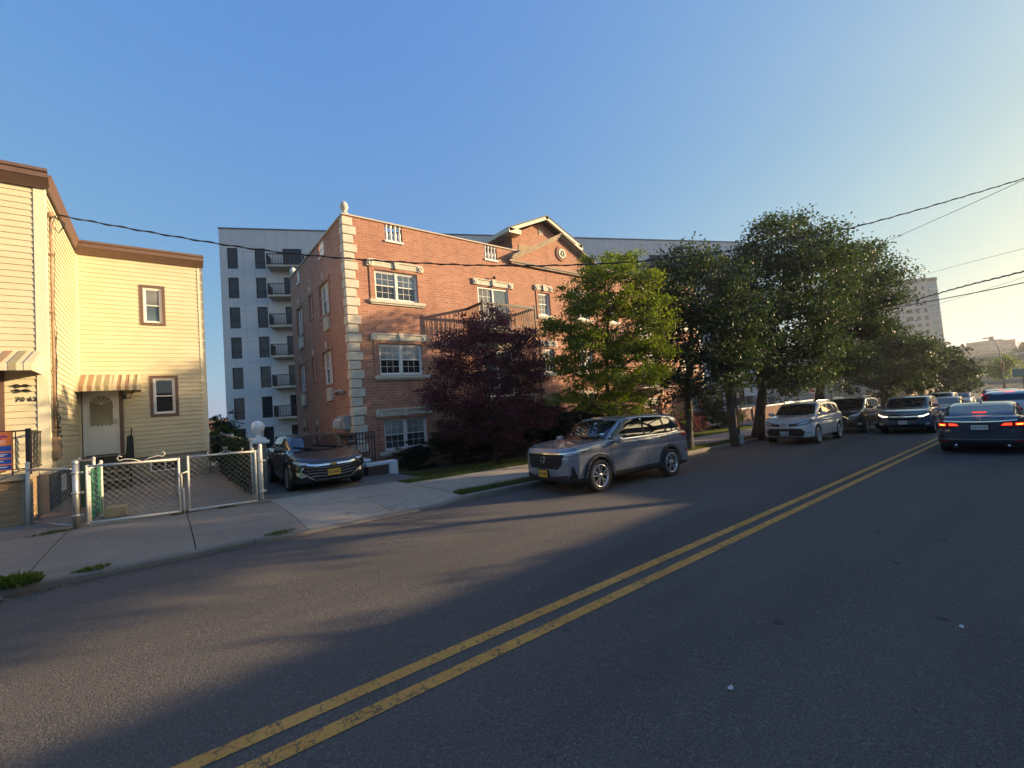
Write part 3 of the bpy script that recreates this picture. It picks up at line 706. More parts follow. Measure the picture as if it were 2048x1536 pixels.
# solid core so that rooms behind the panes are dark
co = MB(); co.box(BX0 + .3, BX1 - .3, BY0 + .3, BY1 - .1, -1, 7.28); co.build("inner_wall", plain("dark_room", (0.03, 0.028, 0.025), 0.9), flats)
STONECAP = plain("parapet_coping", (0.55, 0.48, 0.38), 0.8)
cp = MB(); cp.box(BX0 - .03, BX1 + .03, BY0 - .045, BY0 + .26, BZ, BZ + .05); cp.box(BX0 - .045, BX0 + .26, BY0 + .26, BY1, BZ, BZ + .05); cp.build("coping", STONECAP, flats)
# balusters
def balusters(mbx, M, w, h):
    prof = [(.0, 0), (.055, 0), (.055, .06), (.03, .09), (.055, .20), (.045, .27), (.028, .36), (.035, .42), (.055, .44), (.055, .5), (0, .5)]
    for k in range(4):
        t = MB(); t.lathe([(r, z * h / .5) for r, z in prof], (w * (k + .5) / 4, -.06, 0), 10); xf(t, M); mbx.add(t.v, t.f, 0, True)
    t = MB(); t.box(-.02, w + .02, -.16, .05, -.07, 0); xf(t, M); mbx.add(t.v, t.f)
for a, b in bal_ops:
    g = MB(); balusters(g, MF @ Matrix.Translation((u_(a), 0, PZ)), b - a, BZ - PZ - .02); g.build("baluster_panel", WHITE, flats)
for a, b in sbal:
    g = MB(); balusters(g, MSW @ Matrix.Translation((v_(b), 0, PZ)), b - a, BZ - PZ - .02); g.build("baluster_panel", WHITE, flats)
# corner blocks
qs = MB(); z = 0.62; k = 0
while z < BZ - .1:
    lf, ls = ((.40, .30), (.30, .20))[k % 2]
    for (x0, x1, y0, y1) in ((BX0 - .045, BX0 + lf, BY0 - .045, BY0 + ls),):
        qs.bbox(x0, x1, y0, y1, z, min(z + .275, BZ), b=.018)
    z += .30; k += 1
qs.build("corner_block", LIMESTONE, flats); qs = MB()
z = 0.0; k = 0
while z < BZ - .1: qs.bbox(BX1 - ((.40, .30)[k % 2]), BX1 + .045, BY0 - .045, BY0 + .25, z, min(z + .275, BZ), b=.018); z += .3; k += 1
qs.build("corner_block", LIMESTONE, flats)
fi = MB(); fprof = [(.0, 0), (.13, 0), (.13, .06), (.06, .10), (.05, .14), (.10, .18), (.135, .26), (.12, .36), (.07, .44), (.02, .48), (0, .48)]
fi.lathe(fprof, (BX0 + .12, BY0 + .12, BZ + .05), 16)
fi.build("finial", LIMESTONE, flats)
fi = MB(); fi.lathe([(r * 1.1, h) for r, h in fprof], (BX0 + .12, BY1 - .15, BZ + .05), 16); fi.build("finial", WHITE, flats)
WR = random.Random(12); GLASSC = glass("window_glass_curtain", (0.075, 0.085, 0.09), 0.06, 1.6)
# windows with heads, sills and raised brick surrounds
BLIND = glass("window_glass_white_blind", (0.33, 0.33, 0.31), 0.12, 1.45); SKYG = glass("window_glass_reflecting", (0.05, 0.06, 0.07), 0.02, 2.4)
for (a, b, za, zb, units, zi) in wins:
    w, h = b - a, zb - za; M = MF @ Matrix.Translation((u_(a), 0, za))
    pn = WR.choice([(GLASSD, SKYG), (GLASSD, SKYG), (GLASSB, GLASSB)] if zi == 0 else [(GLASSC, GLASSB), (GLASSD, BLIND), (GLASSC, GLASSC)] if zi == 1 else [(GLASSD, BLIND), (GLASSC, BLIND)])
    win = hung_window(flats, M, w, h, frame=.05, recess=.05, units=units, grid=(3, 2), panes=pn)
    g = MB(); e = .20 if units == 2 else .15
    g.bbox(-e + .04, w + e - .04, 0, .05, h + .10, h + .30, b=.008); g.bbox(-e - .0, w + e + .0, 0, .085, h + .29, h + .345, b=.01); g.box(-e + .06, w + e - .06, .05, .06, h + .13, h + .15); g.box(-e + .06, w + e - .06, .05, .06, h + .22, h + .24)
    for xx in (-e + .07, w + e - .07):
        g.bbox(xx - .12, xx + .12, 0, .075, h + .09, h + .30, b=.01); g.lathe([(0, .075), (.035, .085), (.04, .1), (.075, .1), (.08, .075)], (xx, 0, h + .195), 14, axis='y')
    g.prism([(w / 2 - .055, h + .08), (w / 2 + .055, h + .08), (w / 2 + .09, h + .36), (w / 2 - .09, h + .36)], lambda x, z: (x, .115, z), lambda x, z: (x, 0, z))
    xf(g, M).build("window_head", LIMESTONE, win)
    g = MB(); g.bbox(-e - .02, w + e + .03, 0, .10, -.13, -.02, b=.015); g.bbox(-e + .02, w + e - .01, 0, .06, -.18, -.13, b=.01); xf(g, M).build("window_sill", LIMESTONE, win)
    g = MB(); g.box(-e + .03, -.0, 0, .03, -.02, h + .1); g.box(w, w + e - .03, 0, .03, -.02, h + .1); g.box(-.0, w, 0, .03, h + .002, h + .1); xf(g, M).build("brick_surround", BRICK, win)
for (a, b, za, zb) in doors:
    w, h = b - a, zb - za; M = MF @ Matrix.Translation((u_(a), 0, za)); g = MB()
    for x in (0, w / 2 - .035, w - .07): g.box(x, x + .07, -.11, -.04, 0, h)
    g.box(.07, w - .07, -.11, -.041, h - .07, h); g.box(.07, w - .07, -.11, -.041, 0, .08)
    for k in range(1, 5): g.box(.07, w / 2 - .035, -.085, -.078, h * k / 5 - .008, h * k / 5 + .008)
    for k in (1, 2): x = .07 + (w / 2 - .1) * k / 3; g.box(x - .008, x + .008, -.0851, -.0781, .08, h - .07)
    dd = xf(g, M).build("balcony_door", WHITE, flats)
    q = MB(); q.quad((.05, -.09, .05), (w / 2, -.09, .05), (w / 2, -.09, h - .05), (.05, -.09, h - .05), 0); q.quad((w / 2, -.075, .05), (w - .05, -.075, .05), (w - .05, -.075, h - .05), (w / 2, -.075, h - .05), 1)
    xf(q, M).build("pane", [GLASSB, SKYG], dd)
    g = MB(); g.bbox(-.2, w + .24, 0, .05, h + .06, h + .26, b=.008); g.bbox(-.24, w + .28, 0, .085, h + .25, h + .30, b=.01)
    for xx in (-.1, w + .14): g.bbox(xx - .12, xx + .12, 0, .075, h + .05, h + .26, b=.01); g.lathe([(0, .075), (.04, .1), (.075, .1), (.08, .075)], (xx, 0, h + .155), 14, axis='y')
    g.prism([(w / 2 - .055, h + .05), (w / 2 + .055, h + .05), (w / 2 + .09, h + .33), (w / 2 - .09, h + .33)], lambda x, z: (x, .115, z), lambda x, z: (x, 0, z))
    xf(g, M).build("window_head", LIMESTONE, dd)
    g = MB(); g.lathe([(0, 0), (.07, .0), (.05, .09), (.02, .11), (0, .11)], (w / 2, .16, h + .35), 10); g.bar((w / 2, 0, h + .42), (w / 2, .16, h + .42), .02); xf(g, M).build("wall_lamp", BLACKM, dd)
    # balcony with iron railing
    xa, xb = a - .6, b + .46; zf = za - .05; yb = 12.92
    bl = MB(); bl.bbox(xa, xb, yb, BY0, zf - .16, zf, b=.01); bal = bl.build("balcony", plain("balcony_slab", (0.16, 0.12, 0.10), 0.85), flats)
    g = MB(); top = zf + 1.0
    g.box(xa, xb, yb - .02, yb + .03, top - .10, top); g.box(xa, xb, yb - .01, yb + .02, zf + .08, zf + .11)
    for xx in (xa, xb):
        g.box(xx - .025, xx + .025, yb + .03, BY0, top - .10, top - .002); g.box(xx - .015, xx + .015, yb + .02, BY0, zf + .08, zf + .11)
        g.box(xx - .03, xx + .03, yb - .03, yb + .03, zf - .05, top + .08)
    n = int((xb - xa) / .105)
    for k in range(1, n): x = xa + (xb - xa) * k / n; g.bar((x, yb, zf + .08), (x, yb, top - .05), .016)
    for k in range(1, 10):
        y = yb + (BY0 - yb) * k / 10
        for xx in (xa, xb): g.bar((xx, y, zf + .08), (xx, y, top - .05), .016)
    for k in range(1, n, 2):
        x = xa + (xb - xa) * k / n; g.tube([(x + .052 * math.cos(t), yb, zf + .52 + .16 * math.sin(t)) for t in np.linspace(0, 6.2, 10)], .007, 4)
    g.build("balcony_railing", plain("brown_iron", (0.045, 0.032, 0.026), 0.55), bal)
for (a, b, za, zb, units) in sw:
    w, h = b - a, zb - za; M = MSW @ Matrix.Translation((v_(b), 0, za))
    win = hung_window(flats, M, w, h, frame=.045, recess=.07, units=units, grid=(2, 2), panes=(GLASSD, BLIND))
    g = MB(); g.box(-.10, 0, 0, .03, -.08, h + .12); g.box(w, w + .10, 0, .03, -.08, h + .12); g.box(0, w, 0, .03, h, h + .12); g.box(0, w, 0, .045, -.09, -.002); xf(g, M).build("brick_surround", BRICK, win)
    g = MB(); g.prism([(w / 2 - .05, h + .12), (w / 2 + .05, h + .12), (w / 2 + .08, h + .34), (w / 2 - .08, h + .34)], lambda x, z: (x, .05, z), lambda x, z: (x, 0, z)); xf(g, M).build("keystone", LIMESTONE, win)
    if units == 2 and za > 2:
        g = MB(); g.bbox(w / 2 - .05, w / 2 + .50, 0, .09, -.62, -.14, b=.01)
        for k in range(7): g.box(w / 2, w / 2 + .45, .09, .10, -.56 + k * .055, -.53 + k * .055)
        xf(g, M).build("air_conditioner", plain("beige_enamel", (0.55, 0.50, 0.40), 0.5), flats)
# pediment over the middle bay
PX0, PX1, PXP, PZ0, PZP = 11.75, 17.95, 14.85, 8.0, 9.55
g = MB(); tri = [(PX0 + .1, PZ0), (PX1 - .1, PZ0), (PXP, PZP - .1)]
g.prism(tri, lambda x, z: (x, BY0 - .08, z), lambda x, z: (x, BY0 + .3, z)); g.build("pediment", BRICK, flats)
g = MB()
for (xa, za_, xb, zb_) in ((PX0, PZ0 + .02, PXP, PZP), (PX1, PZ0 + .02, PXP, PZP)):
    A, B = Vector((xa, BY0 - .1, za_)), Vector((xb, BY0 - .1, zb_)); nrm = Vector((-(zb_ - za_), 0, xb - xa)).normalized(); nrm = nrm if nrm.z > 0 else -nrm
    for off, w, p in ((0.03, .10, .12), (-.055, .07, .07), (.095, .05, .17)):
        g.bar(A + nrm * off + Vector((0, .08 - p / 2, 0)), B + nrm * off + Vector((0, .08 - p / 2, 0)), p + .1, w, up=(0, 1, 0)) if False else g.obox((A + B) / 2 + nrm * off + Vector((0, .1 - p, 0)), (B - A) / 2, Vector((0, p, 0)), nrm * (w / 2))
g.box(PX0 - .1, PX1 + .1, BY0 - .17, BY0 - .085, PZ0 - .10, PZ0 - .02); g.box(PX0, PX1, BY0 - .13, BY0 - .085, PZ0 - .17, PZ0 - .10)
g.build("pediment_cornice", plain("weathered_cornice", (0.34, 0.27, 0.20), 0.85, var=.3, scale=3), flats)
g = MB()
g.lathe([(.36, .08), (.36, .12), (.29, .13), (.28, .09)], (u_(PXP + .05), 0, 8.75), 24, axis='y', mi=1); g.lathe([(.25, .09), (.25, .15), (.15, .15), (.13, .10), (.06, .09), (.06, .16), (0, .17)], (u_(PXP + .05), 0, 8.75), 24, axis='y')
xf(g, MF).build("medallion", [LIMESTONE, BRICK], flats)
# attic storey with a gable roof
AX0, AX1, AY = 13.95, 18.25, 16.3; EZ, RZ, RX = 10.52, 11.68, 16.10
g = MB(); g.prism([(AX0, 7.5), (AX1, 7.5), (AX1, EZ - .1), (RX, RZ - .22), (AX0, EZ - .1)], lambda x, z: (x, AY, z), lambda x, z: (x, 21.5, z)); at = g.build("attic_wall", BRICK, flats)
g = MB(); ex = 2.66
for s in (-1, 1):
    A = Vector((RX, 0, RZ)); B = Vector((RX + s * ex, 0, EZ)); d = (B - A); nrm = Vector((-d.z, 0, d.x)).normalized(); nrm = nrm if nrm.z > 0 else -nrm
    mid = (A + B) / 2; g.obox(mid + Vector((0, 18.8, 0)) - nrm * .03, d / 2, Vector((0, 3.0, 0)), nrm * .025, 1)
    g.obox(mid + Vector((0, 15.88, 0)) - nrm * .10, d / 2 + d.normalized() * .03, Vector((0, .06, 0)), nrm * .105, 0)
    g.box(*( (B.x, B.x + .08) if s > 0 else (B.x - .08, B.x)), 15.9, 21.8, EZ - .22, EZ - .01, 0)
    g.box(*( (AX1, B.x) if s > 0 else (B.x, AX0)), 15.84, 21.8, EZ - .24, EZ - .20, 0)
    g.box(*( (AX1 - .25, B.x + .02) if s > 0 else (B.x - .02, AX0 + .25)), 15.82, 16.3, EZ - .26, EZ - .02, 0)
g.build("attic_roof", [CREAM, plain("shingle_roof", (0.12, 0.10, 0.09), 0.9)], flats)
g = MB(); g.box(15.85, 16.15, AY - .03, AY, 10.75, 11.1)
for k in range(2): g.box(15.88 + .14 * k, 15.98 + .14 * k, AY - .04, AY - .03, 10.78, 11.07, 1)
g.build("attic_vent", [CREAM, BROWN], at)
g = MB(); g.box(14.35, 15.75, AY - .02, AY, 9.35, 10.0, 0); g.box(15.4, 15.75, AY - .03, AY - .02, 9.35, 10.0, 1); g.build("boarded_window", [plain("plywood", (0.36, 0.25, 0.13), 0.8), BLACKM], at)
g = MB(); g.bbox(AX0 - .16, AX0, 17.2, 17.45, 9.75, 9.95, b=.01); g.lathe([(0, 0), (.06, 0), (.09, .14), (0, .14)], (AX0 - .2, 17.32, 9.72), 10); g.build("wall_lamp", BLACKM, at)
# entrance
g = MB(); w = ent[1] - ent[0]; M = MF @ Matrix.Translation((u_(ent[0]), 0, ent[2]))
g.box(0, .1, -.14, -.04, 0, 2.15); g.box(w - .1, w, -.14, -.04, 0, 2.15); g.box(.1, w - .1, -.14, -.04, 1.95, 2.15); g.box(w / 2 - .05, w / 2 + .05, -.13, -.05, 0, 1.95)
en = xf(g, M).build("entrance_door", BROWN, flats); q = MB(); q.quad((.1, -.09, .05), (w - .1, -.09, .05), (w - .1, -.09, 1.95), (.1, -.09, 1.95)); xf(q, M).build("pane", GLASSD, en)
# gas meters at the driveway corner
g = MB(); g.bbox(BX0 - .26, BX0, 14.28, 14.95, 1.40, 1.86, b=.02)
for k in range(5): y = 14.4 + k * .15; g.tube([(BX0 - .27, y, 1.78), (BX0 - .36, y, 1.70), (BX0 - .38, y, 1.55), (BX0 - .34, y, 1.42)], .014, 8, mi=1)
g.tube([(BX0 - .1, 14.35, 1.4), (BX0 - .1, 14.35, .2)], .03)
g.build("gas_meter", [plain("grey_meter_enamel", (0.36, 0.35, 0.33), 0.5, 0.2), WHITE], flats)
g = MB(); g.tube([(BX0 - .09, 15.35, 2.62), (BX0 - .2, 15.2, 2.70), (BX0 - .22, 14.95, 2.66), (BX0 - .16, 14.8, 2.72), (BX0 - .05, 14.7, 2.6)], .05, 8); g.build("wall_lamp", plain("grey_meter_enamel", (0.36, 0.35, 0.33)), flats)
rescale(flats, 1.136)
# coiled hose, iron railing, low white-capped wall by the basement stair
hs = MB()
for k in range(7):
    r = .20 + .015 * (k % 3); hs.tube([(BX0 - .12 - .012 * k, 14.62 + r * 1.35 * math.cos(t), 1.16 + .5 * r * math.sin(t) + .03 * math.sin(3 * t + k)) for t in np.linspace(0, 6.28, 22)], .017, 6)
hs_ = tag(hs.build("garden_hose", plain("orange_hose", (0.62, 0.30, 0.05), 0.5)), "orange garden hose coiled on the brick wall under the gas meters", "hose"); rescale(hs_, 1.136)
ra = thing("iron_railing", "black iron stair railing beside the black car and the brick corner", "railing", (4.9, 13.6, 0))
g = MB()
for (A, B) in (((4.62, 13.55), (5.18, 13.55)), ((4.62, 13.55), (4.62, 15.6))):
    A3, B3 = Vector((*A, 0)), Vector((*B, 0)); n = 6 if A[1] == B[1] else 12
    for zz in (.45, 1.08, 1.28): g.bar(A3 + Vector((0, 0, zz)), B3 + Vector((0, 0, zz)), .035, .03)
    for k in range(n + 1):
        p = A3.lerp(B3, k / n); g.bar(p + Vector((0, 0, .2)), p + Vector((0, 0, 1.28)), .03 if k in (0, n) else .018)
        if k < n:
            c = A3.lerp(B3, (k + .5) / n) + Vector((0, 0, 1.18)); dv = (B3 - A3).normalized() * .04
            g.tube([c + dv * math.cos(t) + Vector((0, 0, .06 * math.sin(t))) for t in np.linspace(0, 6.28, 10)], .009, 4)
g.build("railing_panel", BLACKM, ra)
lw = thing("low_wall", "low brick retaining wall with a bright white cap beside the driveway", "wall", (5.2, 13.2, 0))
g = MB(); g.box(4.78, 5.5, 13.13, 13.33, -.2, .22); g.box(4.75, 4.92, 13.33, 15.6, -.3, .35); g.build("wall_base", brick("dark_low_brick", (0.12, 0.075, 0.055), (0.09, 0.055, 0.04), (0.15, 0.09, 0.07), (0.12, 0.1, 0.085)), lw)
g = MB(); g.bbox(4.70, 4.97, 13.38, 15.6, .35, .46, b=.03); g.bbox(4.70, 5.42, 13.08, 13.378, .23, .34, b=.03); g.bbox(5.42, 5.72, 13.06, 13.40, -.16, .34, b=.05); g.build("wall_cap", plain("white_wall_paint", (0.74, 0.73, 0.72), 0.6, bumpk=.1), lw)
# ------------------------------------------------------------------ grey apartment block behind
th_ = R_(23.8); GD = Vector((math.cos(th_), -math.sin(th_), 0)); GN = Vector((-math.sin(th_), -math.cos(th_), 0))
GC = Vector((4.65, 48.77, 0)); GL, GT, GB = 61.5, 21.27, -7.5
MG = frame_on(GC, GD, GN)
m_, nt_, b_ = new_mat("grey_panel_cladding"); o_ = ocoord(nt_)
uv_ = N(nt_, "ShaderNodeUVMap"); uv_.uv_map = "wall"
t_ = N(nt_, "ShaderNodeTexBrick"); t_.inputs["Scale"].default_value = 1; t_.inputs["Brick Width"].default_value = 1.0; t_.inputs["Row Height"].default_value = 2.93; t_.offset = 0.0
t_.inputs["Mortar Size"].default_value = 0.014; t_.inputs["Color1"].default_value = (0.56, 0.57, 0.57, 1); t_.inputs["Color2"].default_value = (0.59, 0.595, 0.595, 1); t_.inputs["Mortar"].default_value = (0.34, 0.34, 0.34, 1)
nt_.links.new(uv_.outputs[0], t_.inputs["Vector"])
c_ = mix(nt_, ramp(nt_, noise(nt_, o_, 0.2, 4), [(0.3, 0.0), (0.7, 0.35)]), t_.outputs["Color"], (0.62, 0.62, 0.61))
nt_.links.new(c_, b_.inputs["Base Color"]); b_.inputs["Roughness"].default_value = 0.55; CLAD = m_
CONCB = plain("balcony_concrete", (0.45, 0.40, 0.32), 0.8)
block = thing("grey_apartment_block", "tall grey panelled apartment block with columns of dark windows and small balconies", "apartment block", (30, 38, -2))
ops = []; wn = []; bd = []
rep = [0.0, 10.4, 20.8, 31.2, 41.6, 52.0]
FL = [19.27 - 2.93 * k for k in range(8)]
for r in rep:
    for zt in FL:
        for a, b in ((r + .62, r + 1.52), (r + 3.02, r + 3.92)):
            ops.append((a, b, zt - 2.06, zt)); wn.append((a, b, zt - 2.06, zt))
        ops.append((r + 5.5, r + 7.24, zt - 2.1, zt)); bd.append((r + 5.5, r + 7.24, zt - 2.1, zt))
vis = lambda a: a < 11 or a > 33
mb = MB()
us = [0, 10.4, 20.8, 31.2, 41.6, 52.0, GL]
for i in range(6): wall_cells(mb, us[i], us[i + 1], GB, GT - .12, [o for o in ops if us[i] <= o[0] < us[i + 1]], .14)
uvs = [(v[0] , v[2] - 19.27 + .44) for v in mb.v]
xf(mb, MG); bw = mb.build("wall", CLAD, block, fix=False)
ul = bw.data.uv_layers.new(name="wall")
li = np.zeros(len(bw.data.loops), dtype=np.int32); bw.data.loops.foreach_get("vertex_index", li)
ul.data.foreach_set("uv", np.array(uvs, dtype=np.float32)[li].ravel())
g = MB(); g.box(0.02, GL - .02, -14, -.2, GB, GT - .3); xf(g, MG).build("inner_wall", plain("dark_room", (0.03, 0.028, 0.025), 0.9), block)
g = MB(); g.box(-.05, GL + .05, -14.05, .06, GT - .12, GT); xf(g, MG).build("roof", plain("roof_flashing", (0.12, 0.12, 0.125), 0.5), block)
g = MB(); g.box(GL - .0, GL + .02, -13.9, -.0, GB, GT - .13); g.box(-.02, .0, -13.9, 0, GB, GT - .13); xf(g, MG).build("side_wall", plain("cream_render", (0.66, 0.57, 0.42), 0.8), block)
GDARK = plain("dark_bronze_frame", (0.016, 0.016, 0.017), 0.6); GWIN = glass("grey_block_glass", (0.02, 0.024, 0.03), 0.04, 1.5)
for (a, b, c, d) in wn:
    if not vis(a): continue
    g = MB(); w, h = b - a, d - c; M = MG @ Matrix.Translation((a, 0, c))
    g.box(0, .06, -.14, -.01, 0, h); g.box(w - .06, w, -.14, -.01, 0, h); g.box(.06, w - .06, -.14, -.01, h - .06, h); g.box(.06, w - .06, -.14, -.01, 0, .06); g.box(.06, w - .06, -.13, -.03, .62, .70)
    o = xf(g, M).build("window", GDARK, block); q = MB(); q.quad((.05, -.08, .05), (w - .05, -.08, .05), (w - .05, -.08, h - .05), (.05, -.08, h - .05)); xf(q, M).build("pane", GWIN, o)
for (a, b, c, d) in bd:
    if not vis(a): continue
    g = MB(); w, h = b - a, d - c; M = MG @ Matrix.Translation((a, 0, c))
    for x in (0, w / 2 - .04, w - .07): g.box(x, x + .07, -.14, -.02, 0, h)
    g.box(.07, w - .07, -.14, -.021, h - .07, h)
    o = xf(g, M).build("balcony_door", GDARK, block); q = MB(); q.quad((.05, -.08, .0), (w - .05, -.08, .0), (w - .05, -.08, h - .05), (.05, -.08, h - .05)); xf(q, M).build("pane", GWIN, o)
    xa, xb, pj = -1.15, w + .35, 1.5
    g = MB(); g.bbox(xa, xb, .005, pj, -.22, -.02, b=.02); bl = xf(g, M).build("balcony", CONCB, block)
    g = MB()
    for (A, B) in (((xa + .04, pj - .05), (xb - .04, pj - .05)), ((xa + .04, .02), (xa + .04, pj - .05)), ((xb - .04, .02), (xb - .04, pj - .05))):
        A, B = Vector((*A, 0)), Vector((*B, 0)); L = (B - A).length; n = max(2, int(L / .13))
        for zz in (.06, 1.05): g.bar(A + Vector((0, 0, zz)), B + Vector((0, 0, zz)), .07, .07)
        for k in range(n + 1): p = A.lerp(B, k / n); g.bar(p + Vector((0, 0, .05)), p + Vector((0, 0, 1.04)), .042)
    xf(g, M).build("balcony_railing", GDARK, bl)
g = MB()
for k, zt in enumerate(FL):
    for u in (1.9, 4.4, 2.6): g.lathe([(0, .0), (.055, .0), (.05, .06), (0, .07)], (u + (k % 2) * .4 + .1, 0, zt - 2.45 + (k % 3) * .1), 8, axis='y')
xf(g, MG).build("wall_light", WHITE, block)
# ------------------------------------------------------------------ far buildings on the right
def depthpt(px, py, D):
    q = Vector(((px - 1024) / 864 * D, (py - 768) / 864 * D, D)); return _rt * q.x + _dn * q.y + _fw * q.z + Vector((0, 0, 1.7))
TAN = plain("pale_render", (0.50, 0.43, 0.34), 0.85)
# pale house behind the garden wall
pb_ = thing("pale_house", "low pale rendered house with two brown windows seen under the street trees", "house", (68, 24, -2))
A = Vector((67.2, 25.4, 0)); B = Vector((80.5, 15.0, 0)); ud = (B - A).normalized(); nd = Vector((ud.y, -ud.x, 0)); nd = nd if nd.y < 0 else -nd
MP = frame_on(A, ud, nd); LP = (B - A).length
wo = [(2.0, 3.1, .25, 1.95), (6.2, 7.3, .45, 2.0), (.2, 1.0, -1.6, .2), (3.0, 4.0, -1.5, -.9)]
g = MB(); wall_cells(g, 0, LP, -3, 2.6, wo, .2); g.prism([(0, 2.6), (LP, 2.6), (LP, 3.2), (9.0, 5.0), (5.5, 5.4), (0, 5.0)], lambda x, z: (x, 0, z), lambda x, z: (x, -.3, z)); xf(g, MP).build("wall", TAN, pb_, fix=False)
g = MB(); g.box(0.02, LP - .02, -10, -.31, -3, 4.9); xf(g, MP).build("inner_wall", plain("dark_room", (0.03, 0.028, 0.025), 0.9), pb_)
g = MB(); g.box(-.3, LP + .3, -10, .3, 5.42, 5.6); xf(g, MP).build("roof", plain("tar_roof", (0.05, 0.05, 0.05)), pb_)
for (a, b, c, d) in wo:
    g = MB(); w, h = b - a, d - c; M = MP @ Matrix.Translation((a, 0, c)); g.box(-.06, .06, -.1, .04, 0, h); g.box(w - .06, w + .06, -.1, .04, 0, h); g.box(.06, w - .06, -.1, .04, h - .06, h); g.box(.06, w - .06, -.1, .041, -.06, .04); g.box(.06, w - .06, -.1, -.02, h * .5 - .03, h * .5 + .03)
    o = xf(g, M).build("window", BROWN, pb_); q = MB(); q.quad((0, -.08, 0), (w, -.08, 0), (w, -.08, h / 2), (0, -.08, h / 2)); q.quad((0, -.08, h / 2), (w, -.08, h / 2), (w, -.08, h), (0, -.08, h), 1); xf(q, M).build("pane", [GLASSD, GLASSB], o)
# garden wall of brick with a white cap
gw = thing("garden_wall", "long red brick garden wall with a white cap behind the street trees", "wall", (40, 15, -1))
A = Vector((36.3, 15.75, -1.1)); B = Vector((50.0, 14.2, -1.5)); d = (B - A); d.z = 0; ud = d.normalized(); nd = Vector((ud.y, -ud.x, 0)); nd = nd if nd.y < 0 else -nd
MW = frame_on((A.x, A.y, 0), ud, nd); Lw = d.length
g = MB(); g.box(0, Lw, -.25, 0, -1.9, -.02); g.bbox(1.6, 2.2, -.32, .08, -1.9, .12, b=.01); g.bbox(9, 9.6, -.32, .08, -1.9, .12, b=.01); xf(g, MW).build("wall_body", brick("garden_brick", (0.25, 0.12, 0.085), (0.2, 0.09, 0.06), (0.3, 0.15, 0.11), (0.22, 0.17, 0.14), .25, .08), gw)
g = MB(); g.bbox(-.05, 1.58, -.30, .06, -.018, .10, b=.02); g.bbox(2.22, 8.98, -.30, .06, -.018, .10, b=.02); g.bbox(9.62, Lw, -.30, .06, -.018, .10, b=.02); xf(g, MW).build("wall_cap", WHITE, gw)
# metal rail fence and timber fence
mf = thing("rail_fence", "dark metal rail fence with white boards in front of the pale house", "fence", (60, 16, -1))
A, B = Vector((56.5, 16.4, 0)), Vector((71, 14.9, 0)); g = MB(); zb = lambda x: zr(x) + .1
for k in range(8):
    p = A.lerp(B, k / 7); g.bar((p.x, p.y, zb(p.x)), (p.x, p.y, zb(p.x) + 2.3), .09)
for zz in (.5, 1.1, 1.7, 2.25): g.bar((A.x, A.y, zb(A.x) + zz), (B.x, B.y, zb(B.x) + zz), .06, .09)
g.build("rail", BROWN, mf)
g = MB()
for zz in (.8, 1.4): g.bar((A.x, A.y + .1, zb(A.x) + zz), (B.x, B.y + .1, zb(B.x) + zz), .03, .35)
g.build("board", TAN, mf)
wf = thing("timber_fence", "brown timber board fence behind the parked cars at the road end", "fence", (85, 15, -2))
A, B = Vector((73, 15.2, 0)), Vector((112, 12.2, 0)); g = MB(); n = 130
for k in range(n):
    p, q = A.lerp(B, k / n), A.lerp(B, (k + .94) / n); z0 = zr(p.x) + .1; h = 2.0 + .04 * (k % 3); g.obox((p + q) / 2 + Vector((0, 0, z0 + h / 2)), (q - p) / 2, Vector((0, .015, 0)), Vector((0, 0, h / 2)))
g.build("fence_board", plain("weathered_timber", (0.30, 0.19, 0.12), 0.85, var=.3, scale=3), wf)
g = MB()
for k in range(14): p = A.lerp(B, k / 13); g = MB(); g.bar((p.x, p.y - .08, zr(p.x)), (p.x, p.y - .08, zr(p.x) + 2.25), .1); g.build("fence_post", GALV, wf)
# tower
tw = thing("tower_block", "pale high rise with a glazed corner far beyond the street trees", "tower", (228, 30, -3))
C1 = Vector((234.2, 23.6, 0)); C0 = Vector((217.5, 37.6, 0)); ud = (C1 - C0).normalized(); nd = Vector((ud.y, -ud.x, 0)); nd = nd if nd.dot(Vector((-1, 0, 0))) > 0 else -nd
C0 = C0 - ud * 14; LT = (C1 - C0).length; MT = frame_on(C0, ud, nd)
TW1 = plain("tower_render", (0.50, 0.45, 0.40), 0.85); TW2 = plain("tower_render_warm", (0.58, 0.47, 0.34), 0.85)
g = MB(); g.box(0, LT - 3.4, -15, 0, -4, 37.3); xf(g, MT).build("wall", TW1, tw)
g = MB(); g.box(4, LT - 6, .01, 3.0, -4, 19.5); xf(g, MT).build("lower_wing", TW2, tw)
g = MB(); g.box(-.2, LT + .1, -15.2, .3, 37.3, 38.6); xf(g, MT).build("roof", plain("roof_flashing", (0.12, 0.12, 0.125)), tw)
GT_ = glass("tower_glass", (0.18, 0.26, 0.25), 0.08, 1.9); g = MB(); g.box(LT - 3.38, LT, -14.9, -.02, -4, 37.28); gc = xf(g, MT).build("glass_corner", GT_, tw)
g = MB()
for k in range(14): g.box(LT - 3.41, LT + .03, -14.93, .05, 37.0 - k * 2.9, 37.3 - k * 2.9)
for x in (LT - 3.3, LT - 2.2, LT - 1.1, LT): g.box(x - .06, x + .06, .0, .06, -4, 37)
xf(g, MT).build("glazing_frame", TW1, gc)
TWG = glass("tower_window", (0.05, 0.055, 0.06), 0.15, 1.4)
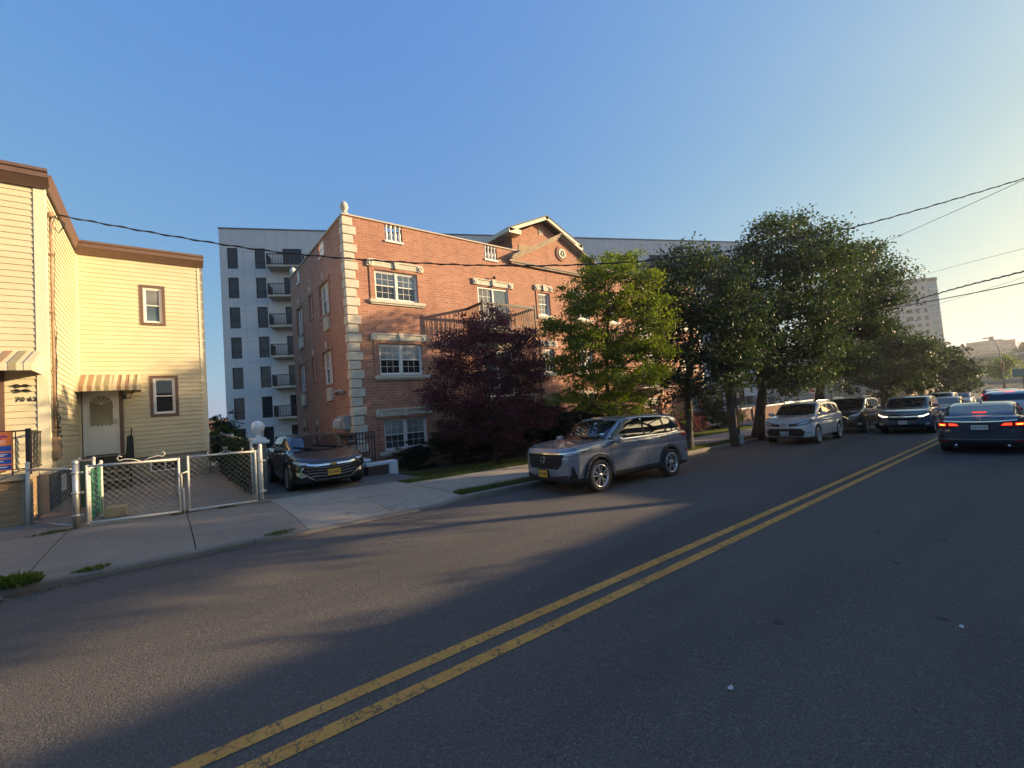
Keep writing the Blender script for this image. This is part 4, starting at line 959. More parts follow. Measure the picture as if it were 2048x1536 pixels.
for k in range(12):
    zt = 35.6 - 2.9 * k
    for x, w in ((3, 1.3), (7, 1.3), (11, 2.2), (15.5, 1.2), (19.5, 1.6), (24, 2.4), (28, 1.5), (31.3, 1.3)):
        x = x * (LT - 4) / 33.5
        if zt > 20.5: yy = 0.012
        elif 5 < x < LT - 8: yy = 3.012
        else: continue
        q = MB(); q.box(x, x + w, yy - .02, yy + .02, zt - 1.7, zt, 0); q.box(x - .08, x + w + .08, yy - .02, yy + .06, zt - 2.2, zt - 1.75, 1); q.box(x - .1, x, yy - .02, yy + .05, zt - 1.7, zt, 2)
        xf(q, MT).build("window", [TWG, GALV, TW1], tw)
# brown slab building on the hill
bs = thing("brown_slab_block", "dark brown stepped slab block on the hill far down the road", "apartment block", (525, 24, 4))
A, B = depthpt(1951, 690, 350), depthpt(2030, 678, 350); A.z = B.z = 0; ud = (B - A).normalized(); nd = Vector((-1, .4, 0)).normalized(); nd = (nd - ud * nd.dot(ud)).normalized(); MBk = frame_on(A, ud, nd); Lb = (B - A).length
BRS = brick("slab_block_brick", (0.16, 0.10, 0.085), (0.13, 0.085, 0.07), (0.19, 0.12, 0.10), (0.22, 0.17, 0.15), 3.0, 2.8, 0.6)
g = MB(); g.box(0, Lb * .36, -16, 0, -2, 21.5); g.box(Lb * .36, Lb * .66, -18, .8, -2, 24.0); g.box(Lb * .66, Lb, -16, 0, -2, 23.2); g.box(Lb * .62, Lb * .65, -8, -5, 24.0, 28.0); xf(g, MBk).build("wall", BRS, bs)
g = MB(); g.box(-.2, Lb * .36 - .01, -16, .2, 21.5, 22); g.box(Lb * .36, Lb * .66, -18, 1.0, 24.01, 24.6); g.box(Lb * .66 + .01, Lb + .2, -16, .2, 23.2, 23.8); xf(g, MBk).build("roof", plain("tar_roof", (0.05, 0.05, 0.05)), bs)
# brick rows seen far left between the yellow house and the grey block
for k in range(4):
    x = 5 + k * 7; h = 4.4 + (k % 3) * .8
    rw = thing("row_house", "small red brick house far off beyond the grey block's left corner", "house", (x + 3.3, 210, -7), 0, "brick houses far behind the yard")
    g = MB(); g.box(x, x + 6.6, 205, 216, -7, h); g.build("wall", plain("row_brick", (0.36, 0.15, 0.1), .9), rw)
    g = MB(); g.prism([(x - .2, h), (x + 6.8, h), (x + 3.3, h + 2.2)], lambda a, b: (a, 204.8, b), lambda a, b: (a, 216, b)); g.build("roof", plain("shingle_roof", (0.12, 0.10, 0.09)), rw)
    for z in (-2, 1.2):
        for xx in (1.2, 4.0): g = MB(); g.box(x + xx, x + xx + 1.2, 204.92, 205, z, z + 1.6); g.build("window", GLASSB, rw)
# ------------------------------------------------------------------ vehicles
def poly_sdf(P, X, Y):
    """signed distance of grid points to a polygon"""
    P = np.array(P, float); n = len(P); d = np.full(X.shape, 1e9); sgn = np.ones(X.shape)
    for i in range(n):
        a, b = P[i], P[i - 1]; e = b - a; wx, wy = X - a[0], Y - a[1]
        t = np.clip((wx * e[0] + wy * e[1]) / (e @ e), 0, 1)
        bx, by = wx - e[0] * t, wy - e[1] * t; d = np.minimum(d, bx * bx + by * by)
        c1, c2, c3 = Y >= a[1], Y < b[1], e[0] * wy > e[1] * wx
        flip = (c1 & c2 & c3) | (~c1 & ~c2 & ~c3); sgn = np.where(flip, -sgn, sgn)
    return sgn * np.sqrt(d)
def smax(a, b, k):
    h = np.maximum(k - np.abs(a - b), 0) / k; return np.maximum(a, b) + h * h * k * 0.25
def smin(a, b, k): return -smax(-a, -b, k)
def surface_nets(F, org, h):
    S = F < 0; nx, ny, nz = F.shape
    cor = [(i, j, k) for i in (0, 1) for j in (0, 1) for k in (0, 1)]
    sl = lambda A, c: A[c[0]:nx - 1 + c[0], c[1]:ny - 1 + c[1], c[2]:nz - 1 + c[2]]
    cs = sum(sl(S, c).astype(np.int8) for c in cor); act = (cs > 0) & (cs < 8)
    I = np.argwhere(act); val = [F[I[:, 0] + c[0], I[:, 1] + c[1], I[:, 2] + c[2]] for c in cor]
    acc = np.zeros((len(I), 3)); cnt = np.zeros(len(I))
    for a in range(8):
        for b in range(a + 1, 8):
            ca, cb = np.array(cor[a]), np.array(cor[b])
            if np.abs(ca - cb).sum() != 1: continue
            m = (val[a] < 0) != (val[b] < 0); t = np.where(m, val[a] / np.where(m, val[a] - val[b], 1), 0)
            acc += np.where(m[:, None], ca + t[:, None] * (cb - ca), 0); cnt += m
    V = (I + acc / cnt[:, None]) * h + np.array(org)
    idx = np.full(act.shape, -1, dtype=np.int64); idx[act] = np.arange(len(I))
    Q = []
    for ax in range(3):
        o = [a for a in range(3) if a != ax]
        A = np.take(S, range(0, S.shape[ax] - 1), ax); B = np.take(S, range(1, S.shape[ax]), ax)
        E = np.argwhere(A != B); E = E[(E[:, o[0]] > 0) & (E[:, o[1]] > 0) & (E[:, o[0]] < S.shape[o[0]] - 1) & (E[:, o[1]] < S.shape[o[1]] - 1)]
        d0 = np.zeros(3, int); d0[o[0]] = 1; d1 = np.zeros(3, int); d1[o[1]] = 1
        q = [E - d0 - d1, E - d1, E, E - d0]; q = np.stack([idx[c[:, 0], c[:, 1], c[:, 2]] for c in q], 1)
        s = S[E[:, 0], E[:, 1], E[:, 2]]; f = s if ax != 1 else ~s
        q = np.where(f[:, None], q, q[:, ::-1]); Q.append(q)
    return V, np.concatenate(Q)
def sym(P): return list(P) + [(x, -y) for x, y in reversed(P) if abs(y) > 1e-9]
def symf(P): return list(P) + [(-y, z) for y, z in reversed(P) if abs(y) > 1e-9]
class Car: pass
def car_body(sp, res):
    L, W, H = sp['L'], sp['W'] / 2, sp['H']
    x = np.arange(-L / 2 - .08, L / 2 + .08 + res, res); y = np.arange(-W - .08, W + .08 + res, res); z = np.arange(.05, H + .10 + res, res)
    XZ = np.meshgrid(x, z, indexing='ij'); XY = np.meshgrid(x, y, indexing='ij'); YZ = np.meshgrid(y, z, indexing='ij')
    s = poly_sdf(sp['side'], *XZ)[:, None, :]; p = poly_sdf(sym(sp['plan']), *XY)[:, :, None]; f = poly_sdf(symf(sp['sect']), *YZ)[None]
    lo = smax(smax(s, f, sp.get('k1', .13)), p, sp.get('k2', .16))
    gs = poly_sdf(sp['gside'], *XZ)[:, None, :]; gp = poly_sdf(sym(sp['gplan']), *XY)[:, :, None]; gf = poly_sdf(symf(sp['gsect']), *YZ)[None]
    gh = smax(smax(gs, gf, .12), gp, .2)
    X, Z = XZ[0][:, None, :], XZ[1][:, None, :]; Yg = np.abs(y)[None, :, None]
    R = sp['R']
    for ax in (sp['fx'], sp['rx']):
        fl = smax(smax(smax(np.sqrt((X - ax) ** 2 + (Z - R) ** 2) - (R + .10), Yg - (W + .005) + 0 * X, .05), (W - .2) - Yg + 0 * X, .05), sp.get('flz', .26) - Z + 0 * Yg, .04)
        lo = smin(lo, fl, .05)
    # character crease along the flank
    cz = sp.get('crease', .86); lo = lo + 0.010 * np.exp(-((Z - (cz - .10) + .03 * X / L) / .05) ** 2) * (Yg > W * .6)
    F = smin(lo, gh, .05)
    for ax in (sp['fx'], sp['rx']):
        well = smax(np.sqrt((X - ax) ** 2 + (Z - R) ** 2) - (R + .055), (W - .36) - Yg + 0 * X, .03); F = smax(F, -well, .02)
    V, Q = surface_nets(F, (x[0], y[0], z[0]), res)
    return V, Q
def mesh_np(name, V, Q, mats, mi=None, smooth=True):
    me = bpy.data.meshes.new(name); n, m = len(V), len(Q); k = Q.shape[1]
    me.vertices.add(n); me.vertices.foreach_set("co", np.asarray(V, np.float32).ravel())
    me.loops.add(m * k); me.loops.foreach_set("vertex_index", np.asarray(Q, np.int32).ravel())
    me.polygons.add(m); me.polygons.foreach_set("loop_start", np.arange(0, m * k, k, dtype=np.int32)); me.polygons.foreach_set("loop_total", np.full(m, k, np.int32))
    if mi is not None: me.polygons.foreach_set("material_index", np.asarray(mi, np.int32))
    me.polygons.foreach_set("use_smooth", np.full(m, smooth)); 
    for x in mats: me.materials.append(x)
    me.update(calc_edges=True); me.validate(); return me
def smooth_poly(P, it=1):
    return P
def decal(car, name, poly, axis, eps, mat, parent=None, flip=1, step=.06, local=True):
    """sheet that follows the body surface: a 2D outline pressed on from one side"""
    bm = bmesh.new(); vs_ = [bm.verts.new((a, b, 0)) for a, b in poly]; bm.faces.new(vs_)
    xs = [p[0] for p in poly]; ys = [p[1] for p in poly]
    for (lo, hi, nrm) in ((min(xs), max(xs), (1, 0, 0)), (min(ys), max(ys), (0, 1, 0))):
        n = int((hi - lo) / step)
        for i in range(1, n + 1):
            t = lo + (hi - lo) * i / (n + 1)
            bmesh.ops.bisect_plane(bm, geom=bm.verts[:] + bm.edges[:] + bm.faces[:], plane_co=(nrm[0] * t, nrm[1] * t, 0), plane_no=nrm)
    bm.verts.index_update(); co = []
    for v in bm.verts:
        a, b = v.co.x, v.co.y
        if axis == 'side': o, d = Vector((a, 5 * flip, b)), Vector((0, -flip, 0))
        elif axis == 'diag': k_ = .7071; d = Vector((-k_, -k_ * flip, 0)); o = Vector((-k_ * a, k_ * flip * a, b)) - d * 6
        elif axis == 'rdiag': k_ = .7071; d = Vector((k_, -k_ * flip, 0)); o = Vector((k_ * a, k_ * flip * a, b)) - d * 6
        elif axis == 'front': o, d = Vector((6, a * flip, b)), Vector((-1, 0, 0))
        elif axis == 'rear': o, d = Vector((-6, a * flip, b)), Vector((1, 0, 0))
        else: o, d = Vector((a, b * flip, 4)), Vector((0, 0, -1))
        hit = car.bvh.ray_cast(o, d)
        co.append(None if hit[0] is None else hit[0] - d * eps)
    fs = []
    for f in bm.faces:
        ii = [v.index for v in f.verts]
        if any(co[i] is None for i in ii): continue
        p = [co[i] for i in ii]
        if max((p[k] - p[k - 1]).length for k in range(len(p))) > .28: continue
        fs.append(ii)
    V = [c if c is not None else Vector((0, 0, 0)) for c in co]; bm.free()
    used = sorted({i for f in fs for i in f}); re = {o: n for n, o in enumerate(used)}
    mb = MB(); mb.add([V[i] for i in used], [[re[i] for i in f] for f in fs], 0, True)
    o = mb.build(name, mat, parent or car.body, local=True)
    return o
def line_poly(pts, w):
    """thin closed outline round a polyline"""
    P = [Vector((a, b)) for a, b in pts]; Lf, Rt = [], []
    for i, p in enumerate(P):
        d = (P[min(i + 1, len(P) - 1)] - P[max(i - 1, 0)]).normalized(); n = Vector((-d.y, d.x)); Lf.append(p + n * w / 2); Rt.append(p - n * w / 2)
    return [tuple(p) for p in Lf + Rt[::-1]]
TYRE = plain("tyre_rubber", (0.02, 0.02, 0.02), 0.8, var=.3, scale=20); ALLOY = plain("alloy", (0.60, 0.61, 0.63), 0.28, 0.85, var=.06); HUBD = plain("brake_dark", (0.02, 0.02, 0.02), 0.6)
TRIM = plain("black_trim", (0.010, 0.010, 0.011), 0.6, spec=0.25); CHROME = plain("chrome", (0.75, 0.76, 0.78), 0.12, 1.0, var=.03); CLADDING = plain("grey_cladding", (0.028, 0.028, 0.03), 0.75, spec=0.25)
CARGLASS = glass("car_glass", (0.010, 0.012, 0.014), 0.015, 1.7); LENS = glass("lamp_lens", (0.42, 0.44, 0.46), 0.06, 1.6); REDL = glass("red_lens", (0.32, 0.012, 0.012), 0.12, 1.5)
BRAKE = emit("brake_light_glow", (1.0, 0.05, 0.02), 0.75); BRAKEHOT = emit("brake_bulb_glow", (1.0, 0.28, 0.04), 2.0); DRL = emit("running_light", (1.0, 0.85, 0.5), 3.5)
PLATEY = plain("gold_plate", (0.62, 0.36, 0.04), 0.45, var=.05); PLATEW = plain("white_plate", (0.62, 0.63, 0.64), 0.45, var=.05); GOLD = plain("gold_emblem", (0.75, 0.52, 0.12), 0.3, 0.8)
def make_wheels(car, sp, style):
    R, W = sp['R'], sp['W'] / 2; rr = R * .70
    hub = MB(); hub.lathe([(0, -.10), (rr * .95, -.10), (rr * .95, .02), (0, .02)], n=24, axis='y')
    ty = MB(); ty.lathe([(rr, -.11), (R * .93, -.115), (R * .985, -.095), (R, -.06), (R, .06), (R * .985, .095), (R * .93, .115), (R * .8, .118), (rr, .10), (rr, -.11)], n=40, axis='y')
    rm = MB(); rm.lathe([(rr * 1.005, .06), (rr * 1.005, .112), (rr * .93, .112), (rr * .90, .05)], n=36, axis='y'); rm.lathe([(0, .10), (.055, .10), (.07, .085), (.07, .04)], n=20, axis='y')
    ns = {'y5': 5, 's10': 10, 'v5': 5}[style]
    for k in range(ns):
        t = 2 * math.pi * k / ns + .3
        def sp_(a0, a1, w0, w1, r0=.055, r1=rr * .95, y0=.098, y1=.108):
            P = []
            for r, a, w, yy in ((r0, a0, w0, y0), (r1, a1, w1, y1)):
                c, s_ = math.cos(a), math.sin(a)
                for sg in (-1, 1): P.append((r * c - sg * w * s_, yy, r * s_ + sg * w * c))
            V = P + [(p[0], p[1] - .03, p[2]) for p in P]
            rm.add(V, [(0, 1, 3, 2), (4, 6, 7, 5), (0, 2, 6, 4), (1, 5, 7, 3)])
        if style == 'v5': sp_(t + .12, t + .24, .014, .019); sp_(t - .12, t - .24, .014, .019)
        elif style == 'y5': sp_(t, t + .16, .03, .018, r0=.05); sp_(t, t - .16, .03, .018); sp_(t, t, .03, .02, r1=rr * .6)
        else: sp_(t, t, .018, .016)
    meshes = None
    for (x, sg) in ((sp['fx'], 1), (sp['fx'], -1), (sp['rx'], 1), (sp['rx'], -1)):
        if meshes is None:
            w = hub.build("wheel", HUBD, car.root, local=True); a = ty.build("tyre", TYRE, w, local=True); b = rm.build("rim", sp.get('rimmat', ALLOY), w, local=True); meshes = (w.data, a.data, b.data)
        else:
            w = put(bpy.data.objects.new("wheel", meshes[0]), car.root, True); a = put(bpy.data.objects.new("tyre", meshes[1]), w, True); b = put(bpy.data.objects.new("rim", meshes[2]), w, True)
        w.location = (x, sg * (W - .125), R)
        if sg < 0: w.rotation_euler = (0, 0, math.pi)
def place_root(root, x, y, heading, scale=.94):
    """stand a car on the sloping road; heading = world angle of its forward direction"""
    f = Vector((math.cos(heading), math.sin(heading), 0)); z0 = zr(x); f.z = -.03 * f.x; f.normalize()
    n = Vector((.03, 0, 1)).normalized(); l = n.cross(f).normalized()
    M = Matrix(((f.x, l.x, n.x, x), (f.y, l.y, n.y, y), (f.z, l.z, n.z, z0), (0, 0, 0, 1)))
    root.rotation_euler = M.to_euler(); root.location = (x, y, z0 + .003); root.scale = (scale,) * 3
def car(name, label, cat, sp, paint, x, y, heading, res=.03, group=None, style='y5', scale=.94):
    c = Car(); c.root = thing(name, label, cat, (0, 0, 0), 0, group); c.sp = sp
    key = id(sp), res
    V, Q = car_body(sp, res); cen = V[Q].mean(1); W = sp['W'] / 2; R = sp['R']
    mi = np.zeros(len(Q), int)
    if sp.get('clad', 0):
        for ax in (sp['fx'], sp['rx']): mi[(np.hypot(cen[:, 0] - ax, cen[:, 2] - R) < R + sp['clad']) & (np.abs(cen[:, 1]) > W * .80) & (cen[:, 2] < R * 2.6)] = 1
    mi[cen[:, 2] < sp.get('sill', .27)] = 1
    for ax in (sp['fx'], sp['rx']): mi[(np.hypot(cen[:, 0] - ax, cen[:, 2] - R) < R + .056) & (np.abs(cen[:, 1]) < W * .94)] = 2
    me = mesh_np("body", V, Q, [paint, CLADDING, TYRE], mi)
    c.body = put(bpy.data.objects.new("body", me), c.root, True); c.paint = paint
    c.bvh = BVHTree.FromPolygons([Vector(v) for v in V], [tuple(q) for q in Q.tolist()])
    make_wheels(c, sp, style)
    place_root(c.root, x, y, heading, scale)
    return c
def side_glass(c, surround, panes, seams=(), handles=(), surmat=None):
    for fl in (1, -1):
        decal(c, "window_surround", surround, 'side', .004, surmat or TRIM, c.root, fl)
        for P in panes: decal(c, "window", P, 'side', .008, CARGLASS, c.root, fl)
        for sm in seams: decal(c, "door_seam", line_poly(sm, .012), 'side', .003, TRIM, c.root, fl, step=.08)
        for (hx, hz) in handles:
            hit = c.bvh.ray_cast(Vector((hx, 5 * fl, hz)), Vector((0, -fl, 0)))[0]
            g = MB(); g.bbox(hx - .11, hx + .11, hit.y - .005, hit.y + fl * .035 if fl > 0 else hit.y + .005, hz - .018, hz + .018, b=.01) if fl > 0 else g.bbox(hx - .11, hx + .11, hit.y - .035, hit.y + .005, hz - .018, hz + .018, b=.01)
            g.build("door_handle", c.paint, c.root, local=True)
def arches(c, w=.085):
    for ax in (c.sp['fx'], c.sp['rx']):
        R = c.sp['R']; a = np.linspace(-.30, math.pi + .30, 30); ri, ro = R + .052, R + .055 + w
        P = [(ax + ri * math.cos(t), R + ri * math.sin(t)) for t in a] + [(ax + ro * math.cos(t), R + ro * math.sin(t)) for t in a[::-1]]
        for fl in (1, -1): decal(c, "wheel_arch", P, 'side', .012, CLADDING, c.root, fl, step=.035)
def headlight(c, P, Q, lens=LENS, rear=False):
    for fl in (1, -1):
        decal(c, "taillight" if rear else "headlight", P, 'rdiag' if rear else 'diag', .007, REDL if rear else TRIM, c.root, fl, step=.04)
        if Q: decal(c, "headlight_lens", Q, 'diag', .012, lens, c.root, fl, step=.03)
def mirrors(c, x, z, w=.20, h=.14):
    for fl in (1, -1):
        y = c.sp['W'] / 2 * .93
        bm = bmesh.new(); bmesh.ops.create_icosphere(bm, subdivisions=3, radius=1)
        M = Matrix.Translation((x, fl * (y + .11), z)) @ Matrix.Diagonal((.085, w / 2, h / 2, 1))
        for v in bm.verts:
            for k in range(3): v.co[k] = math.copysign(abs(v.co[k]) ** .6, v.co[k])
        g = MB(); g.bm(bm, 0, True, M); bm.free(); g.bar((x, fl * (y - .06), z - .05), (x, fl * (y + .06), z - .05), .05, .04, mi=1)
        m = g.build("mirror", [c.paint, TRIM], c.root, local=True)
        q = MB(); q.quad((x - .086, fl * (y + .02), z - h * .38), (x - .086, fl * (y + .19), z - h * .38), (x - .086, fl * (y + .19), z + h * .38), (x - .086, fl * (y + .02), z + h * .38)); q.build("mirror_glass", CHROME, m, local=True)
def plate(c, axis, z, txt, mat, ink, w=.31, h=.155, dy=0, frame=True):
    s = 1 if axis == 'front' else -1
    pts = [c.bvh.ray_cast(Vector((6 * s, dy + d, z + e)), Vector((-s, 0, 0)))[0] for d in (-w / 2, 0, w / 2) for e in (-h / 2, h / 2)]
    px = max(p.x * s for p in pts if p) + .03
    M = Matrix(((0, 0, s, px * s), (s, 0, 0, dy), (0, 1, 0, z), (0, 0, 0, 1)))
    g = MB(); g.bbox(-w / 2, w / 2, -h / 2, h / 2, -.004, 0, b=.002)
    if frame:
        for b_ in ((-w / 2 - .012, w / 2 + .012, h / 2, h / 2 + .018), (-w / 2 - .012, w / 2 + .012, -h / 2 - .012, -h / 2), (-w / 2 - .012, -w / 2, -h / 2, h / 2), (w / 2, w / 2 + .012, -h / 2, h / 2)): g.box(*b_, -.02, .005, 1)
    g.box(-w / 2 - .01, w / 2 + .01, -h / 2 - .01, h / 2 + .01, -.10, -.005, 1)
    pl = xf(g, M).build("license_plate", [mat, TRIM], c.root, local=True)
    t = text_obj("plate_number", txt, .066, ink, pl, Matrix.Identity(4), .001, bold=.002); t.data.transform(M @ Matrix.Translation((0, -.005, .002)))
INKB = plain("navy_ink", (0.01, 0.012, 0.05), 0.5); INKG = plain("green_ink", (0.02, 0.10, 0.05), 0.5)
def h_emblem(c, axis, z, s, mat=CHROME):
    sg = 1 if axis == 'front' else -1
    hit = c.bvh.ray_cast(Vector((6 * sg, 0, z)), Vector((-sg, 0, 0)))[0]
    g = MB()
    for a, b in (((-.42, -.5), (-.34, .5)), ((.42, -.5), (.34, .5))): g.bar((a[0] * s, a[1] * s, 0), (b[0] * s, b[1] * s, 0), .2 * s, .02, up=(0, 0, 1))
    g.bar((-.4 * s, 0, 0), (.4 * s, 0, 0), .18 * s, .02, up=(0, 0, 1))
    ring = [(-.55, -.62), (.55, -.62), (.72, .5), (.6, .66), (-.6, .66), (-.72, .5), (-.55, -.62)]
    g.tube([(a * s, b * s, 0) for a, b in ring], .05 * s, 6)
    M = Matrix(((0, 0, sg, hit.x + sg * .025), (sg, 0, 0, 0), (0, 1, 0, z), (0, 0, 0, 1)))
    xf(g, M).build("emblem", mat, c.root, local=True)
# ---- body shapes
CRV = dict(L=4.69, W=1.866, H=1.69, R=.36, fx=1.42, rx=-1.28, sill=.36, clad=0, crease=.98,
    side=[(2.18, .22), (2.31, .30), (2.35, .50), (2.345, .80), (2.30, .95), (2.20, 1.015), (1.75, 1.085), (1.2, 1.13), (.9, 1.15), (-.5, 1.14), (-1.6, 1.19), (-2.10, 1.20), (-2.26, 1.12), (-2.31, .95), (-2.34, .70), (-2.34, .50), (-2.28, .34), (-2.1, .24)],
    plan=[(2.37, 0), (2.335, .42), (2.235, .69), (2.03, .87), (1.6, .93), (0, .94), (-1.6, .93), (-2.12, .88), (-2.28, .74), (-2.34, .4), (-2.35, 0)],
    sect=[(0, .20), (.78, .20), (.90, .28), (.93, .45), (.938, .72), (.925, .95), (.89, 1.13), (.84, 1.24), (0, 1.30)],
    gside=[(1.25, .95), (1.12, 1.13), (.55, 1.46), (.28, 1.60), (-.1, 1.67), (-.7, 1.69), (-1.5, 1.645), (-1.88, 1.57), (-2.10, 1.34), (-2.24, 1.10), (-2.2, .95)],
    gplan=[(1.3, 0), (1.2, .74), (.4, .87), (-1.5, .88), (-2.12, .76), (-2.25, 0)], gsect=[(0, .9), (.91, .9), (.895, 1.13), (.74, 1.58), (.64, 1.665), (0, 1.70)])
SEDAN = dict(L=4.93, W=1.855, H=1.46, R=.335, fx=1.515, rx=-1.315, sill=.22, clad=0, crease=.80,
    side=[(2.28, .17), (2.42, .26), (2.465, .46), (2.44, .64), (2.36, .735), (2.1, .82), (1.6, .905), (1.1, .965), (.9, .985), (-.5, .985), (-1.5, 1.03), (-2.2, 1.07), (-2.40, 1.06), (-2.46, .92), (-2.44, .62), (-2.42, .36), (-2.25, .2)],
    plan=[(2.47, 0), (2.43, .42), (2.30, .72), (2.06, .87), (1.6, .92), (0, .93), (-1.6, .92), (-2.15, .87), (-2.36, .72), (-2.45, .35), (-2.46, 0)],
    sect=[(0, .16), (.78, .16), (.89, .24), (.92, .42), (.932, .62), (.92, .82), (.87, .99), (.82, 1.08), (0, 1.14)],
    gside=[(1.25, .85), (1.10, .97), (.35, 1.31), (.05, 1.40), (-.4, 1.452), (-.9, 1.44), (-1.4, 1.33), (-1.9, 1.14), (-2.15, 1.04), (-2.15, .85)],
    gplan=[(1.35, 0), (1.2, .72), (.4, .85), (-1.3, .84), (-2.0, .70), (-2.2, 0)], gsect=[(0, .8), (.90, .8), (.875, .98), (.68, 1.36), (.58, 1.43), (0, 1.465)])
RAV = dict(CRV, L=4.57, W=1.845, H=1.67, R=.35, fx=1.34, rx=-1.32, clad=0, sill=.30, crease=.95,
    side=[(2.10, .22), (2.22, .30), (2.27, .50), (2.265, .66), (2.20, .86), (2.06, .98), (1.7, 1.06), (1.15, 1.12), (.9, 1.14), (-.5, 1.14), (-1.6, 1.19), (-2.10, 1.20), (-2.24, 1.10), (-2.28, .9), (-2.28, .50), (-2.2, .34), (-2.05, .24)],
    plan=[(2.28, 0), (2.24, .46), (2.10, .76), (1.86, .89), (1.4, .92), (0, .925), (-1.6, .92), (-2.08, .87), (-2.22, .74), (-2.28, .4), (-2.28, 0)])
HALF = math.pi
# ---- grey crossover at the kerb
GREYP = carpaint("slate_grey_paint", (0.205, 0.215, 0.235), 0.1, .22)
c = car("parked_suv", "slate grey crossover with gold plate parked at the kerb in front of the green tree", "suv", CRV, GREYP, 8.40, 6.79, HALF - .045, .022, style='v5', scale=.93)
sur = [(1.02, 1.10), (.44, 1.515), (.30, 1.575), (-.3, 1.605), (-1.15, 1.59), (-1.5, 1.54), (-1.90, 1.29), (-1.84, 1.17), (-1.28, 1.125)]
panes = [[(.93, 1.145), (.66, 1.335), (.40, 1.495), (.28, 1.54), (-.27, 1.57), (-.29, 1.145)], [(-.36, 1.145), (-.34, 1.57), (-1.06, 1.555), (-1.20, 1.155)], [(-1.28, 1.17), (-1.13, 1.55), (-1.42, 1.515), (-1.80, 1.29), (-1.75, 1.20)]]
seams = [[(.98, 1.09), (1.00, .8), (.92, .42)], [(-.31, 1.11), (-.33, .44)], [(-1.24, 1.12), (-1.28, .9), (-1.0, .74), (-.85, .45)], [(2.1, 1.0), (1.7, 1.055), (1.2, 1.095)]]
side_glass(c, sur, panes, seams, [(-.12, 1.03), (-1.06, 1.05)], CHROME)
for fl in (1, -1):
    decal(c, "window_surround", [(.99, 1.125), (.43, 1.51), (.29, 1.56), (-.3, 1.59), (-1.15, 1.575), (-1.48, 1.53), (-1.86, 1.29), (-1.80, 1.18), (-1.28, 1.135)], 'side', .006, TRIM, c.root, fl)
    decal(c, "sill_cladding", [(1.0, .26), (1.0, .40), (-.8, .42), (-.9, .50), (-1.0, .26)], 'side', .006, CLADDING, c.root, fl)
    decal(c, "bumper_vent", [(-1.03, .36), (-.99, .63), (-.945, .62), (-.86, .37)], 'diag', .006, TRIM, c.root, fl, step=.05)
    decal(c, "headlight_trim", line_poly([(-1.40, .90), (-1.05, .925), (-.72, .968), (-.60, .985)], .018), 'diag', .012, CHROME, c.root, fl, step=.05)
    decal(c, "reflector", [(-1.98, .62), (-1.98, .66), (-2.1, .66), (-2.1, .62)], 'side', .006, REDL, c.root, fl)
headlight(c, [(-1.40, .845), (-1.38, .89), (-1.05, .915), (-.72, .958), (-.58, .98), (-.70, .925), (-.95, .86), (-1.2, .83)], [(-1.16, .855), (-1.14, .885), (-.80, .935), (-.74, .94), (-.84, .90), (-1.0, .865)])
headlight(c, [(-1.10, .98), (-1.02, 1.14), (-.92, 1.30), (-.86, 1.50), (-.76, 1.50), (-.72, 1.30), (-.66, 1.16), (-.74, 1.0)], None, rear=True); arches(c)
decal(c, "windshield", [(1.16, -.50), (1.06, -.74), (.42, -.625), (.36, -.3), (.345, 0), (.36, .3), (.42, .625), (1.06, .74), (1.16, .50), (1.19, 0)], 'top', .007, CARGLASS, c.root)
decal(c, "rear_window", [(-.64, 1.24), (-.55, 1.52), (.55, 1.52), (.64, 1.24)], 'rear', .007, CARGLASS, c.root)
decal(c, "grille", [(-.46, .565), (-.56, .68), (-.585, .86), (-.56, .885), (.56, .885), (.585, .86), (.56, .68), (.46, .565)], 'front', .006, TRIM, c.root)
decal(c, "lower_grille", [(-.74, .26), (-.80, .36), (-.76, .45), (-.3, .40), (.3, .40), (.76, .45), (.80, .36), (.74, .26)], 'front', .005, CLADDING, c.root)
decal(c, "grille_bar", line_poly([(-.92, .955), (-.62, .905), (0, .895), (.62, .905), (.92, .955)], .022), 'front', .014, CHROME, c.root, step=.05)
for z, w in ((.62, .44), (.68, .50), (.74, .53), (.80, .54)):
    for k in range(-2, 3):
        a = k * .21 + (.05 if int(z * 50) % 2 else -.05); decal(c, "grille_bar", [(a - .085, z), (a + .085, z), (a + .085, z + .016), (a - .085, z + .016)], 'front', .014, CLADDING, c.root)
h_emblem(c, 'front', .755, .105); plate(c, 'front', .455, "LFC 4985", PLATEY, INKB); mirrors(c, .86, 1.12, .22, .16)
hit = c.bvh.ray_cast(Vector((.62, -.42, 4)), Vector((0, 0, -1)))[0]
decal(c, "windshield_sticker", [(.96, .50), (.90, .50), (.90, .64), (.96, .64)], 'top', .011, plain("sticker_paper", (.45, .6, .62), .6), c.root); decal(c, "windshield_sticker", [(.55, -.03), (.50, -.03), (.50, .05), (.55, .05)], 'top', .011, plain("sticker_paper", (.45, .6, .62), .6), c.root)
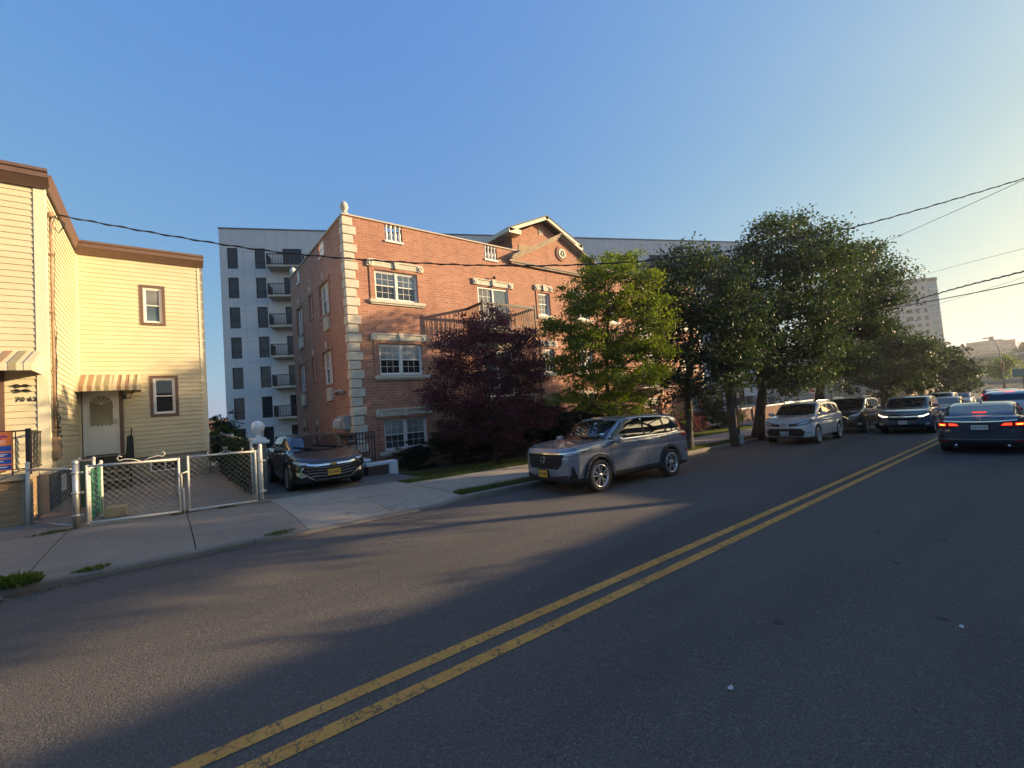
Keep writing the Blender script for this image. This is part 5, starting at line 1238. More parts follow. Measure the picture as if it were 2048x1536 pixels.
# ---- black saloon in the driveway
BLKP = carpaint("black_paint", (0.006, 0.006, 0.008), 0, .35)
c = car("parked_sedan", "shiny black sedan with chrome grille bars parked nose out in the driveway", "sedan", SEDAN, BLKP, 3.33, 13.74, -math.pi / 2 - .03, .024, style='s10', scale=1.0)
c.root.location.z = zr(3.33) + .13 - .012 * (13.74 - 11.05) + .004; c.root.rotation_euler = (Matrix.Rotation(-math.pi / 2 - .03, 4, 'Z') @ Matrix.Rotation(R_(-.7), 4, 'Y')).to_euler()
sur2 = [(1.0, .97), (.36, 1.27), (.0, 1.36), (-.5, 1.40), (-1.0, 1.385), (-1.45, 1.27), (-1.85, 1.10), (-1.7, 1.03), (-.5, .985)]
pan2 = [[(.86, .99), (.36, 1.24), (.0, 1.325), (-.28, 1.35), (-.30, .995)], [(-.36, .995), (-.34, 1.355), (-.95, 1.35), (-1.22, 1.29), (-1.25, 1.02)], [(-1.31, 1.03), (-1.29, 1.27), (-1.45, 1.22), (-1.72, 1.09), (-1.66, 1.05)]]
sm2 = [[(.98, .96), (1.02, .7), (.95, .3)], [(-.32, .98), (-.34, .3)], [(-1.28, 1.02), (-1.25, .8), (-.95, .6), (-.88, .3)]]
side_glass(c, sur2, pan2, sm2, [(-.15, .87), (-1.1, .90)], CHROME)
for fl in (1, -1):
    decal(c, "window_surround", [(.97, .978), (.36, 1.26), (.0, 1.348), (-.5, 1.388), (-1.0, 1.372), (-1.44, 1.258), (-1.82, 1.10), (-1.68, 1.038), (-.5, .992)], 'side', .006, TRIM, c.root, fl)
    decal(c, "fog_light", [(-1.22, .385), (-1.19, .45), (-1.0, .495), (-.86, .50), (-.95, .43), (-1.10, .355)], 'diag', .010, CHROME, c.root, fl, step=.04)
    decal(c, "taillight", [(.5, .82), (.5, .95), (.88, .97), (.88, .84)], 'rear', .008, REDL, c.root, fl)
headlight(c, [(-1.30, .645), (-1.26, .695), (-1.1, .735), (-.80, .80), (-.64, .82), (-.74, .75), (-.95, .675), (-1.2, .63)], [(-1.28, .665), (-1.26, .70), (-.98, .75), (-.80, .775), (-.86, .72), (-1.05, .665)])
decal(c, "windshield", [(1.18, -.48), (1.06, -.72), (.34, -.56), (.26, -.3), (.24, 0), (.26, .3), (.34, .56), (1.06, .72), (1.18, .48), (1.22, 0)], 'top', .007, CARGLASS, c.root)
decal(c, "rear_window", [(-1.25, -.5), (-1.95, -.62), (-2.0, 0), (-1.95, .62), (-1.25, .5), (-1.2, 0)], 'top', .007, CARGLASS, c.root)
GR = [(-.60, .40), (-.72, .50), (-.66, .60), (-.50, .645), (.50, .645), (.66, .60), (.72, .50), (.60, .40), (.42, .27), (-.42, .27)]
decal(c, "grille", GR, 'front', .006, TRIM, c.root)
decal(c, "grille_surround", line_poly(GR[8:] + GR[:1] + [(-.74, .50), (-.67, .605)], .026), 'front', .016, CHROME, c.root, step=.05); decal(c, "grille_surround", line_poly([(.42, .27), (.60, .40), (.74, .50), (.67, .605)], .026), 'front', .016, CHROME, c.root, step=.05)
decal(c, "grille_bar", line_poly([(-.60, .665), (-.40, .630), (0, .625), (.40, .630), (.60, .665)], .045), 'front', .02, CHROME, c.root, step=.05)
for z, w in ((.36, .50), (.43, .60), (.50, .66), (.565, .62)): decal(c, "grille_bar", line_poly([(-w, z + .02), (-.35, z + .015), (-.2, z - .01), (.2, z - .01), (.35, z + .015), (w, z + .02)], .014), 'front', .014, CHROME, c.root, step=.06)
decal(c, "lower_grille", [(-.75, .17), (-.85, .23), (.85, .23), (.75, .17)], 'front', .006, CLADDING, c.root)
hit = c.bvh.ray_cast(Vector((6, 0, .628)), Vector((-1, 0, 0)))[0]
g = MB(); g.box(hit.x + .02, hit.x + .04, -.085, .085, .612, .644); g.box(hit.x + .0205, hit.x + .0405, -.038, .038, .598, .658); g.build("emblem", GOLD, c.root, local=True)
plate(c, 'front', .43, "JKZ 2065", PLATEY, INKB); mirrors(c, .80, 1.03, .2, .13)
g = MB()
for a, b in (((1.08, .45), (.88, -.15)), ((1.12, -.2), (.9, -.62))):
    p = c.bvh.ray_cast(Vector((*a, 4)), Vector((0, 0, -1)))[0]; q = c.bvh.ray_cast(Vector((*b, 4)), Vector((0, 0, -1)))[0]; g.bar(p + Vector((0, 0, .02)), q + Vector((0, 0, .025)), .02)
g.build("wiper", TRIM, c.root, local=True)
# ---- white crossover parked further along
WHP = carpaint("white_paint", (0.70, 0.69, 0.66), 0, .2)
surR = [(.95, 1.10), (.44, 1.49), (.28, 1.545), (-.3, 1.585), (-1.15, 1.575), (-1.5, 1.52), (-1.86, 1.33), (-1.75, 1.19), (-1.28, 1.13)]
panR = [[(.84, 1.14), (.42, 1.455), (.26, 1.50), (-.30, 1.545), (-.32, 1.14)], [(-.38, 1.14), (-.36, 1.545), (-1.0, 1.54), (-1.18, 1.16)], [(-1.25, 1.18), (-1.08, 1.53), (-1.42, 1.495), (-1.74, 1.33), (-1.68, 1.22)]]
smR = [[(.94, 1.09), (.98, .8), (.90, .4)], [(-.34, 1.11), (-.36, .4)], [(-1.22, 1.12), (-1.26, .9), (-1.0, .74), (-.88, .42)]]
def suv_front(c, lens=LENS):
    headlight(c, [(-1.36, .79), (-1.2, .865), (-.9, .955), (-.66, 1.01), (-.60, .98), (-.74, .87), (-.95, .79), (-1.2, .755)], [(-1.26, .795), (-1.16, .855), (-.9, .935), (-.72, .975), (-.82, .875), (-1.0, .805)], lens)
    headlight(c, [(-1.05, 1.0), (-1.0, 1.16), (-.6, 1.18), (-.62, 1.06)], None, rear=True); arches(c, .05)
    for fl in (1, -1):
        decal(c, "fog_light", [(.70, .42), (.74, .50), (.84, .50), (.84, .42)], 'front', .009, LENS, c.root, fl)
    decal(c, "windshield", [(1.12, -.50), (1.02, -.73), (.42, -.62), (.36, -.3), (.345, 0), (.36, .3), (.42, .62), (1.02, .73), (1.12, .50), (1.16, 0)], 'top', .007, CARGLASS, c.root)
c = car("parked_suv", "white crossover with black lower grille parked at the kerb under the maples", "suv", RAV, WHP, 20.2, 6.36, HALF - .005, .03, style='y5', scale=.94)
side_glass(c, surR, panR, smR, [(-.14, 1.02), (-1.06, 1.04)]); suv_front(c)
decal(c, "grille", [(-.62, .34), (-.70, .52), (-.56, .64), (.56, .64), (.70, .52), (.62, .34)], 'front', .007, TRIM, c.root)
decal(c, "upper_grille", [(-.48, .745), (-.18, .72), (-.16, .815), (-.46, .835)], 'front', .008, TRIM, c.root); decal(c, "upper_grille", [(.48, .745), (.18, .72), (.16, .815), (.46, .835)], 'front', .008, TRIM, c.root)
decal(c, "grille_bar", line_poly([(-.44, .79), (-.2, .775)], .018), 'front', .012, CHROME, c.root); decal(c, "grille_bar", line_poly([(.44, .79), (.2, .775)], .018), 'front', .012, CHROME, c.root)
decal(c, "skid_plate", line_poly([(-.6, .33), (-.5, .315), (.5, .315), (.6, .33)], .025), 'front', .012, ALLOY, c.root)
hit = c.bvh.ray_cast(Vector((6, 0, .785)), Vector((-1, 0, 0)))[0]; g = MB()
for (a, b, dz) in ((.085, .058, 0), (.028, .055, 0), (.055, .02, .036)): g.tube([(hit.x + .03, a * math.cos(t), .785 + dz + b * math.sin(t)) for t in np.linspace(0, 6.28, 22)], .008, 5)
g.build("emblem", CHROME, c.root, local=True)
plate(c, 'front', .455, "KVS 4820", PLATEW, INKB); mirrors(c, .80, 1.18)
g = MB()
for fl in (1, -1): g.tube([(.35, fl * .58, 1.60), (.2, fl * .6, 1.68), (-1.3, fl * .6, 1.69), (-1.55, fl * .58, 1.62)], .022, 6)
g.build("roof_rail", ALLOY, c.root, local=True)
# ---- black crossover behind it
c = car("parked_suv", "glossy black crossover parked directly behind the white crossover", "suv", RAV, BLKP, 25.9, 6.15, HALF, .035, style='s10', scale=.98)
side_glass(c, surR, panR, smR, [(-.14, 1.02), (-1.06, 1.04)], CHROME); suv_front(c)
decal(c, "grille", [(-.30, .36), (-.42, .70), (-.26, .80), (.26, .80), (.42, .70), (.30, .36), (0, .30)], 'front', .008, TRIM, c.root)
decal(c, "grille_surround", line_poly([(-.30, .36), (-.42, .70), (-.26, .80), (.26, .80), (.42, .70), (.30, .36)], .022), 'front', .014, CHROME, c.root)
decal(c, "skid_plate", line_poly([(-.7, .28), (.7, .28)], .03), 'front', .012, ALLOY, c.root); mirrors(c, .80, 1.18)
g = MB()
for fl in (1, -1): g.tube([(.35, fl * .58, 1.60), (.2, fl * .6, 1.68), (-1.3, fl * .6, 1.69), (-1.55, fl * .58, 1.62)], .022, 6)
g.build("roof_rail", ALLOY, c.root, local=True)
# ---- blue-grey crossover driving towards the camera with lights on
BGP = carpaint("blue_grey_paint", (0.115, 0.135, 0.17), 0.3, .2)
c = car("moving_suv", "blue grey crossover driving this way with its running lights on", "suv", CRV, BGP, 25.7, 3.93, HALF + .02, .032, style='v5', scale=.93)
side_glass(c, sur, panes, seams, [(-.12, 1.03), (-1.06, 1.05)]); suv_front(c)
for fl in (1, -1):
    decal(c, "running_light", line_poly([(-1.38, .775), (-1.15, .775), (-.86, .875)], .03), 'diag', .016, DRL, c.root, fl, step=.04)
decal(c, "grille", [(-.44, .60), (-.58, .76), (-.44, .86), (.44, .86), (.58, .76), (.44, .60)], 'front', .007, TRIM, c.root)
decal(c, "grille_bar", line_poly([(-.62, .80), (-.40, .775), (-.15, .77), (.15, .77), (.40, .775), (.62, .80)], .05), 'front', .014, CHROME, c.root, step=.05)
decal(c, "lower_grille", [(-.64, .30), (-.7, .44), (.7, .44), (.64, .30)], 'front', .007, TRIM, c.root); decal(c, "skid_plate", line_poly([(-.5, .29), (.5, .29)], .03), 'front', .012, CHROME, c.root)
h_emblem(c, 'front', .775, .10); plate(c, 'front', .52, "HTK 5217", PLATEW, INKB); mirrors(c, .86, 1.20)
# ---- dark blue saloon braking in our lane
DBP = carpaint("dark_blue_paint", (0.07, 0.076, 0.105), 0.4, .15)
c = car("moving_sedan", "dark blue sedan seen from behind with its brake lights glowing", "sedan", SEDAN, DBP, 18.52, 1.24, 0.0 + .01, .026, style='s10', scale=.93)
side_glass(c, sur2, pan2, sm2, [(-.15, .87), (-1.1, .90)], CHROME)
decal(c, "windshield", [(1.18, -.48), (1.06, -.72), (.34, -.56), (.24, 0), (.34, .56), (1.06, .72), (1.18, .48), (1.22, 0)], 'top', .007, CARGLASS, c.root)
decal(c, "rear_window", [(-1.16, -.50), (-1.86, -.66), (-1.98, -.5), (-2.0, 0), (-1.98, .5), (-1.86, .66), (-1.16, .50), (-1.10, 0)], 'top', .007, glass("rear_screen", (0.05, 0.06, 0.07), .06, 2.2), c.root)
for fl in (1, -1):
    decal(c, "taillight", [(.36, .80), (.46, .885), (.70, .90), (.90, .89), (.92, .81), (.80, .765), (.5, .775)], 'rear', .008, REDL, c.root, fl, step=.04)
    decal(c, "brake_light", [(.40, .80), (.46, .86), (.60, .87), (.60, .80)], 'rear', .012, BRAKE, c.root, fl, step=.04); decal(c, "brake_light", [(.66, .80), (.66, .865), (.86, .87), (.86, .80)], 'rear', .012, BRAKE, c.root, fl, step=.04)
    decal(c, "brake_light", [(.68, .815), (.68, .84), (.79, .845), (.79, .815)], 'rear', .016, BRAKEHOT, c.root, fl, step=.04)
    decal(c, "reflector", [(.62, .36), (.62, .39), (.84, .39), (.84, .36)], 'rear', .008, REDL, c.root, fl)
decal(c, "trunk_seam", line_poly([(-.40, .80), (-.34, .70), (-.15, .645), (.15, .645), (.34, .70), (.40, .80)], .014), 'rear', .004, TRIM, c.root)
decal(c, "trunk_trim", line_poly([(-.70, .945), (-.4, .915), (0, .905), (.4, .915), (.70, .945)], .022), 'rear', .012, CHROME, c.root, step=.05)
decal(c, "bumper_trim", line_poly([(-.80, .43), (0, .42), (.80, .43)], .018), 'rear', .010, CHROME, c.root, step=.05)
decal(c, "bumper_skirt", [(-.78, .22), (-.84, .36), (.84, .36), (.78, .22)], 'rear', .006, CLADDING, c.root)
g = MB(); p = c.bvh.ray_cast(Vector((-1.90, 0, 4)), Vector((0, 0, -1)))[0]; g.bbox(p.x - .02, p.x + .02, -.14, .14, p.z + .005, p.z + .022, b=.004); g.build("brake_light", BRAKE, c.root, local=True)
g = MB(); p = c.bvh.ray_cast(Vector((-.95, 0, 4)), Vector((0, 0, -1)))[0]; g.prism([(-.09, 0), (.07, 0), (-.05, .055), (-.08, .055)], lambda a, b: (p.x + a, -.02, p.z - .01 + b), lambda a, b: (p.x + a, .02, p.z - .01 + b)); g.build("antenna_fin", DBP, c.root, local=True)
h_emblem(c, 'rear', .985, .075); plate(c, 'rear', .755, "D42 PCW", PLATEW, INKG, .33, .13); mirrors(c, .80, 1.03, .2, .13)
g = MB(); g.tube([(-2.2, .5, .26), (-2.42, .5, .25)], .035, 12); g.tube([(-2.2, -.5, .26), (-2.42, -.5, .25)], .035, 12); g.build("exhaust", CHROME, c.root, local=True)
# ---- cars queueing beyond
SILV = carpaint("silver_paint", (0.50, 0.50, 0.49), 0.5, .2); DGREY = carpaint("charcoal_paint", (0.05, 0.052, 0.058), 0.3, .2); BEIGE = carpaint("champagne_paint", (0.52, 0.45, 0.33), 0.3, .2)
def far_car(name, label, cat, sp, paint, x, y, hd, sc, suv):
    c = car(name, label, cat, sp, paint, x, y, hd, .06, "cars queueing down the road", 'v5', sc)
    if suv:
        side_glass(c, surR, panR, [], []); suv_front(c); mirrors(c, .80, 1.18)
        decal(c, "grille", [(-.46, .52), (-.55, .74), (.55, .74), (.46, .52)], 'front', .008, TRIM, c.root)
        decal(c, "rear_window", [(-.64, 1.24), (-.55, 1.50), (.55, 1.50), (.64, 1.24)], 'rear', .007, CARGLASS, c.root)
        headlight(c, [(-1.14, .96), (-1.06, 1.2), (-1.02, 1.54), (-.86, 1.52), (-.74, 1.2), (-.70, 1.0)], None, rear=True)
        for fl in (1, -1): decal(c, "brake_light", [(-1.02, 1.02), (-1.0, 1.2), (-.86, 1.2), (-.84, 1.02)], 'rdiag', .012, BRAKE if hd == 0 else REDL, c.root, fl)
        decal(c, "brake_light", [(-.14, 1.575), (-.14, 1.60), (.14, 1.60), (.14, 1.575)], 'rear', .012, BRAKE if hd == 0 else REDL, c.root)
    else:
        side_glass(c, sur2, pan2, [], []); mirrors(c, .80, 1.03, .2, .13)
        decal(c, "windshield", [(1.18, -.48), (1.06, -.72), (.34, -.56), (.24, 0), (.34, .56), (1.06, .72), (1.18, .48), (1.22, 0)], 'top', .007, CARGLASS, c.root)
        decal(c, "rear_window", [(-1.25, -.5), (-1.95, -.62), (-2.0, 0), (-1.95, .62), (-1.25, .5), (-1.2, 0)], 'top', .007, CARGLASS, c.root)
        decal(c, "grille", [(-.46, .45), (-.55, .62), (.55, .62), (.46, .45)], 'front', .008, TRIM, c.root)
        for fl in (1, -1): decal(c, "headlight", [(.55, .62), (.62, .70), (.88, .74), (.88, .66)], 'front', .008, LENS, c.root, fl); decal(c, "taillight", [(.5, .82), (.5, .95), (.88, .97), (.88, .84)], 'rear', .008, REDL, c.root, fl)
    return c
far_car("queueing_suv", "white hatchback suv with tall red tail lights ahead of the dark blue sedan", "suv", CRV, WHP, 27.6, 1.0, 0, .95, True)
far_car("queueing_sedan", "charcoal sedan following the blue grey crossover towards the camera", "sedan", SEDAN, DGREY, 35.3, 3.9, HALF, .95, False)
far_car("queueing_suv", "champagne suv catching the sun behind the charcoal sedan", "suv", RAV, BEIGE, 44.0, 5.0, HALF, .95, True)
far_car("queueing_suv", "silver suv with a pale roof two cars ahead of the dark blue sedan", "suv", RAV, SILV, 42.5, 1.9, 0, .97, True)
far_car("queueing_suv", "charcoal suv far down the queue in front of the trees", "suv", CRV, DGREY, 58, 3.0, 0, .97, True)
far_car("queueing_sedan", "white sedan farthest down the queue coming this way", "sedan", SEDAN, WHP, 62, 5.6, HALF, .97, False)
TREE_CLUMPS = {
 'plum': ((8.9, 12.1), [(8.39, 11.41, 4.3, 0.69), (9.46, 12.77, 4.51, 0.74), (7.8, 12.08, 3.89, 0.7), (8.64, 13.56, 4.16, 0.74), (9.35, 11.08, 3.77, 0.78), (10.2, 11.94, 4.02, 0.8), (7.39, 12.32, 3.0, 0.69), (8.06, 13.41, 3.1, 0.72), (7.9, 11.31, 2.96, 0.93), (8.89, 12.83, 3.04, 1.0), (9.32, 11.06, 2.58, 0.87), (10.0, 11.76, 2.71, 0.88), (7.2, 12.77, 2.13, 0.6), (7.59, 13.68, 2.08, 0.61), (7.59, 11.89, 1.73, 0.78), (8.53, 13.18, 1.64, 0.82), (8.5, 11.24, 1.47, 0.94), (9.77, 12.9, 1.4, 1.03), (9.6, 10.77, 1.37, 0.7), (10.51, 11.74, 1.24, 0.72), (8.28, 12.0, 0.85, 0.64), (8.95, 13.01, 0.85, 0.65), (7.29, 12.24, 1.19, 0.49), (7.97, 13.47, 1.12, 0.51), (9.94, 10.56, 3.02, 0.4), (10.51, 11.22, 3.15, 0.41), (9.33, 12.15, 5.12, 0.32), (8.41, 12.28, 4.73, 0.38), (8.77, 11.16, 0.63, 0.52), (9.82, 12.41, 0.6, 0.55), (9.72, 12.11, 4.86, 0.36), (7.24, 12.65, 3.97, 0.27), (7.44, 13.54, 2.69, 0.28)]),
 'pear': ((10.6, 8.5), [(10.59, 7.59, 5.47, 0.5), (11.47, 8.16, 5.79, 0.51), (9.85, 7.95, 5.18, 0.52), (10.73, 8.76, 5.58, 0.54), (11.29, 7.25, 5.16, 0.51), (12.1, 7.72, 5.31, 0.52), (9.62, 8.6, 4.58, 0.54), (10.37, 9.31, 4.8, 0.55), (10.22, 7.88, 4.46, 0.7), (11.18, 8.57, 4.65, 0.73), (11.14, 7.34, 4.26, 0.65), (11.97, 7.77, 4.5, 0.66), (11.47, 7.01, 3.76, 0.38), (12.49, 7.54, 3.96, 0.4), (9.32, 9.01, 3.89, 0.42), (9.94, 9.66, 4.07, 0.43), (9.48, 8.03, 3.42, 0.68), (10.59, 9.06, 3.6, 0.73), (10.74, 7.77, 3.27, 0.74), (11.49, 8.43, 3.3, 0.76), (11.33, 7.17, 3.04, 0.47), (12.23, 7.79, 3.13, 0.49), (9.34, 8.95, 2.82, 0.45), (10.06, 9.66, 2.99, 0.46), (9.96, 8.37, 2.45, 0.65), (10.71, 9.01, 2.44, 0.67), (10.32, 7.41, 2.19, 0.62), (12.04, 8.55, 2.24, 0.69), (11.43, 7.31, 2.31, 0.39), (12.1, 7.75, 2.41, 0.39), (9.5, 8.81, 1.9, 0.44), (10.28, 9.55, 1.83, 0.46), (10.18, 8.18, 1.61, 0.5), (11.57, 9.3, 1.6, 0.54), (10.85, 7.62, 1.46, 0.38), (11.93, 8.42, 1.46, 0.4), (9.2, 9.19, 4.07, 0.24), (9.3, 9.46, 1.81, 0.24), (11.48, 8.47, 6.32, 0.29), (10.85, 8.91, 6.07, 0.32), (11.51, 7.75, 5.96, 0.31)]),
 'maple1': ((14.44, 8.25), [(13.31, 7.39, 5.79, 0.63), (15.1, 8.48, 6.42, 0.68), (14.13, 6.96, 5.77, 0.74), (16.55, 8.19, 6.41, 0.82), (14.84, 6.49, 5.47, 0.74), (17.05, 7.42, 5.96, 0.81), (13.09, 7.57, 4.63, 0.76), (15.21, 8.85, 5.12, 0.84), (14.08, 7.08, 4.43, 0.94), (16.31, 8.26, 4.77, 1.04), (14.85, 6.48, 4.02, 0.8), (16.87, 7.47, 4.34, 0.87), (15.17, 6.07, 4.63, 0.53), (17.21, 6.9, 4.95, 0.58), (13.37, 7.7, 3.33, 0.77), (15.48, 8.95, 3.56, 0.85), (14.28, 6.98, 3.07, 0.84), (16.71, 8.21, 3.23, 0.93), (15.4, 6.48, 3.19, 0.65), (17.24, 7.16, 3.24, 0.69), (13.15, 7.86, 2.34, 0.57), (14.96, 9.03, 2.36, 0.61), (14.06, 7.5, 2.03, 0.54), (15.91, 8.45, 2.02, 0.58), (14.88, 6.67, 2.35, 0.54), (16.54, 7.35, 2.4, 0.57), (15.02, 7.79, 6.8, 0.36), (15.2, 6.99, 6.47, 0.39), (15.83, 6.18, 3.84, 0.48), (17.24, 6.7, 3.98, 0.5), (12.78, 7.69, 5.13, 0.46), (14.4, 8.68, 5.54, 0.49), (13.38, 8.46, 1.53, 0.31), (15.69, 6.33, 2.65, 0.45), (17.03, 6.97, 2.75, 0.46), (13.46, 8.38, 1.0, 0.24), (12.79, 7.98, 4.2, 0.4), (14.12, 8.85, 4.54, 0.42), (15.38, 6.68, 1.92, 0.34), (14.32, 6.95, 1.89, 0.33), (14.41, 7.73, 6.86, 0.21)]),
 'maple2': ((20.0, 8.1), [(19.3, 6.39, 7.92, 0.65), (22.36, 7.38, 8.97, 0.71), (20.62, 6.01, 8.04, 0.71), (22.39, 6.54, 8.65, 0.73), (20.81, 5.32, 7.49, 0.69), (23.32, 5.88, 8.19, 0.73), (21.3, 4.97, 6.69, 0.61), (24.0, 5.69, 7.33, 0.65), (20.82, 5.32, 6.62, 0.85), (23.97, 6.03, 7.24, 0.93), (19.17, 6.73, 6.92, 0.81), (22.2, 7.75, 7.77, 0.89), (19.46, 5.9, 6.29, 1.07), (23.1, 7.0, 7.02, 1.2), (19.53, 7.32, 7.28, 0.63), (21.2, 8.0, 7.66, 0.65), (18.74, 6.5, 4.87, 1.06), (21.62, 7.49, 5.33, 1.16), (19.85, 5.74, 4.79, 1.07), (23.58, 6.72, 5.38, 1.2), (19.41, 6.63, 3.32, 1.05), (21.96, 7.57, 3.42, 1.13), (18.88, 7.43, 3.65, 0.7), (21.54, 8.38, 3.88, 0.75), (20.16, 5.82, 3.21, 0.88), (24.05, 6.94, 3.53, 1.0), (18.96, 7.04, 2.26, 0.69), (22.34, 8.29, 2.42, 0.77), (19.79, 6.44, 1.98, 0.65), (22.32, 7.24, 2.03, 0.69), (21.97, 5.03, 5.75, 0.54), (24.24, 5.46, 6.28, 0.56), (21.5, 5.37, 4.53, 0.78), (23.71, 5.83, 4.72, 0.82), (19.55, 7.76, 2.12, 0.42), (20.47, 5.76, 2.1, 0.52), (23.23, 6.42, 2.19, 0.56), (21.33, 7.3, 1.37, 0.35), (19.01, 7.54, 5.99, 0.54), (20.75, 8.21, 6.31, 0.56), (18.67, 7.25, 4.63, 0.57), (21.26, 8.3, 5.04, 0.62), (21.19, 6.58, 1.43, 0.34), (21.36, 5.38, 3.17, 0.57), (23.87, 6.02, 3.39, 0.61), (21.74, 6.86, 9.08, 0.27), (22.7, 6.06, 1.66, 0.4)]),
 'maple3': ((27.0, 8.0), [(26.65, 5.27, 7.88, 0.59), (30.59, 6.07, 8.66, 0.64), (27.54, 6.02, 7.49, 0.72), (30.35, 6.77, 8.02, 0.76), (27.84, 5.02, 7.87, 0.65), (31.67, 5.66, 8.65, 0.71), (28.55, 4.75, 6.99, 0.81), (32.45, 5.43, 7.75, 0.88), (31.71, 4.63, 6.96, 0.55), (27.09, 5.29, 6.57, 0.89), (30.93, 5.94, 7.38, 0.96), (27.98, 5.7, 5.36, 1.13), (31.32, 6.4, 5.87, 1.2), (28.95, 4.97, 5.53, 0.67), (32.33, 5.64, 6.01, 0.71), (26.84, 6.22, 4.74, 1.01), (30.15, 7.03, 5.25, 1.08), (27.87, 5.51, 4.02, 0.96), (31.67, 6.36, 4.45, 1.04), (26.66, 7.04, 3.59, 0.88), (29.64, 7.76, 3.96, 0.93), (27.14, 6.38, 2.85, 0.87), (31.15, 7.19, 2.93, 0.94), (25.65, 6.66, 4.63, 0.79), (29.62, 7.78, 5.05, 0.87), (28.12, 8.17, 2.13, 0.61), (28.56, 5.22, 4.25, 0.61), (31.01, 5.73, 4.34, 0.64), (26.78, 5.75, 2.26, 0.64), (31.08, 6.68, 2.47, 0.71), (26.48, 6.92, 2.15, 0.66), (28.69, 7.6, 2.24, 0.69), (26.09, 8.19, 1.64, 0.37), (26.36, 5.66, 6.21, 0.64), (30.8, 6.56, 6.82, 0.71), (29.78, 4.6, 5.65, 0.36)]),
 'maple4': ((45.0, 8.4), [(43.1, 7.1, 4.44, 1.21), (47.25, 7.74, 4.71, 1.26), (42.82, 8.5, 3.3, 1.48), (45.49, 9.21, 3.33, 1.5), (44.22, 6.06, 3.73, 1.21), (48.96, 6.73, 3.75, 1.27), (43.75, 7.01, 1.95, 1.45), (48.09, 7.8, 1.96, 1.52), (41.67, 8.27, 1.74, 1.06), (46.5, 9.2, 1.92, 1.12), (45.95, 5.56, 2.53, 1.0), (49.01, 5.83, 2.73, 1.01), (47.96, 6.24, 1.12, 0.81), (43.48, 9.65, 2.05, 0.89), (43.22, 7.6, 5.51, 0.77), (46.87, 7.16, 0.83, 0.89), (41.77, 9.74, 1.1, 0.63), (43.37, 7.95, 0.7, 0.7)]),
 'tree5': ((68.0, 9.5), [(67.62, 7.36, 3.1, 1.9), (72.21, 7.66, 3.18, 1.92), (68.47, 6.18, 1.82, 1.66), (74.65, 6.99, 1.7, 1.73), (66.6, 7.09, 0.57, 1.42), (72.47, 7.5, 0.32, 1.47), (71.25, 5.77, 0.32, 1.03), (66.13, 8.27, 4.33, 1.34), (71.5, 8.88, 4.3, 1.37), (66.1, 8.51, 1.84, 1.34), (70.66, 9.15, 2.05, 1.36), (70.44, 6.77, -0.43, 0.92), (73.3, 5.43, 1.4, 0.81)]),
}
# ------------------------------------------------------------------ trees, shrubs, grass
BARK = mat_soil("bark", (0.045, 0.036, 0.028), (0.12, 0.10, 0.078), 7.0); BARKD = mat_soil("dark_bark", (0.022, 0.018, 0.016), (0.06, 0.05, 0.042), 7.0)
L_PEAR = leafmat("leaf_bright_green", (0.085, 0.125, 0.016), (0.21, 0.245, 0.036), .55)
L_MAPLE = leafmat("leaf_dark_green", (0.019, 0.036, 0.020), (0.052, 0.078, 0.038), .42)
L_PLUM = leafmat("leaf_purple", (0.050, 0.020, 0.029), (0.15, 0.062, 0.076), .4)
L_YEW = leafmat("leaf_yew", (0.010, 0.019, 0.008), (0.026, 0.042, 0.015), .2); L_LIGHT = leafmat("leaf_yellow_green", (0.07, 0.11, 0.02), (0.16, 0.19, 0.04), .5)
L_GRASS = leafmat("grass_blade", (0.05, 0.08, 0.018), (0.13, 0.15, 0.04), .4)
def leaves_mesh(P, D, S, ln, wd, rng, fold=.18):
    """rhombic folded leaves: P foot, D direction, S side vector"""
    n = len(P); l = ln * rng.uniform(.65, 1.25, n)[:, None]; w = wd * rng.uniform(.7, 1.2, n)[:, None]; U = np.cross(D, S)
    V = np.empty((n, 4, 3)); V[:, 0] = P; V[:, 1] = P + D * l * .45 + S * w + U * w * fold; V[:, 2] = P + D * l - U * l * .12; V[:, 3] = P + D * l * .45 - S * w + U * w * fold
    return V.reshape(-1, 3), np.arange(n * 4).reshape(n, 4)
def unit(v): return v / np.maximum(np.linalg.norm(v, axis=1, keepdims=True), 1e-9)
def clump_leaves(clumps, cover, ln, wd, rng, droop=.35, spread=.16, up=0.0, flat=.85, tips=26):
    P = []; D = []; T = []
    for (x, y, z, r) in clumps:
        nt = max(3, int(tips * r * r * 2.2)); u = unit(rng.normal(size=(nt, 3))); rad = r * (rng.uniform(.08, 1.0, nt) ** .5)[:, None] * (1 + .16 * rng.normal(size=(nt, 1)))
        tp = np.array([x, y, z]) + u * rad * np.array([1, 1, flat]); T.append(np.concatenate([tp, u, np.full((nt, 1), r)], 1))
        k = max(4, int(cover * math.pi * r * r / (ln * wd) / nt))
        base = np.repeat(tp, k, 0); out = np.repeat(u, k, 0); n = len(base)
        P.append(base + rng.normal(size=(n, 3)) * spread * np.array([1, 1, .36])); d = out * .8 + rng.normal(size=(n, 3)) * .75; d[:, 2] += up - droop; D.append(unit(d))
    P = np.concatenate(P); D = np.concatenate(D); S = unit(np.cross(D, rng.normal(size=P.shape) * .6 + np.array([0, 0, 1.0]))); return P, D, S, np.concatenate(T)
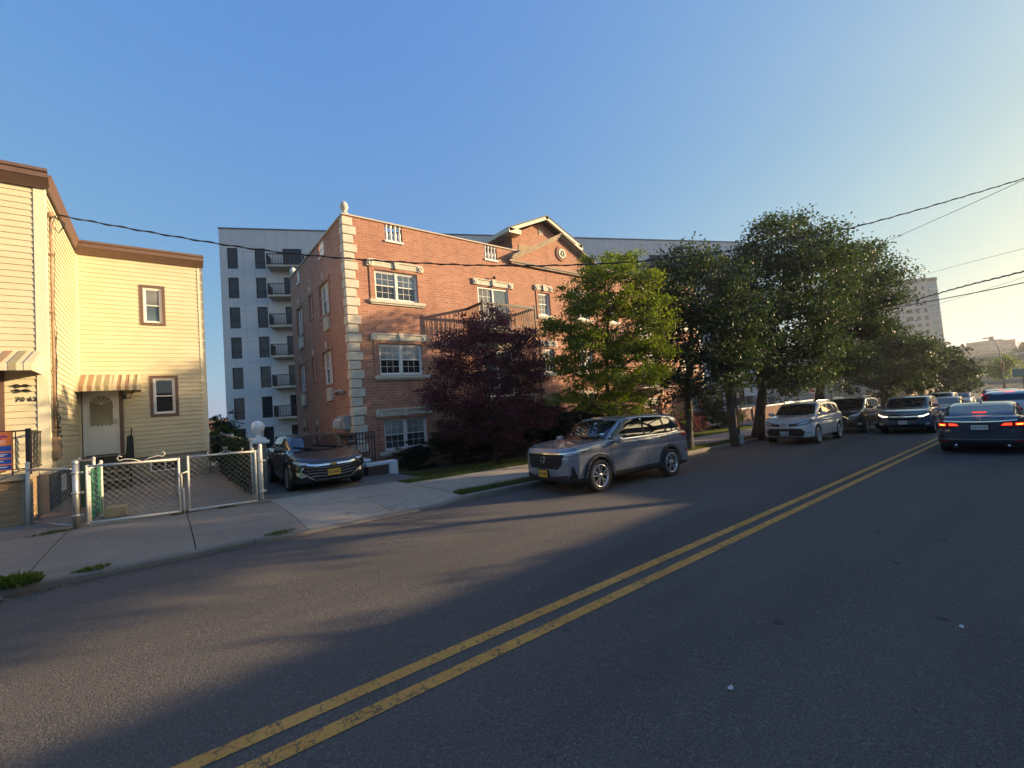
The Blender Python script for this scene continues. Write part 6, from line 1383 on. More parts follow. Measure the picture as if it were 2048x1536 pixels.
def tree(name, label, base, zb, clumps, leafm, bark, ln, wd, cover, r0, fork, group=None, seed=1, droop=.35, spread=.16, up=0., lean=None, twigs=True, tips=26, cat="tree", rag=3):
    rng = np.random.default_rng(seed); rr = random.Random(seed)
    t = thing(name, label, cat, (base[0], base[1], zb), 0, group)
    big = list(clumps)
    for (x, y, z, r) in clumps:
        for k in range(rag):
            a, e = rr.uniform(0, 6.28), rr.uniform(-.5, .9); q = rr.uniform(.75, 1.25) * r; s = r * rr.uniform(.22, .42)
            big.append((x + q * math.cos(a) * math.cos(e), y + q * math.sin(a) * math.cos(e), z + q * math.sin(e), s))
    cs = np.array(clumps); c = cs[:, :3].mean(0); top = cs[:, 2].max()
    P, D, S, T = clump_leaves(big, cover, ln, wd, rng, droop, spread, up, tips=tips)
    V, Q = leaves_mesh(P, D, S, ln, wd, rng)
    put(bpy.data.objects.new("crown", mesh_np("crown", V, Q, [leafm], smooth=False)), t)
    g = MB(); b = Vector((base[0], base[1], zb - .1)); fk = Vector((lerp(base[0], c[0], .25), lerp(base[1], c[1], .25), fork)); apex = Vector((c[0], c[1], lerp(fork, top, .72)))
    def wob(a, e, n, amp):
        out = []
        for i in range(n + 1):
            s = i / n; p = a.lerp(e, s); k = math.sin(math.pi * s) * amp; out.append(p + Vector((rr.uniform(-k, k), rr.uniform(-k, k), 0)))
        return out
    tp = wob(b, fk, 5, .04) + wob(fk, apex, 5, .15)[1:]; n = len(tp)
    rad = [r0 * (1.35 if i == 0 else 1.08 if i == 1 else 1.0) * (1 - .85 * max(0, (i - 1)) / (n - 2)) for i in range(n)]
    g.tube(tp, rad, 12)
    for (x, y, z, r) in clumps:
        e = Vector((x, y, z)); s0 = min(range(4, n), key=lambda i: abs(tp[i].z - (z - .5 * math.hypot(x - tp[i].x, y - tp[i].y))))
        a = tp[s0]; m = a.lerp(e, .5) + Vector((rr.uniform(-.15, .15), rr.uniform(-.15, .15), .12 * (e - a).length))
        k = max(.018, min(rad[s0] * .7, .16 * r0 + .02 * r)); pts = [a, a.lerp(m, .5) + Vector((0, 0, .04)), m, m.lerp(e, .55), e]
        g.tube(pts, [k, k * .85, k * .65, k * .45, k * .2], 6, caps=False)
    if twigs:
        for row in T[rng.permutation(len(T))[:380]]:
            p = Vector(row[:3]); q = p - Vector(row[3:6]) * row[6] * .75 - Vector((0, 0, .2 * row[6])); g.tube([q, p.lerp(q, .45) + Vector((rr.uniform(-.05, .05), rr.uniform(-.05, .05), .03)), p + Vector(row[3:6]) * .08], [.014, .009, .003], 4, caps=False)
    g.build("trunk", bark, t, fix=False)
    return t
TG = "maples along the kerb"
def tc(k): return TREE_CLUMPS[k]
zz = lambda p: zr(p[0]) + .12
B_, C_ = tc('plum'); tree("plum_tree", "purple leaved plum tree in front of the brick apartment house", B_, zz(B_), C_, L_PLUM, BARKD, .10, .026, 1.35, .085, 1.1, None, 11, -.25, .13, .25, tips=34)
B_, C_ = tc('pear'); tree("street_tree", "bright green leafy tree behind the slate grey crossover", B_, zz(B_), C_, L_PEAR, BARK, .075, .027, 2.2, .10, 1.5, None, 12, .25, .12, tips=34)
B_, C_ = tc('maple1'); m1_ = tree("maple_tree", "dark maple with a mossy lit trunk just right of the grey crossover", B_, zz(B_), C_, L_MAPLE, BARK, .11, .048, 2.1, .17, 1.9, TG, 13, .45, .27, tips=9)
B_, C_ = tc('maple2'); tree("maple_tree", "tallest dark maple beside the wooden utility pole", B_, zz(B_), C_, L_MAPLE, BARKD, .115, .05, 2.3, .23, 2.1, TG, 14, .45, .31, tips=8)
B_, C_ = tc('maple3'); tree("maple_tree", "dark maple whose trunk rises behind the white crossover", B_, zz(B_), C_, L_MAPLE, BARKD, .13, .055, 2.4, .27, 2.0, TG, 15, .45, .34, tips=7)
B_, C_ = tc('maple4'); tree("maple_tree", "low round maple standing behind the black parked crossover", B_, zz(B_), C_, L_MAPLE, BARKD, .22, .09, 3.4, .26, 1.9, TG, 16, .45, .22, tips=16)
B_, C_ = tc('tree5'); tree("maple_tree", "last dark maple of the row where the queue of cars ends", B_, zz(B_), C_, L_MAPLE, BARKD, .30, .13, 3.4, .3, 2.2, TG, 17, .45, .28, tips=10)
# moss on the lit side of the nearest maple trunk is left to its bark
def blob(x, y, z0, h, w, n, rs):
    r = random.Random(rs); return [(x + r.uniform(-w, w) * .6, y + r.uniform(-w, w) * .5, z0 + h * r.uniform(.2, .8), w * r.uniform(.4, .62)) for _ in range(n)]
def shrub(label, x, y, h, w, mat, ln, wd, seed, n=7, cover=2.6, name="shrub", group="shrubs along the brick wall", up=.2, cat="shrub", fork=.25):
    x, y = x * 1.09, y + 1.5 if y > 12.5 else y; z0 = zl(x, y) if y < 16 else zr(x); h, w = h * 1.12, w * 1.1; return tree(name, label, (x, y), z0, [(a, b, max(c, z0 + d * .6), d) for a, b, c, d in blob(x, y, z0, h, w, n, seed)], mat, BARKD, ln, wd, cover, .03, z0 + fork, group, seed, .0, .07, up, twigs=False, cat=cat)
shrub("low green shrub under the left ground floor window", 6.7, 13.3, .8, .7, L_YEW, .05, .012, 21, 8)
shrub("rounded dark yew left of the plum tree trunk", 8.0, 13.25, 1.3, .85, L_YEW, .055, .012, 22, 10)
shrub("tall dark yew directly behind the plum tree", 9.6, 13.3, 2.2, 1.0, L_YEW, .06, .014, 23, 13)
shrub("tall dark yew between the plum tree and the grey crossover bonnet", 11.2, 13.2, 2.5, 1.1, L_YEW, .06, .014, 24, 14)
shrub("wide dark yew showing above the grey crossover windscreen", 12.9, 13.1, 2.4, 1.1, L_YEW, .06, .014, 25, 14)
shrub("dark yew behind the bright green tree", 14.8, 13.1, 2.0, 1.1, L_YEW, .06, .014, 26, 12)
shrub("reddish brown shrub against the sunlit brick left of the small maple", 18.6, 12.9, 1.8, 1.1, L_PLUM, .07, .02, 27, 10, 1.2)
shrub("reddish brown shrub lower right against the sunlit brick wall", 23.5, 12.9, 1.3, 1.1, L_PLUM, .07, .02, 28, 9, 1.1)
shrub("loose green bush by the far corner blocks of the brick house", 28.6, 12.8, 1.0, .9, L_LIGHT, .08, .02, 29, 8, 1.2)
shrub("small dark garden tree left of the utility pole", 27.9, 13.4, 3.0, 1.3, L_MAPLE, .10, .035, 30, 12, 1.4, "garden_tree", None, 0, "tree", .9)
shrub("slim young sapling standing in the lawn near the pole", 25.2, 11.9, 1.7, .35, L_MAPLE, .08, .025, 31, 5, .8, "sapling", None, 0, "tree", .8)
# vines and plants at the back of the yard
shrub("sunlit green bush behind the back gate of the yard", 1.75, 22.3, 1.9, .75, L_LIGHT, .10, .035, 32, 10, 1.5, "bush", None, .1)
shrub("dark leafy bush seen above the sunlit bush behind the yard", 2.2, 27.5, 2.4, 1.2, L_MAPLE, .12, .04, 33, 10, 1.5, "bush", None, .1)
# trees far off
def far_tree(label, x, y, zb, h, w, mat, seed, name="tree", n=9, ln=.5, group=None):
    r = random.Random(seed); cl = [(x + r.uniform(-w, w) * .55, y + r.uniform(-w, w) * .55, zb + h * r.uniform(.42, .85), w * r.uniform(.4, .6)) for _ in range(n)]
    return tree(name, label, (x, y), zb, cl, mat, BARKD, ln, ln * .4, 1.3, .22, zb + h * .35, group, seed, .3, ln * .9, 0, twigs=False, tips=6)
far_tree("yellow green tree beside the green road sign far right", 153, 6.5, -3, 8.2, 3.0, L_LIGHT, 41)
far_tree("yellow green tree between the dark maples and the far street lamp", 151, 14.5, -3, 7.2, 2.6, L_LIGHT, 42)
far_tree("dark round tree at the foot of the tower block", 150, 21, -3.4, 11, 5.2, L_MAPLE, 43)
far_tree("dark tree on the hill left of the brown slab block", 330, 42, .5, 12, 8, L_MAPLE, 44, ln=.9)
far_tree("dark tree on the hill right of the brown slab block", 330, 3.5, .5, 12, 7, L_MAPLE, 45, ln=.9)
far_tree("dark tree among far roofs beyond the yard gate", 14, 120, -7, 8.6, 6.0, L_MAPLE, 46, ln=.7)
rng = np.random.default_rng(9)     # wooded hillside as one mass
cl = [(rng.uniform(340, 420), rng.uniform(-60, 90), rng.uniform(2, 7), rng.uniform(4, 7)) for _ in range(60)]
P, D, S, T = clump_leaves(cl, 1.2, 1.1, .5, rng, .3, 1.0, tips=1.2); V, Q = leaves_mesh(P, D, S, 1.1, .5, rng)
tag(put(bpy.data.objects.new("far_wood", mesh_np("far_wood", V, Q, [L_MAPLE], smooth=False))), "dark wooded hillside beneath the brown slab block", "wood", kind="stuff")
# grass blades
def grass(name, label, x0, x1, yfa, yfb, zf, dens, h, seed):
    rng = np.random.default_rng(seed); A = 0.0; X = []; 
    n = int((x1 - x0) * dens); x = x0 + (x1 - x0) * rng.uniform(0, 1, n) ** 1.25
    ya = np.array([yfa(v) for v in x]); yb = np.array([yfb(v) for v in x]); y = ya + (yb - ya) * rng.uniform(0, 1, n)
    keep = (np.sin(x * 2.1 + np.sin(y * 3)) + np.sin(y * 4.3 + x * .7) + rng.normal(size=n) * .8) > -1.3; x, y = x[keep], y[keep]; n = len(x)
    z = np.array([zf(a, b) for a, b in zip(x, y)]); hh = h * rng.uniform(.4, 1.3, n); a = rng.uniform(0, 6.28, n); w = .006 + .004 * rng.uniform(0, 1, n); ln = rng.normal(size=(n, 2)) * .6 * hh[:, None]
    V = np.empty((n, 3, 3)); V[:, 0] = np.stack([x - w * np.cos(a), y - w * np.sin(a), z], 1); V[:, 1] = np.stack([x + w * np.cos(a), y + w * np.sin(a), z], 1); V[:, 2] = np.stack([x + ln[:, 0], y + ln[:, 1], z + hh], 1)
    tag(put(bpy.data.objects.new(name, mesh_np(name, V.reshape(-1, 3), np.arange(n * 3).reshape(n, 3), [L_GRASS], smooth=False))), label, "grass", kind="stuff")
grass("grass", "grass on the kerbside strip under the street trees", 4.78, 40, lambda x: yc(x) + .16, yn, lambda x, y: zr(x) + .118, 900, .075, 51)
grass("grass", "front lawn between pavement and brick house", 4.8, 31, yf, lambda x: 13.6, zl, 2600, .07, 52)
grass("grass", "lawn strip beyond the brick house", 31, 60, yf, lambda x: 11.9, lambda x, y: zr(x) + .125, 500, .08, 53)
def tuft(label, x, y, z, r, n, h, seed, mat=None, name="weed"):
    rng = np.random.default_rng(seed); a = rng.uniform(0, 6.28, n); rr = r * np.sqrt(rng.uniform(0, 1, n)); n *= 3; h *= .55; a = rng.uniform(0, 6.28, n); q = np.sqrt(rng.uniform(0, 1, n)); rr = r * q * (1 + .35 * np.sin(3 * a + seed)); P = np.stack([x + rr * np.cos(a) * 1.5, y + rr * np.sin(a) * .8, z + h * 1.2 * (1 - q) * rng.uniform(0, 1, n)], 1)
    D = unit(np.stack([np.cos(a) * .6, np.sin(a) * .6, np.full(n, 1.0)], 1) + rng.normal(size=(n, 3)) * .4); S = unit(np.cross(D, rng.normal(size=(n, 3)))); V, Q = leaves_mesh(P, D, S, h, h * .17, rng)
    tag(put(bpy.data.objects.new(name, mesh_np(name, V, Q, [mat or L_LIGHT], smooth=False))), label, "weed", "weeds in the pavement cracks")
tuft("big green weed growing at the kerb beside the broken kerb stone", -1.42, 7.62, zw(-1.42, 7.7), .17, 260, .16, 61)
tuft("thin line of weeds along the kerb right of the big weed", -.75, 7.66, zw(-.75, 7.7), .10, 90, .07, 62)
tuft("weeds sprouting at the kerb joint before the driveway", 1.35, 7.70, zw(1.35, 7.75), .12, 110, .06, 63)
tuft("weeds under the meeting posts of the gates", .24, 10.98, zw(.24, 10.98), .14, 140, .07, 64)
tuft("small weed tuft in front of the right gate leaf", .95, 10.9, zw(.95, 10.9), .09, 90, .08, 65)
tuft("weeds at the foot of the dark gate post", -1.55, 10.9, zw(-1.55, 10.9), .16, 120, .06, 66)

# street trees on the far side, behind the camera: their crowns shade the road
def across(label, x, y, zlo, zhi, w, seed, n=14):
    r = random.Random(seed); cl = [(x + r.uniform(-w, w), y + r.uniform(-1.6, 1.6), r.uniform(zlo + .8, zhi - .8), r.uniform(.75, 1.15)) for _ in range(n)]
    tree("maple_tree", label, (x, y), zr(x), cl, L_MAPLE, BARKD, .16, .065, 1.6, .2, zlo - .4, "maples across the street", seed, .4, .18, tips=20)
across("maple across the street whose high crown shades the pavement", 22.4, -4.0, 4.9, 7.3, 3.2, 71, 24)
across("slim maple across the street in front of the house gap", 32.7, -6.7, 5.3, 8.2, .8, 74, 9)
across("maple across the street, the one further down", 48.0, -4.2, 3.6, 8.6, 3.6, 72, 22)

def young(label, x, y, zlo, zhi, seed):
    r = random.Random(seed); cl = [(x + r.uniform(-1.5, 1.5), y + r.uniform(-.6, .6), r.uniform(zlo, zhi), r.uniform(.35, .6)) for _ in range(8)]
    tree("young_maple", label, (x, y), zr(x), cl, L_MAPLE, BARKD, .12, .05, 1.0, .06, zlo - .3, "young maples across the street", seed, .4, .25, tips=8)
young("young maple across the street, first of three", 13.5, -4.3, 2.7, 3.5, 75); young("young maple across the street, middle of three", 16.6, -4.4, 2.6, 3.35, 76); young("young maple across the street, last of three", 19.4, -4.3, 2.5, 3.1, 77)
# dry leaves and grit washed into the gutter
rng = np.random.default_rng(77); n = 1500; x = rng.uniform(-4, 16, n); off = np.abs(rng.normal(size=n)) * .10; y = np.array([yc(v) for v in x]) - .02 - off
near = rng.uniform(0, 1, n) < .25; x[near] = -1.6 + rng.normal(size=near.sum()) * .5; y[near] = np.array([yc(v) for v in x[near]]) - .03 - np.abs(rng.normal(size=near.sum())) * .12
P = np.stack([x, y, np.array([zr(v) for v in x]) + .006], 1); a = rng.uniform(0, 6.28, n); D = unit(np.stack([np.cos(a), np.sin(a), rng.uniform(-.1, .35, n)], 1)); S = unit(np.cross(D, np.array([0, 0, 1.0]) + rng.normal(size=(n, 3)) * .2))
V, Q = leaves_mesh(P, D, S, .035, .010, rng); tag(put(bpy.data.objects.new("leaf_litter", mesh_np("leaf_litter", V, Q, [leafmat("dry_leaf", (.12, .075, .035), (.30, .21, .11), .1)], smooth=False))), "dry leaves and grit washed along the gutter", "leaf litter", kind="stuff")
# ------------------------------------------------------------------ fences and gates
WIRE = plain("chainlink_wire", (0.38, 0.37, 0.34), 0.5, 0.5, var=.15); WIRED = plain("weathered_wire", (0.24, 0.235, 0.21), 0.6, 0.4); GREENS = plain("green_privacy_slat", (0.03, 0.16, 0.105), 0.5); TEAL = plain("teal_privacy_slat", (0.04, 0.20, 0.20), 0.5)
def chain_mesh(mb, A, B, z0a, z0b, h, pitch=.105, r=.0018):
    """diamond wire netting between two posts"""
    A, B = Vector((A[0], A[1], 0)), Vector((B[0], B[1], 0)); L = (B - A).length; d = (B - A) / L; n = Vector((-d.y, d.x, 0))
    P = lambda u, v: A + d * u + Vector((0, 0, lerp(z0a, z0b, u / L) + v))
    k = -int(h / pitch) - 1
    while k * pitch < L:
        for s in (1, -1):
            u0 = k * pitch; a, b = (u0, 0.0), (u0 + h, h)
            t0 = max(0.0, -u0 / h) if h else 0; t1 = min(1.0, (L - u0) / h)
            if t1 > t0:
                p, q = (u0 + h * t0, h * t0), (u0 + h * t1, h * t1)
                if s < 0: p, q = (L - p[0], p[1]), (L - q[0], q[1])
                p3, q3 = P(*p), P(*q); dd = (q3 - p3).normalized(); a1 = dd.cross(n) * r; a2 = n * r * s * 1.0
                V = [p3 + a1, p3 + a2, p3 - a1, p3 - a2, q3 + a1, q3 + a2, q3 - a1, q3 - a2]
                mb.add(V, [(0, 1, 5, 4), (1, 2, 6, 5), (2, 3, 7, 6), (3, 0, 4, 7)])
        k += 1
def post(mb, x, y, z0, h, r, cap=True):
    mb.tube([(x, y, z0 - .05), (x, y, z0 + h)], r, 12)
    if cap: mb.lathe([(r * 1.15, -.02), (r * 1.2, .0), (r * .9, .03), (0, .045)], (x, y, z0 + h), 12)
def clamp(mb, x, y, z, r): mb.lathe([(r, -.025), (r * 1.35, -.02), (r * 1.35, .02), (r, .025)], (x, y, z), 12); mb.bar((x, y, z), (x + r * 2.3, y - r * .8, z), .03, .035)
def gate_leaf(label, A, B, h, nm="gate", mat=WHITEPIPE, lift=.06):
    g = thing(nm, label, "gate", (A[0], A[1], zw(A[0], A[1])), 0, "chain link gate leaves"); za, zb = zw(*A) + lift, zw(*B) + lift
    f = MB(); a0, b0 = Vector((A[0], A[1], za)), Vector((B[0], B[1], zb)); up = Vector((0, 0, h))
    for p, q in ((a0, b0), (a0 + up, b0 + up), (a0, a0 + up), (b0, b0 + up)): f.tube([p, q], .021, 10)
    for c in (a0, b0, a0 + up, b0 + up):
        bm = bmesh.new(); bmesh.ops.create_icosphere(bm, subdivisions=2, radius=.026); f.bm(bm, 0, True, Matrix.Translation(c)); bm.free()
    f.build("gate_frame", mat, g); m = MB(); chain_mesh(m, A, B, za + .02, zb + .02, h - .04); m.build("wire_mesh", WIRE, g)
    return g, a0, b0, up
PA, PM1, PM2, PB = (-1.27, 11.10), (.20, 10.86), (.345, 10.83), (1.50, 10.79)
g, a0, b0, up = gate_leaf("wide left leaf of the white chain link driveway gate", (-1.12, 11.08), PM1, 1.02)
sc = MB()
for s in (1, -1): sc.tube([Vector((-.35 + s * .02, 10.94, zw(-.35, 10.9) + 1.1)) + Vector((s * x, 0, z)) for x, z in ((.0, .0), (.10, .05), (.22, .07), (.30, .05), (.33, .10), (.30, .14), (.26, .12))], .008, 6)
sc.build("gate_scroll", WHITEPIPE, g)
l = MB(); l.tube([Vector((.235, 10.84, zw(.2, 10.9) + .45)), Vector((.235, 10.84, zw(.2, 10.9) + .72)), Vector((.235, 10.80, zw(.2, 10.9) + .80)), Vector((.34, 10.80, zw(.2, 10.9) + .82))], .014, 8); l.tube([(.265, 10.83, zw(.2, 10.9) - .02), (.265, 10.83, zw(.2, 10.9) + .5)], .011, 8); l.build("gate_latch", WHITEPIPE, g)
g, a0, b0, up = gate_leaf("narrow right leaf of the chain link gate with two scrolls on its rail", PM2, PB, 1.05)
sc = MB()
for x0, s in ((.95, 1), (1.0, -1)): sc.tube([Vector((x0, 10.81, zw(.95, 10.8) + 1.12)) + Vector((s * x, 0, z)) for x, z in ((.0, .1), (.06, .14), (.04, .05), (.16, .0), (.30, .0), (.34, .05), (.30, .08))], .008, 6)
sc.build("gate_scroll", WHITEPIPE, g)
p = thing("gate_post", "thick dark galvanised gate post with clamps at the pavement", "post", (*PA, zw(*PA))); mb = MB(); post(mb, *PA, zw(*PA), 1.17, .045); mb.build("post", GALV, p); mb = MB()
for z in (.22, .62, .98): mb = MB(); clamp(mb, *PA, zw(*PA) + z, .045); mb.build("hinge", GALV, p)
p = thing("gate_post", "chalky white gate post by the ball topped pillar", "post", (1.60, 10.80, zw(1.6, 10.8))); mb = MB(); post(mb, 1.60, 10.80, zw(1.6, 10.8), 1.22, .036); mb.build("post", WHITEPIPE, p); mb = MB()
for z in (.25, .9): mb = MB(); clamp(mb, 1.60, 10.80, zw(1.6, 10.8) + z, .036); mb.build("hinge", WHITEPIPE, p)
# fence from the post back to the porch
f = thing("chain_link_fence", "short chain link fence between the dark gate post and the brick porch", "fence", (-1.7, 12.1, .15)); A, B = (-1.34, 11.2), (-2.08, 12.5); m = MB(); post(m, B[0], B[1], zw(*B), 1.16, .03); m.build("fence_post", WHITEPIPE, f)
m = MB(); m.tube([(A[0], A[1], zw(*A) + 1.05), (B[0], B[1], zw(*B) + 1.05)], .02); m.tube([(A[0], A[1], zw(*A) + .05), (B[0], B[1], zw(*B) + .05)], .012); m.build("rail", GALV, f); m = MB(); chain_mesh(m, A, B, zw(*A) + .05, zw(*B) + .05, 1.0); m.build("wire_mesh", WIRE, f)
def slat_fence(name, label, A, B, h, mat, zf, ra=True, n=None):
    f = thing(name, label, "fence", (A[0], A[1], zf(*A))); A3, B3 = Vector((*A, 0)), Vector((*B, 0)); L = (B3 - A3).length; n = n or int(L / .055); d = (B3 - A3) / L; nn = Vector((-d.y, d.x, 0)); m = MB(); rr = random.Random(len(label))
    for k in range(n):
        p = A3.lerp(B3, (k + .5) / n); hh = h - rr.uniform(0, .05); z0 = zf(p.x, p.y) + .04; m.obox(p + Vector((0, 0, z0 + hh / 2)), d * (L / n * .43), nn * .005, Vector((0, 0, hh / 2)))
    m.build("slat", mat, f); m = MB(); chain_mesh(m, (A[0] + nn.x * .012, A[1] + nn.y * .012), (B[0] + nn.x * .012, B[1] + nn.y * .012), zf(*A) + .04, zf(*B) + .04, h - .02); m.build("wire_mesh", WIRED, f)
    m = MB(); m.tube([(A[0], A[1], zf(*A) + h + .03), (B[0], B[1], zf(*B) + h + .03)], .02)
    for q in (A, B): post(m, q[0], q[1], zf(*q), h + .06, .028)
    if L > 4: q = ((A[0] + B[0]) / 2, (A[1] + B[1]) / 2); post(m, q[0], q[1], zf(*q), h + .06, .028)
    m.build("fence_post", WHITEPIPE if L < 3 else GALV, f)
    if L > 4:
        rng = np.random.default_rng(8); k = 2600; P = np.stack([A[0] - .03 - np.abs(rng.normal(size=k)) * .05, A[1] + (B[1] - A[1]) * rng.uniform(0, 1, k), .2 + 1.25 * rng.uniform(0, 1, k) ** .8], 1); D_ = unit(rng.normal(size=(k, 3)) + np.array([-.8, 0, -.3])); V_, Q_ = leaves_mesh(P, D_, unit(np.cross(D_, rng.normal(size=(k, 3)))), .10, .035, rng)
        put(bpy.data.objects.new("vine", mesh_np("vine", V_, Q_, [L_MAPLE], smooth=False)), f)
slat_fence("slatted_fence", "short green slatted fence beside the dark gate post", (-1.12, 11.3), (-1.05, 12.5), 1.0, GREENS, zy)
slat_fence("slatted_fence", "green slatted fence at the side wall of the yellow house", (-1.22, 13.2), (-1.50, 13.75), 1.05, GREENS, lambda x, y: .2)
slat_fence("slatted_fence", "teal slatted fence end behind the white gate post", (1.60, 10.95), (1.60, 11.9), 1.02, TEAL, lambda x, y: .12)
slat_fence("slatted_fence", "dark timber and wire side fence along the right of the yard", (1.60, 12.0), (1.62, 19.2), 1.25, plain("dark_timber", (0.036, 0.03, 0.02), .85, var=.35), lambda x, y: lerp(.12, .3, (y - 12) / 7))
f = thing("back_gate", "galvanised wire gate at the back of the yard with green bush behind", "gate", (1.4, 19.6, .25)); m = MB()
for q in ((1.27, 19.4), (1.98, 19.4)): post(m, *q, .2, 1.35, .025)
m.tube([(1.27, 19.4, 1.5), (1.98, 19.4, 1.5)], .018); m.tube([(1.27, 19.4, .42), (1.98, 19.4, .42)], .018); m.tube([(1.27, 19.4, .30), (1.98, 19.4, .30)], .018); m.build("gate_frame", GALV, f); m = MB(); chain_mesh(m, (1.27, 19.4), (1.98, 19.4), .42, .42, 1.08); m.build("wire_mesh", WIRED, f)
k = MB(); k.bbox(-.55, 1.5, 18.3, 18.62, .2, .46, b=.02); tag(k.build("concrete_ledge", YARDC), "long low concrete ledge across the back of the yard", "ledge")
k = MB(); k.bbox(-.95, -.62, 11.75, 12.05, .17, .36, b=.015); tag(k.build("concrete_block", plain("sandy_block", (.46, .33, .17), .85, var=.25)), "sandy concrete block lying inside the gate", "block")
# masonry wall and pillar with ball
w = thing("boundary_wall", "grey boundary wall with white coping and a white ball on its end pillar", "wall", (1.85, 14, .1))
m = MB(); m.box(1.78, 1.98, 13.0, 19.5, -.2, 1.22); m.build("wall_body", mat_concrete("rough_grey_wall", (0.27, 0.25, 0.22), stain=.6), w)
m = MB(); m.bbox(1.74, 2.02, 13.02, 19.5, 1.22, 1.30, b=.02); m.build("coping", WHITE, w)
m = MB(); m.bbox(1.73, 2.03, 12.70, 13.0, -.2, 1.28, b=.012); pl = m.build("pillar", mat_concrete("rough_grey_wall2", (0.30, 0.28, 0.25), stain=.6), w)
m = MB(); m.bbox(1.66, 2.10, 12.64, 13.07, 1.28, 1.37, b=.02); m.bbox(1.72, 2.04, 12.70, 13.01, 1.37, 1.43, b=.015); m.lathe([(0, 0), (.08, 0), (.055, .04), (.05, .09), (.10, .13), (.145, .20), (.16, .275), (.145, .35), (.10, .41), (.05, .432), (0, .437)], (1.88, 12.855, 1.43), 24); m.build("ball_finial", plain("white_gloss_paint", (.78, .77, .75), .4, var=.05), pl)
# orange and blue sale sign hung on the porch railing
s = thing("sale_sign", "orange and blue sale sign fixed to the black porch railing", "sign", (-2.85, 13.1, 1.6)); sx0, sx1, sy, s0, s1 = -2.97, -2.38, 13.115, 1.24, 2.02
ORG = plain("sign_orange", (0.80, 0.22, 0.055), .45, var=.04); BLU = plain("sign_blue", (0.025, 0.09, 0.40), .45, var=.04); PUR = plain("sign_purple_ink", (0.30, 0.06, 0.20), .5); SWH = plain("sign_white_ink", (.75, .72, .70), .5)
m = MB(); m.box(sx0, sx1, sy - .012, sy, s0, s1); m.build("sign_board", ORG, s); m = MB()
for a, b in ((1.63, 1.74), (1.50, 1.60), (1.38, 1.475), (1.265, 1.35)): m.box(sx0 + .02, sx1 - .015, sy - .016, sy - .0121, a, b)
m.build("sign_panel", BLU, s); m = MB()
for z, x0, x1 in ((1.715, .10, .30), (1.69, .10, .36), (1.665, .10, .28), (1.645, .1, .33), (1.56, .28, .52), (1.535, .30, .48), (1.43, .3, .47), (1.31, .24, .52), (1.79, .2, .5), (1.83, .16, .5)): m.box(sx0 + x0, sx0 + x1, sy - .019, sy - .0161 if z < 1.75 else sy - .0121, z, z + .012)
m.build("sign_text_line", SWH, s)
t = text_obj("sign_lettering", "angle", .105, PUR, s, Matrix.Identity(4), .002, bold=.003); t.data.transform(frame_on((-2.545, sy - .015, 1.93), (1, 0, 0), (0, -1, 0)) @ Matrix.Rotation(R_(90), 4, 'X')); t.matrix_parent_inverse = wmat(s).inverted()
m = MB(); m.bar((sx1 - .005, sy + .01, .98), (sx1 - .005, sy + .01, 2.04), .02); m.build("sign_stake", BLACKM, s)
rescale(s, .958)
# broken kerb stone, litter
m = MB(); bm = bmesh.new(); bmesh.ops.create_icosphere(bm, subdivisions=3, radius=1); rr = random.Random(2)
for v in bm.verts: v.co *= 1 + rr.uniform(-.09, .09)
m.bm(bm, 0, False, Matrix.Translation((-1.78, 7.32, zr(-1.78) + .02)) @ Matrix.Diagonal((.34, .17, .085, 1))); bm.free(); tag(m.build("kerb_stone", CURBM), "loose broken kerb stone lying in the gutter by the big weed", "stone")
m = MB(); bm = bmesh.new(); bmesh.ops.create_icosphere(bm, subdivisions=2, radius=1)
for v in bm.verts: v.co *= 1 + rr.uniform(-.15, .15)
m.bm(bm, 0, False, Matrix.Translation((1.62, 10.72, zw(1.6, 10.7) + .02)) @ Matrix.Rotation(.5, 4, 'Z') @ Matrix.Diagonal((.16, .05, .05, 1))); bm.free(); tag(m.build("stone", CURBM), "dark stone chunk at the foot of the white gate post", "stone")
def scrap(label, x, y, s, seed):
    r = random.Random(seed); n = 9; V = [(x, y, zr(x) + .012)] + [(x + s * r.uniform(.5, 1.1) * math.cos(2 * math.pi * k / n), y + s * .5 * r.uniform(.4, 1.1) * math.sin(2 * math.pi * k / n), zr(x) + .005 + r.uniform(0, .012)) for k in range(n)]
    m = MB(); m.add(V, [(0, k + 1, (k + 1) % n + 1) for k in range(n)]); tag(m.build("paper_scrap", plain("pale_paper", (.55, .55, .55), .8)), label, "litter")
scrap("larger pale paper scrap flattened on the asphalt near the camera", 2.58, 1.35, .035, 1); scrap("small pale paper scrap on the asphalt right of the larger one", 4.40, .55, .035, 2)
# ------------------------------------------------------------------ utility pole, sign post, wires
POLE = mat_soil("pole_timber", (0.07, 0.062, 0.055), (0.16, 0.145, 0.13), 3.0)
px_, py_ = 17.25, 7.85; zp = zr(px_) + .1
u = thing("utility_pole", "weathered wooden utility pole with a riser pipe between the two nearest maples", "utility pole", (px_, py_, zp))
m = MB(); m.tube([(px_, py_, zp - .1), (px_, py_, zp + 3), (px_, py_, zp + 6.6)], [.165, .155, .135], 16); m.build("pole", POLE, u)
m = MB(); m.tube([(px_ + .19, py_ - .13, zp), (px_ + .17, py_ - .12, zp + 6)], .035); m.tube([(px_ + .26, py_ - .05, zp), (px_ + .25, py_ - .05, zp + 4)], .022); m.build("riser_pipe", plain("brown_conduit", (.20, .12, .09), .6), u)
m = MB(); m.bbox(px_ + .06, px_ + .30, py_ - .24, py_ - .10, zp - .02, zp + .36, b=.01); m.build("pole_guard", plain("pale_guard", (.52, .50, .47), .6), u)
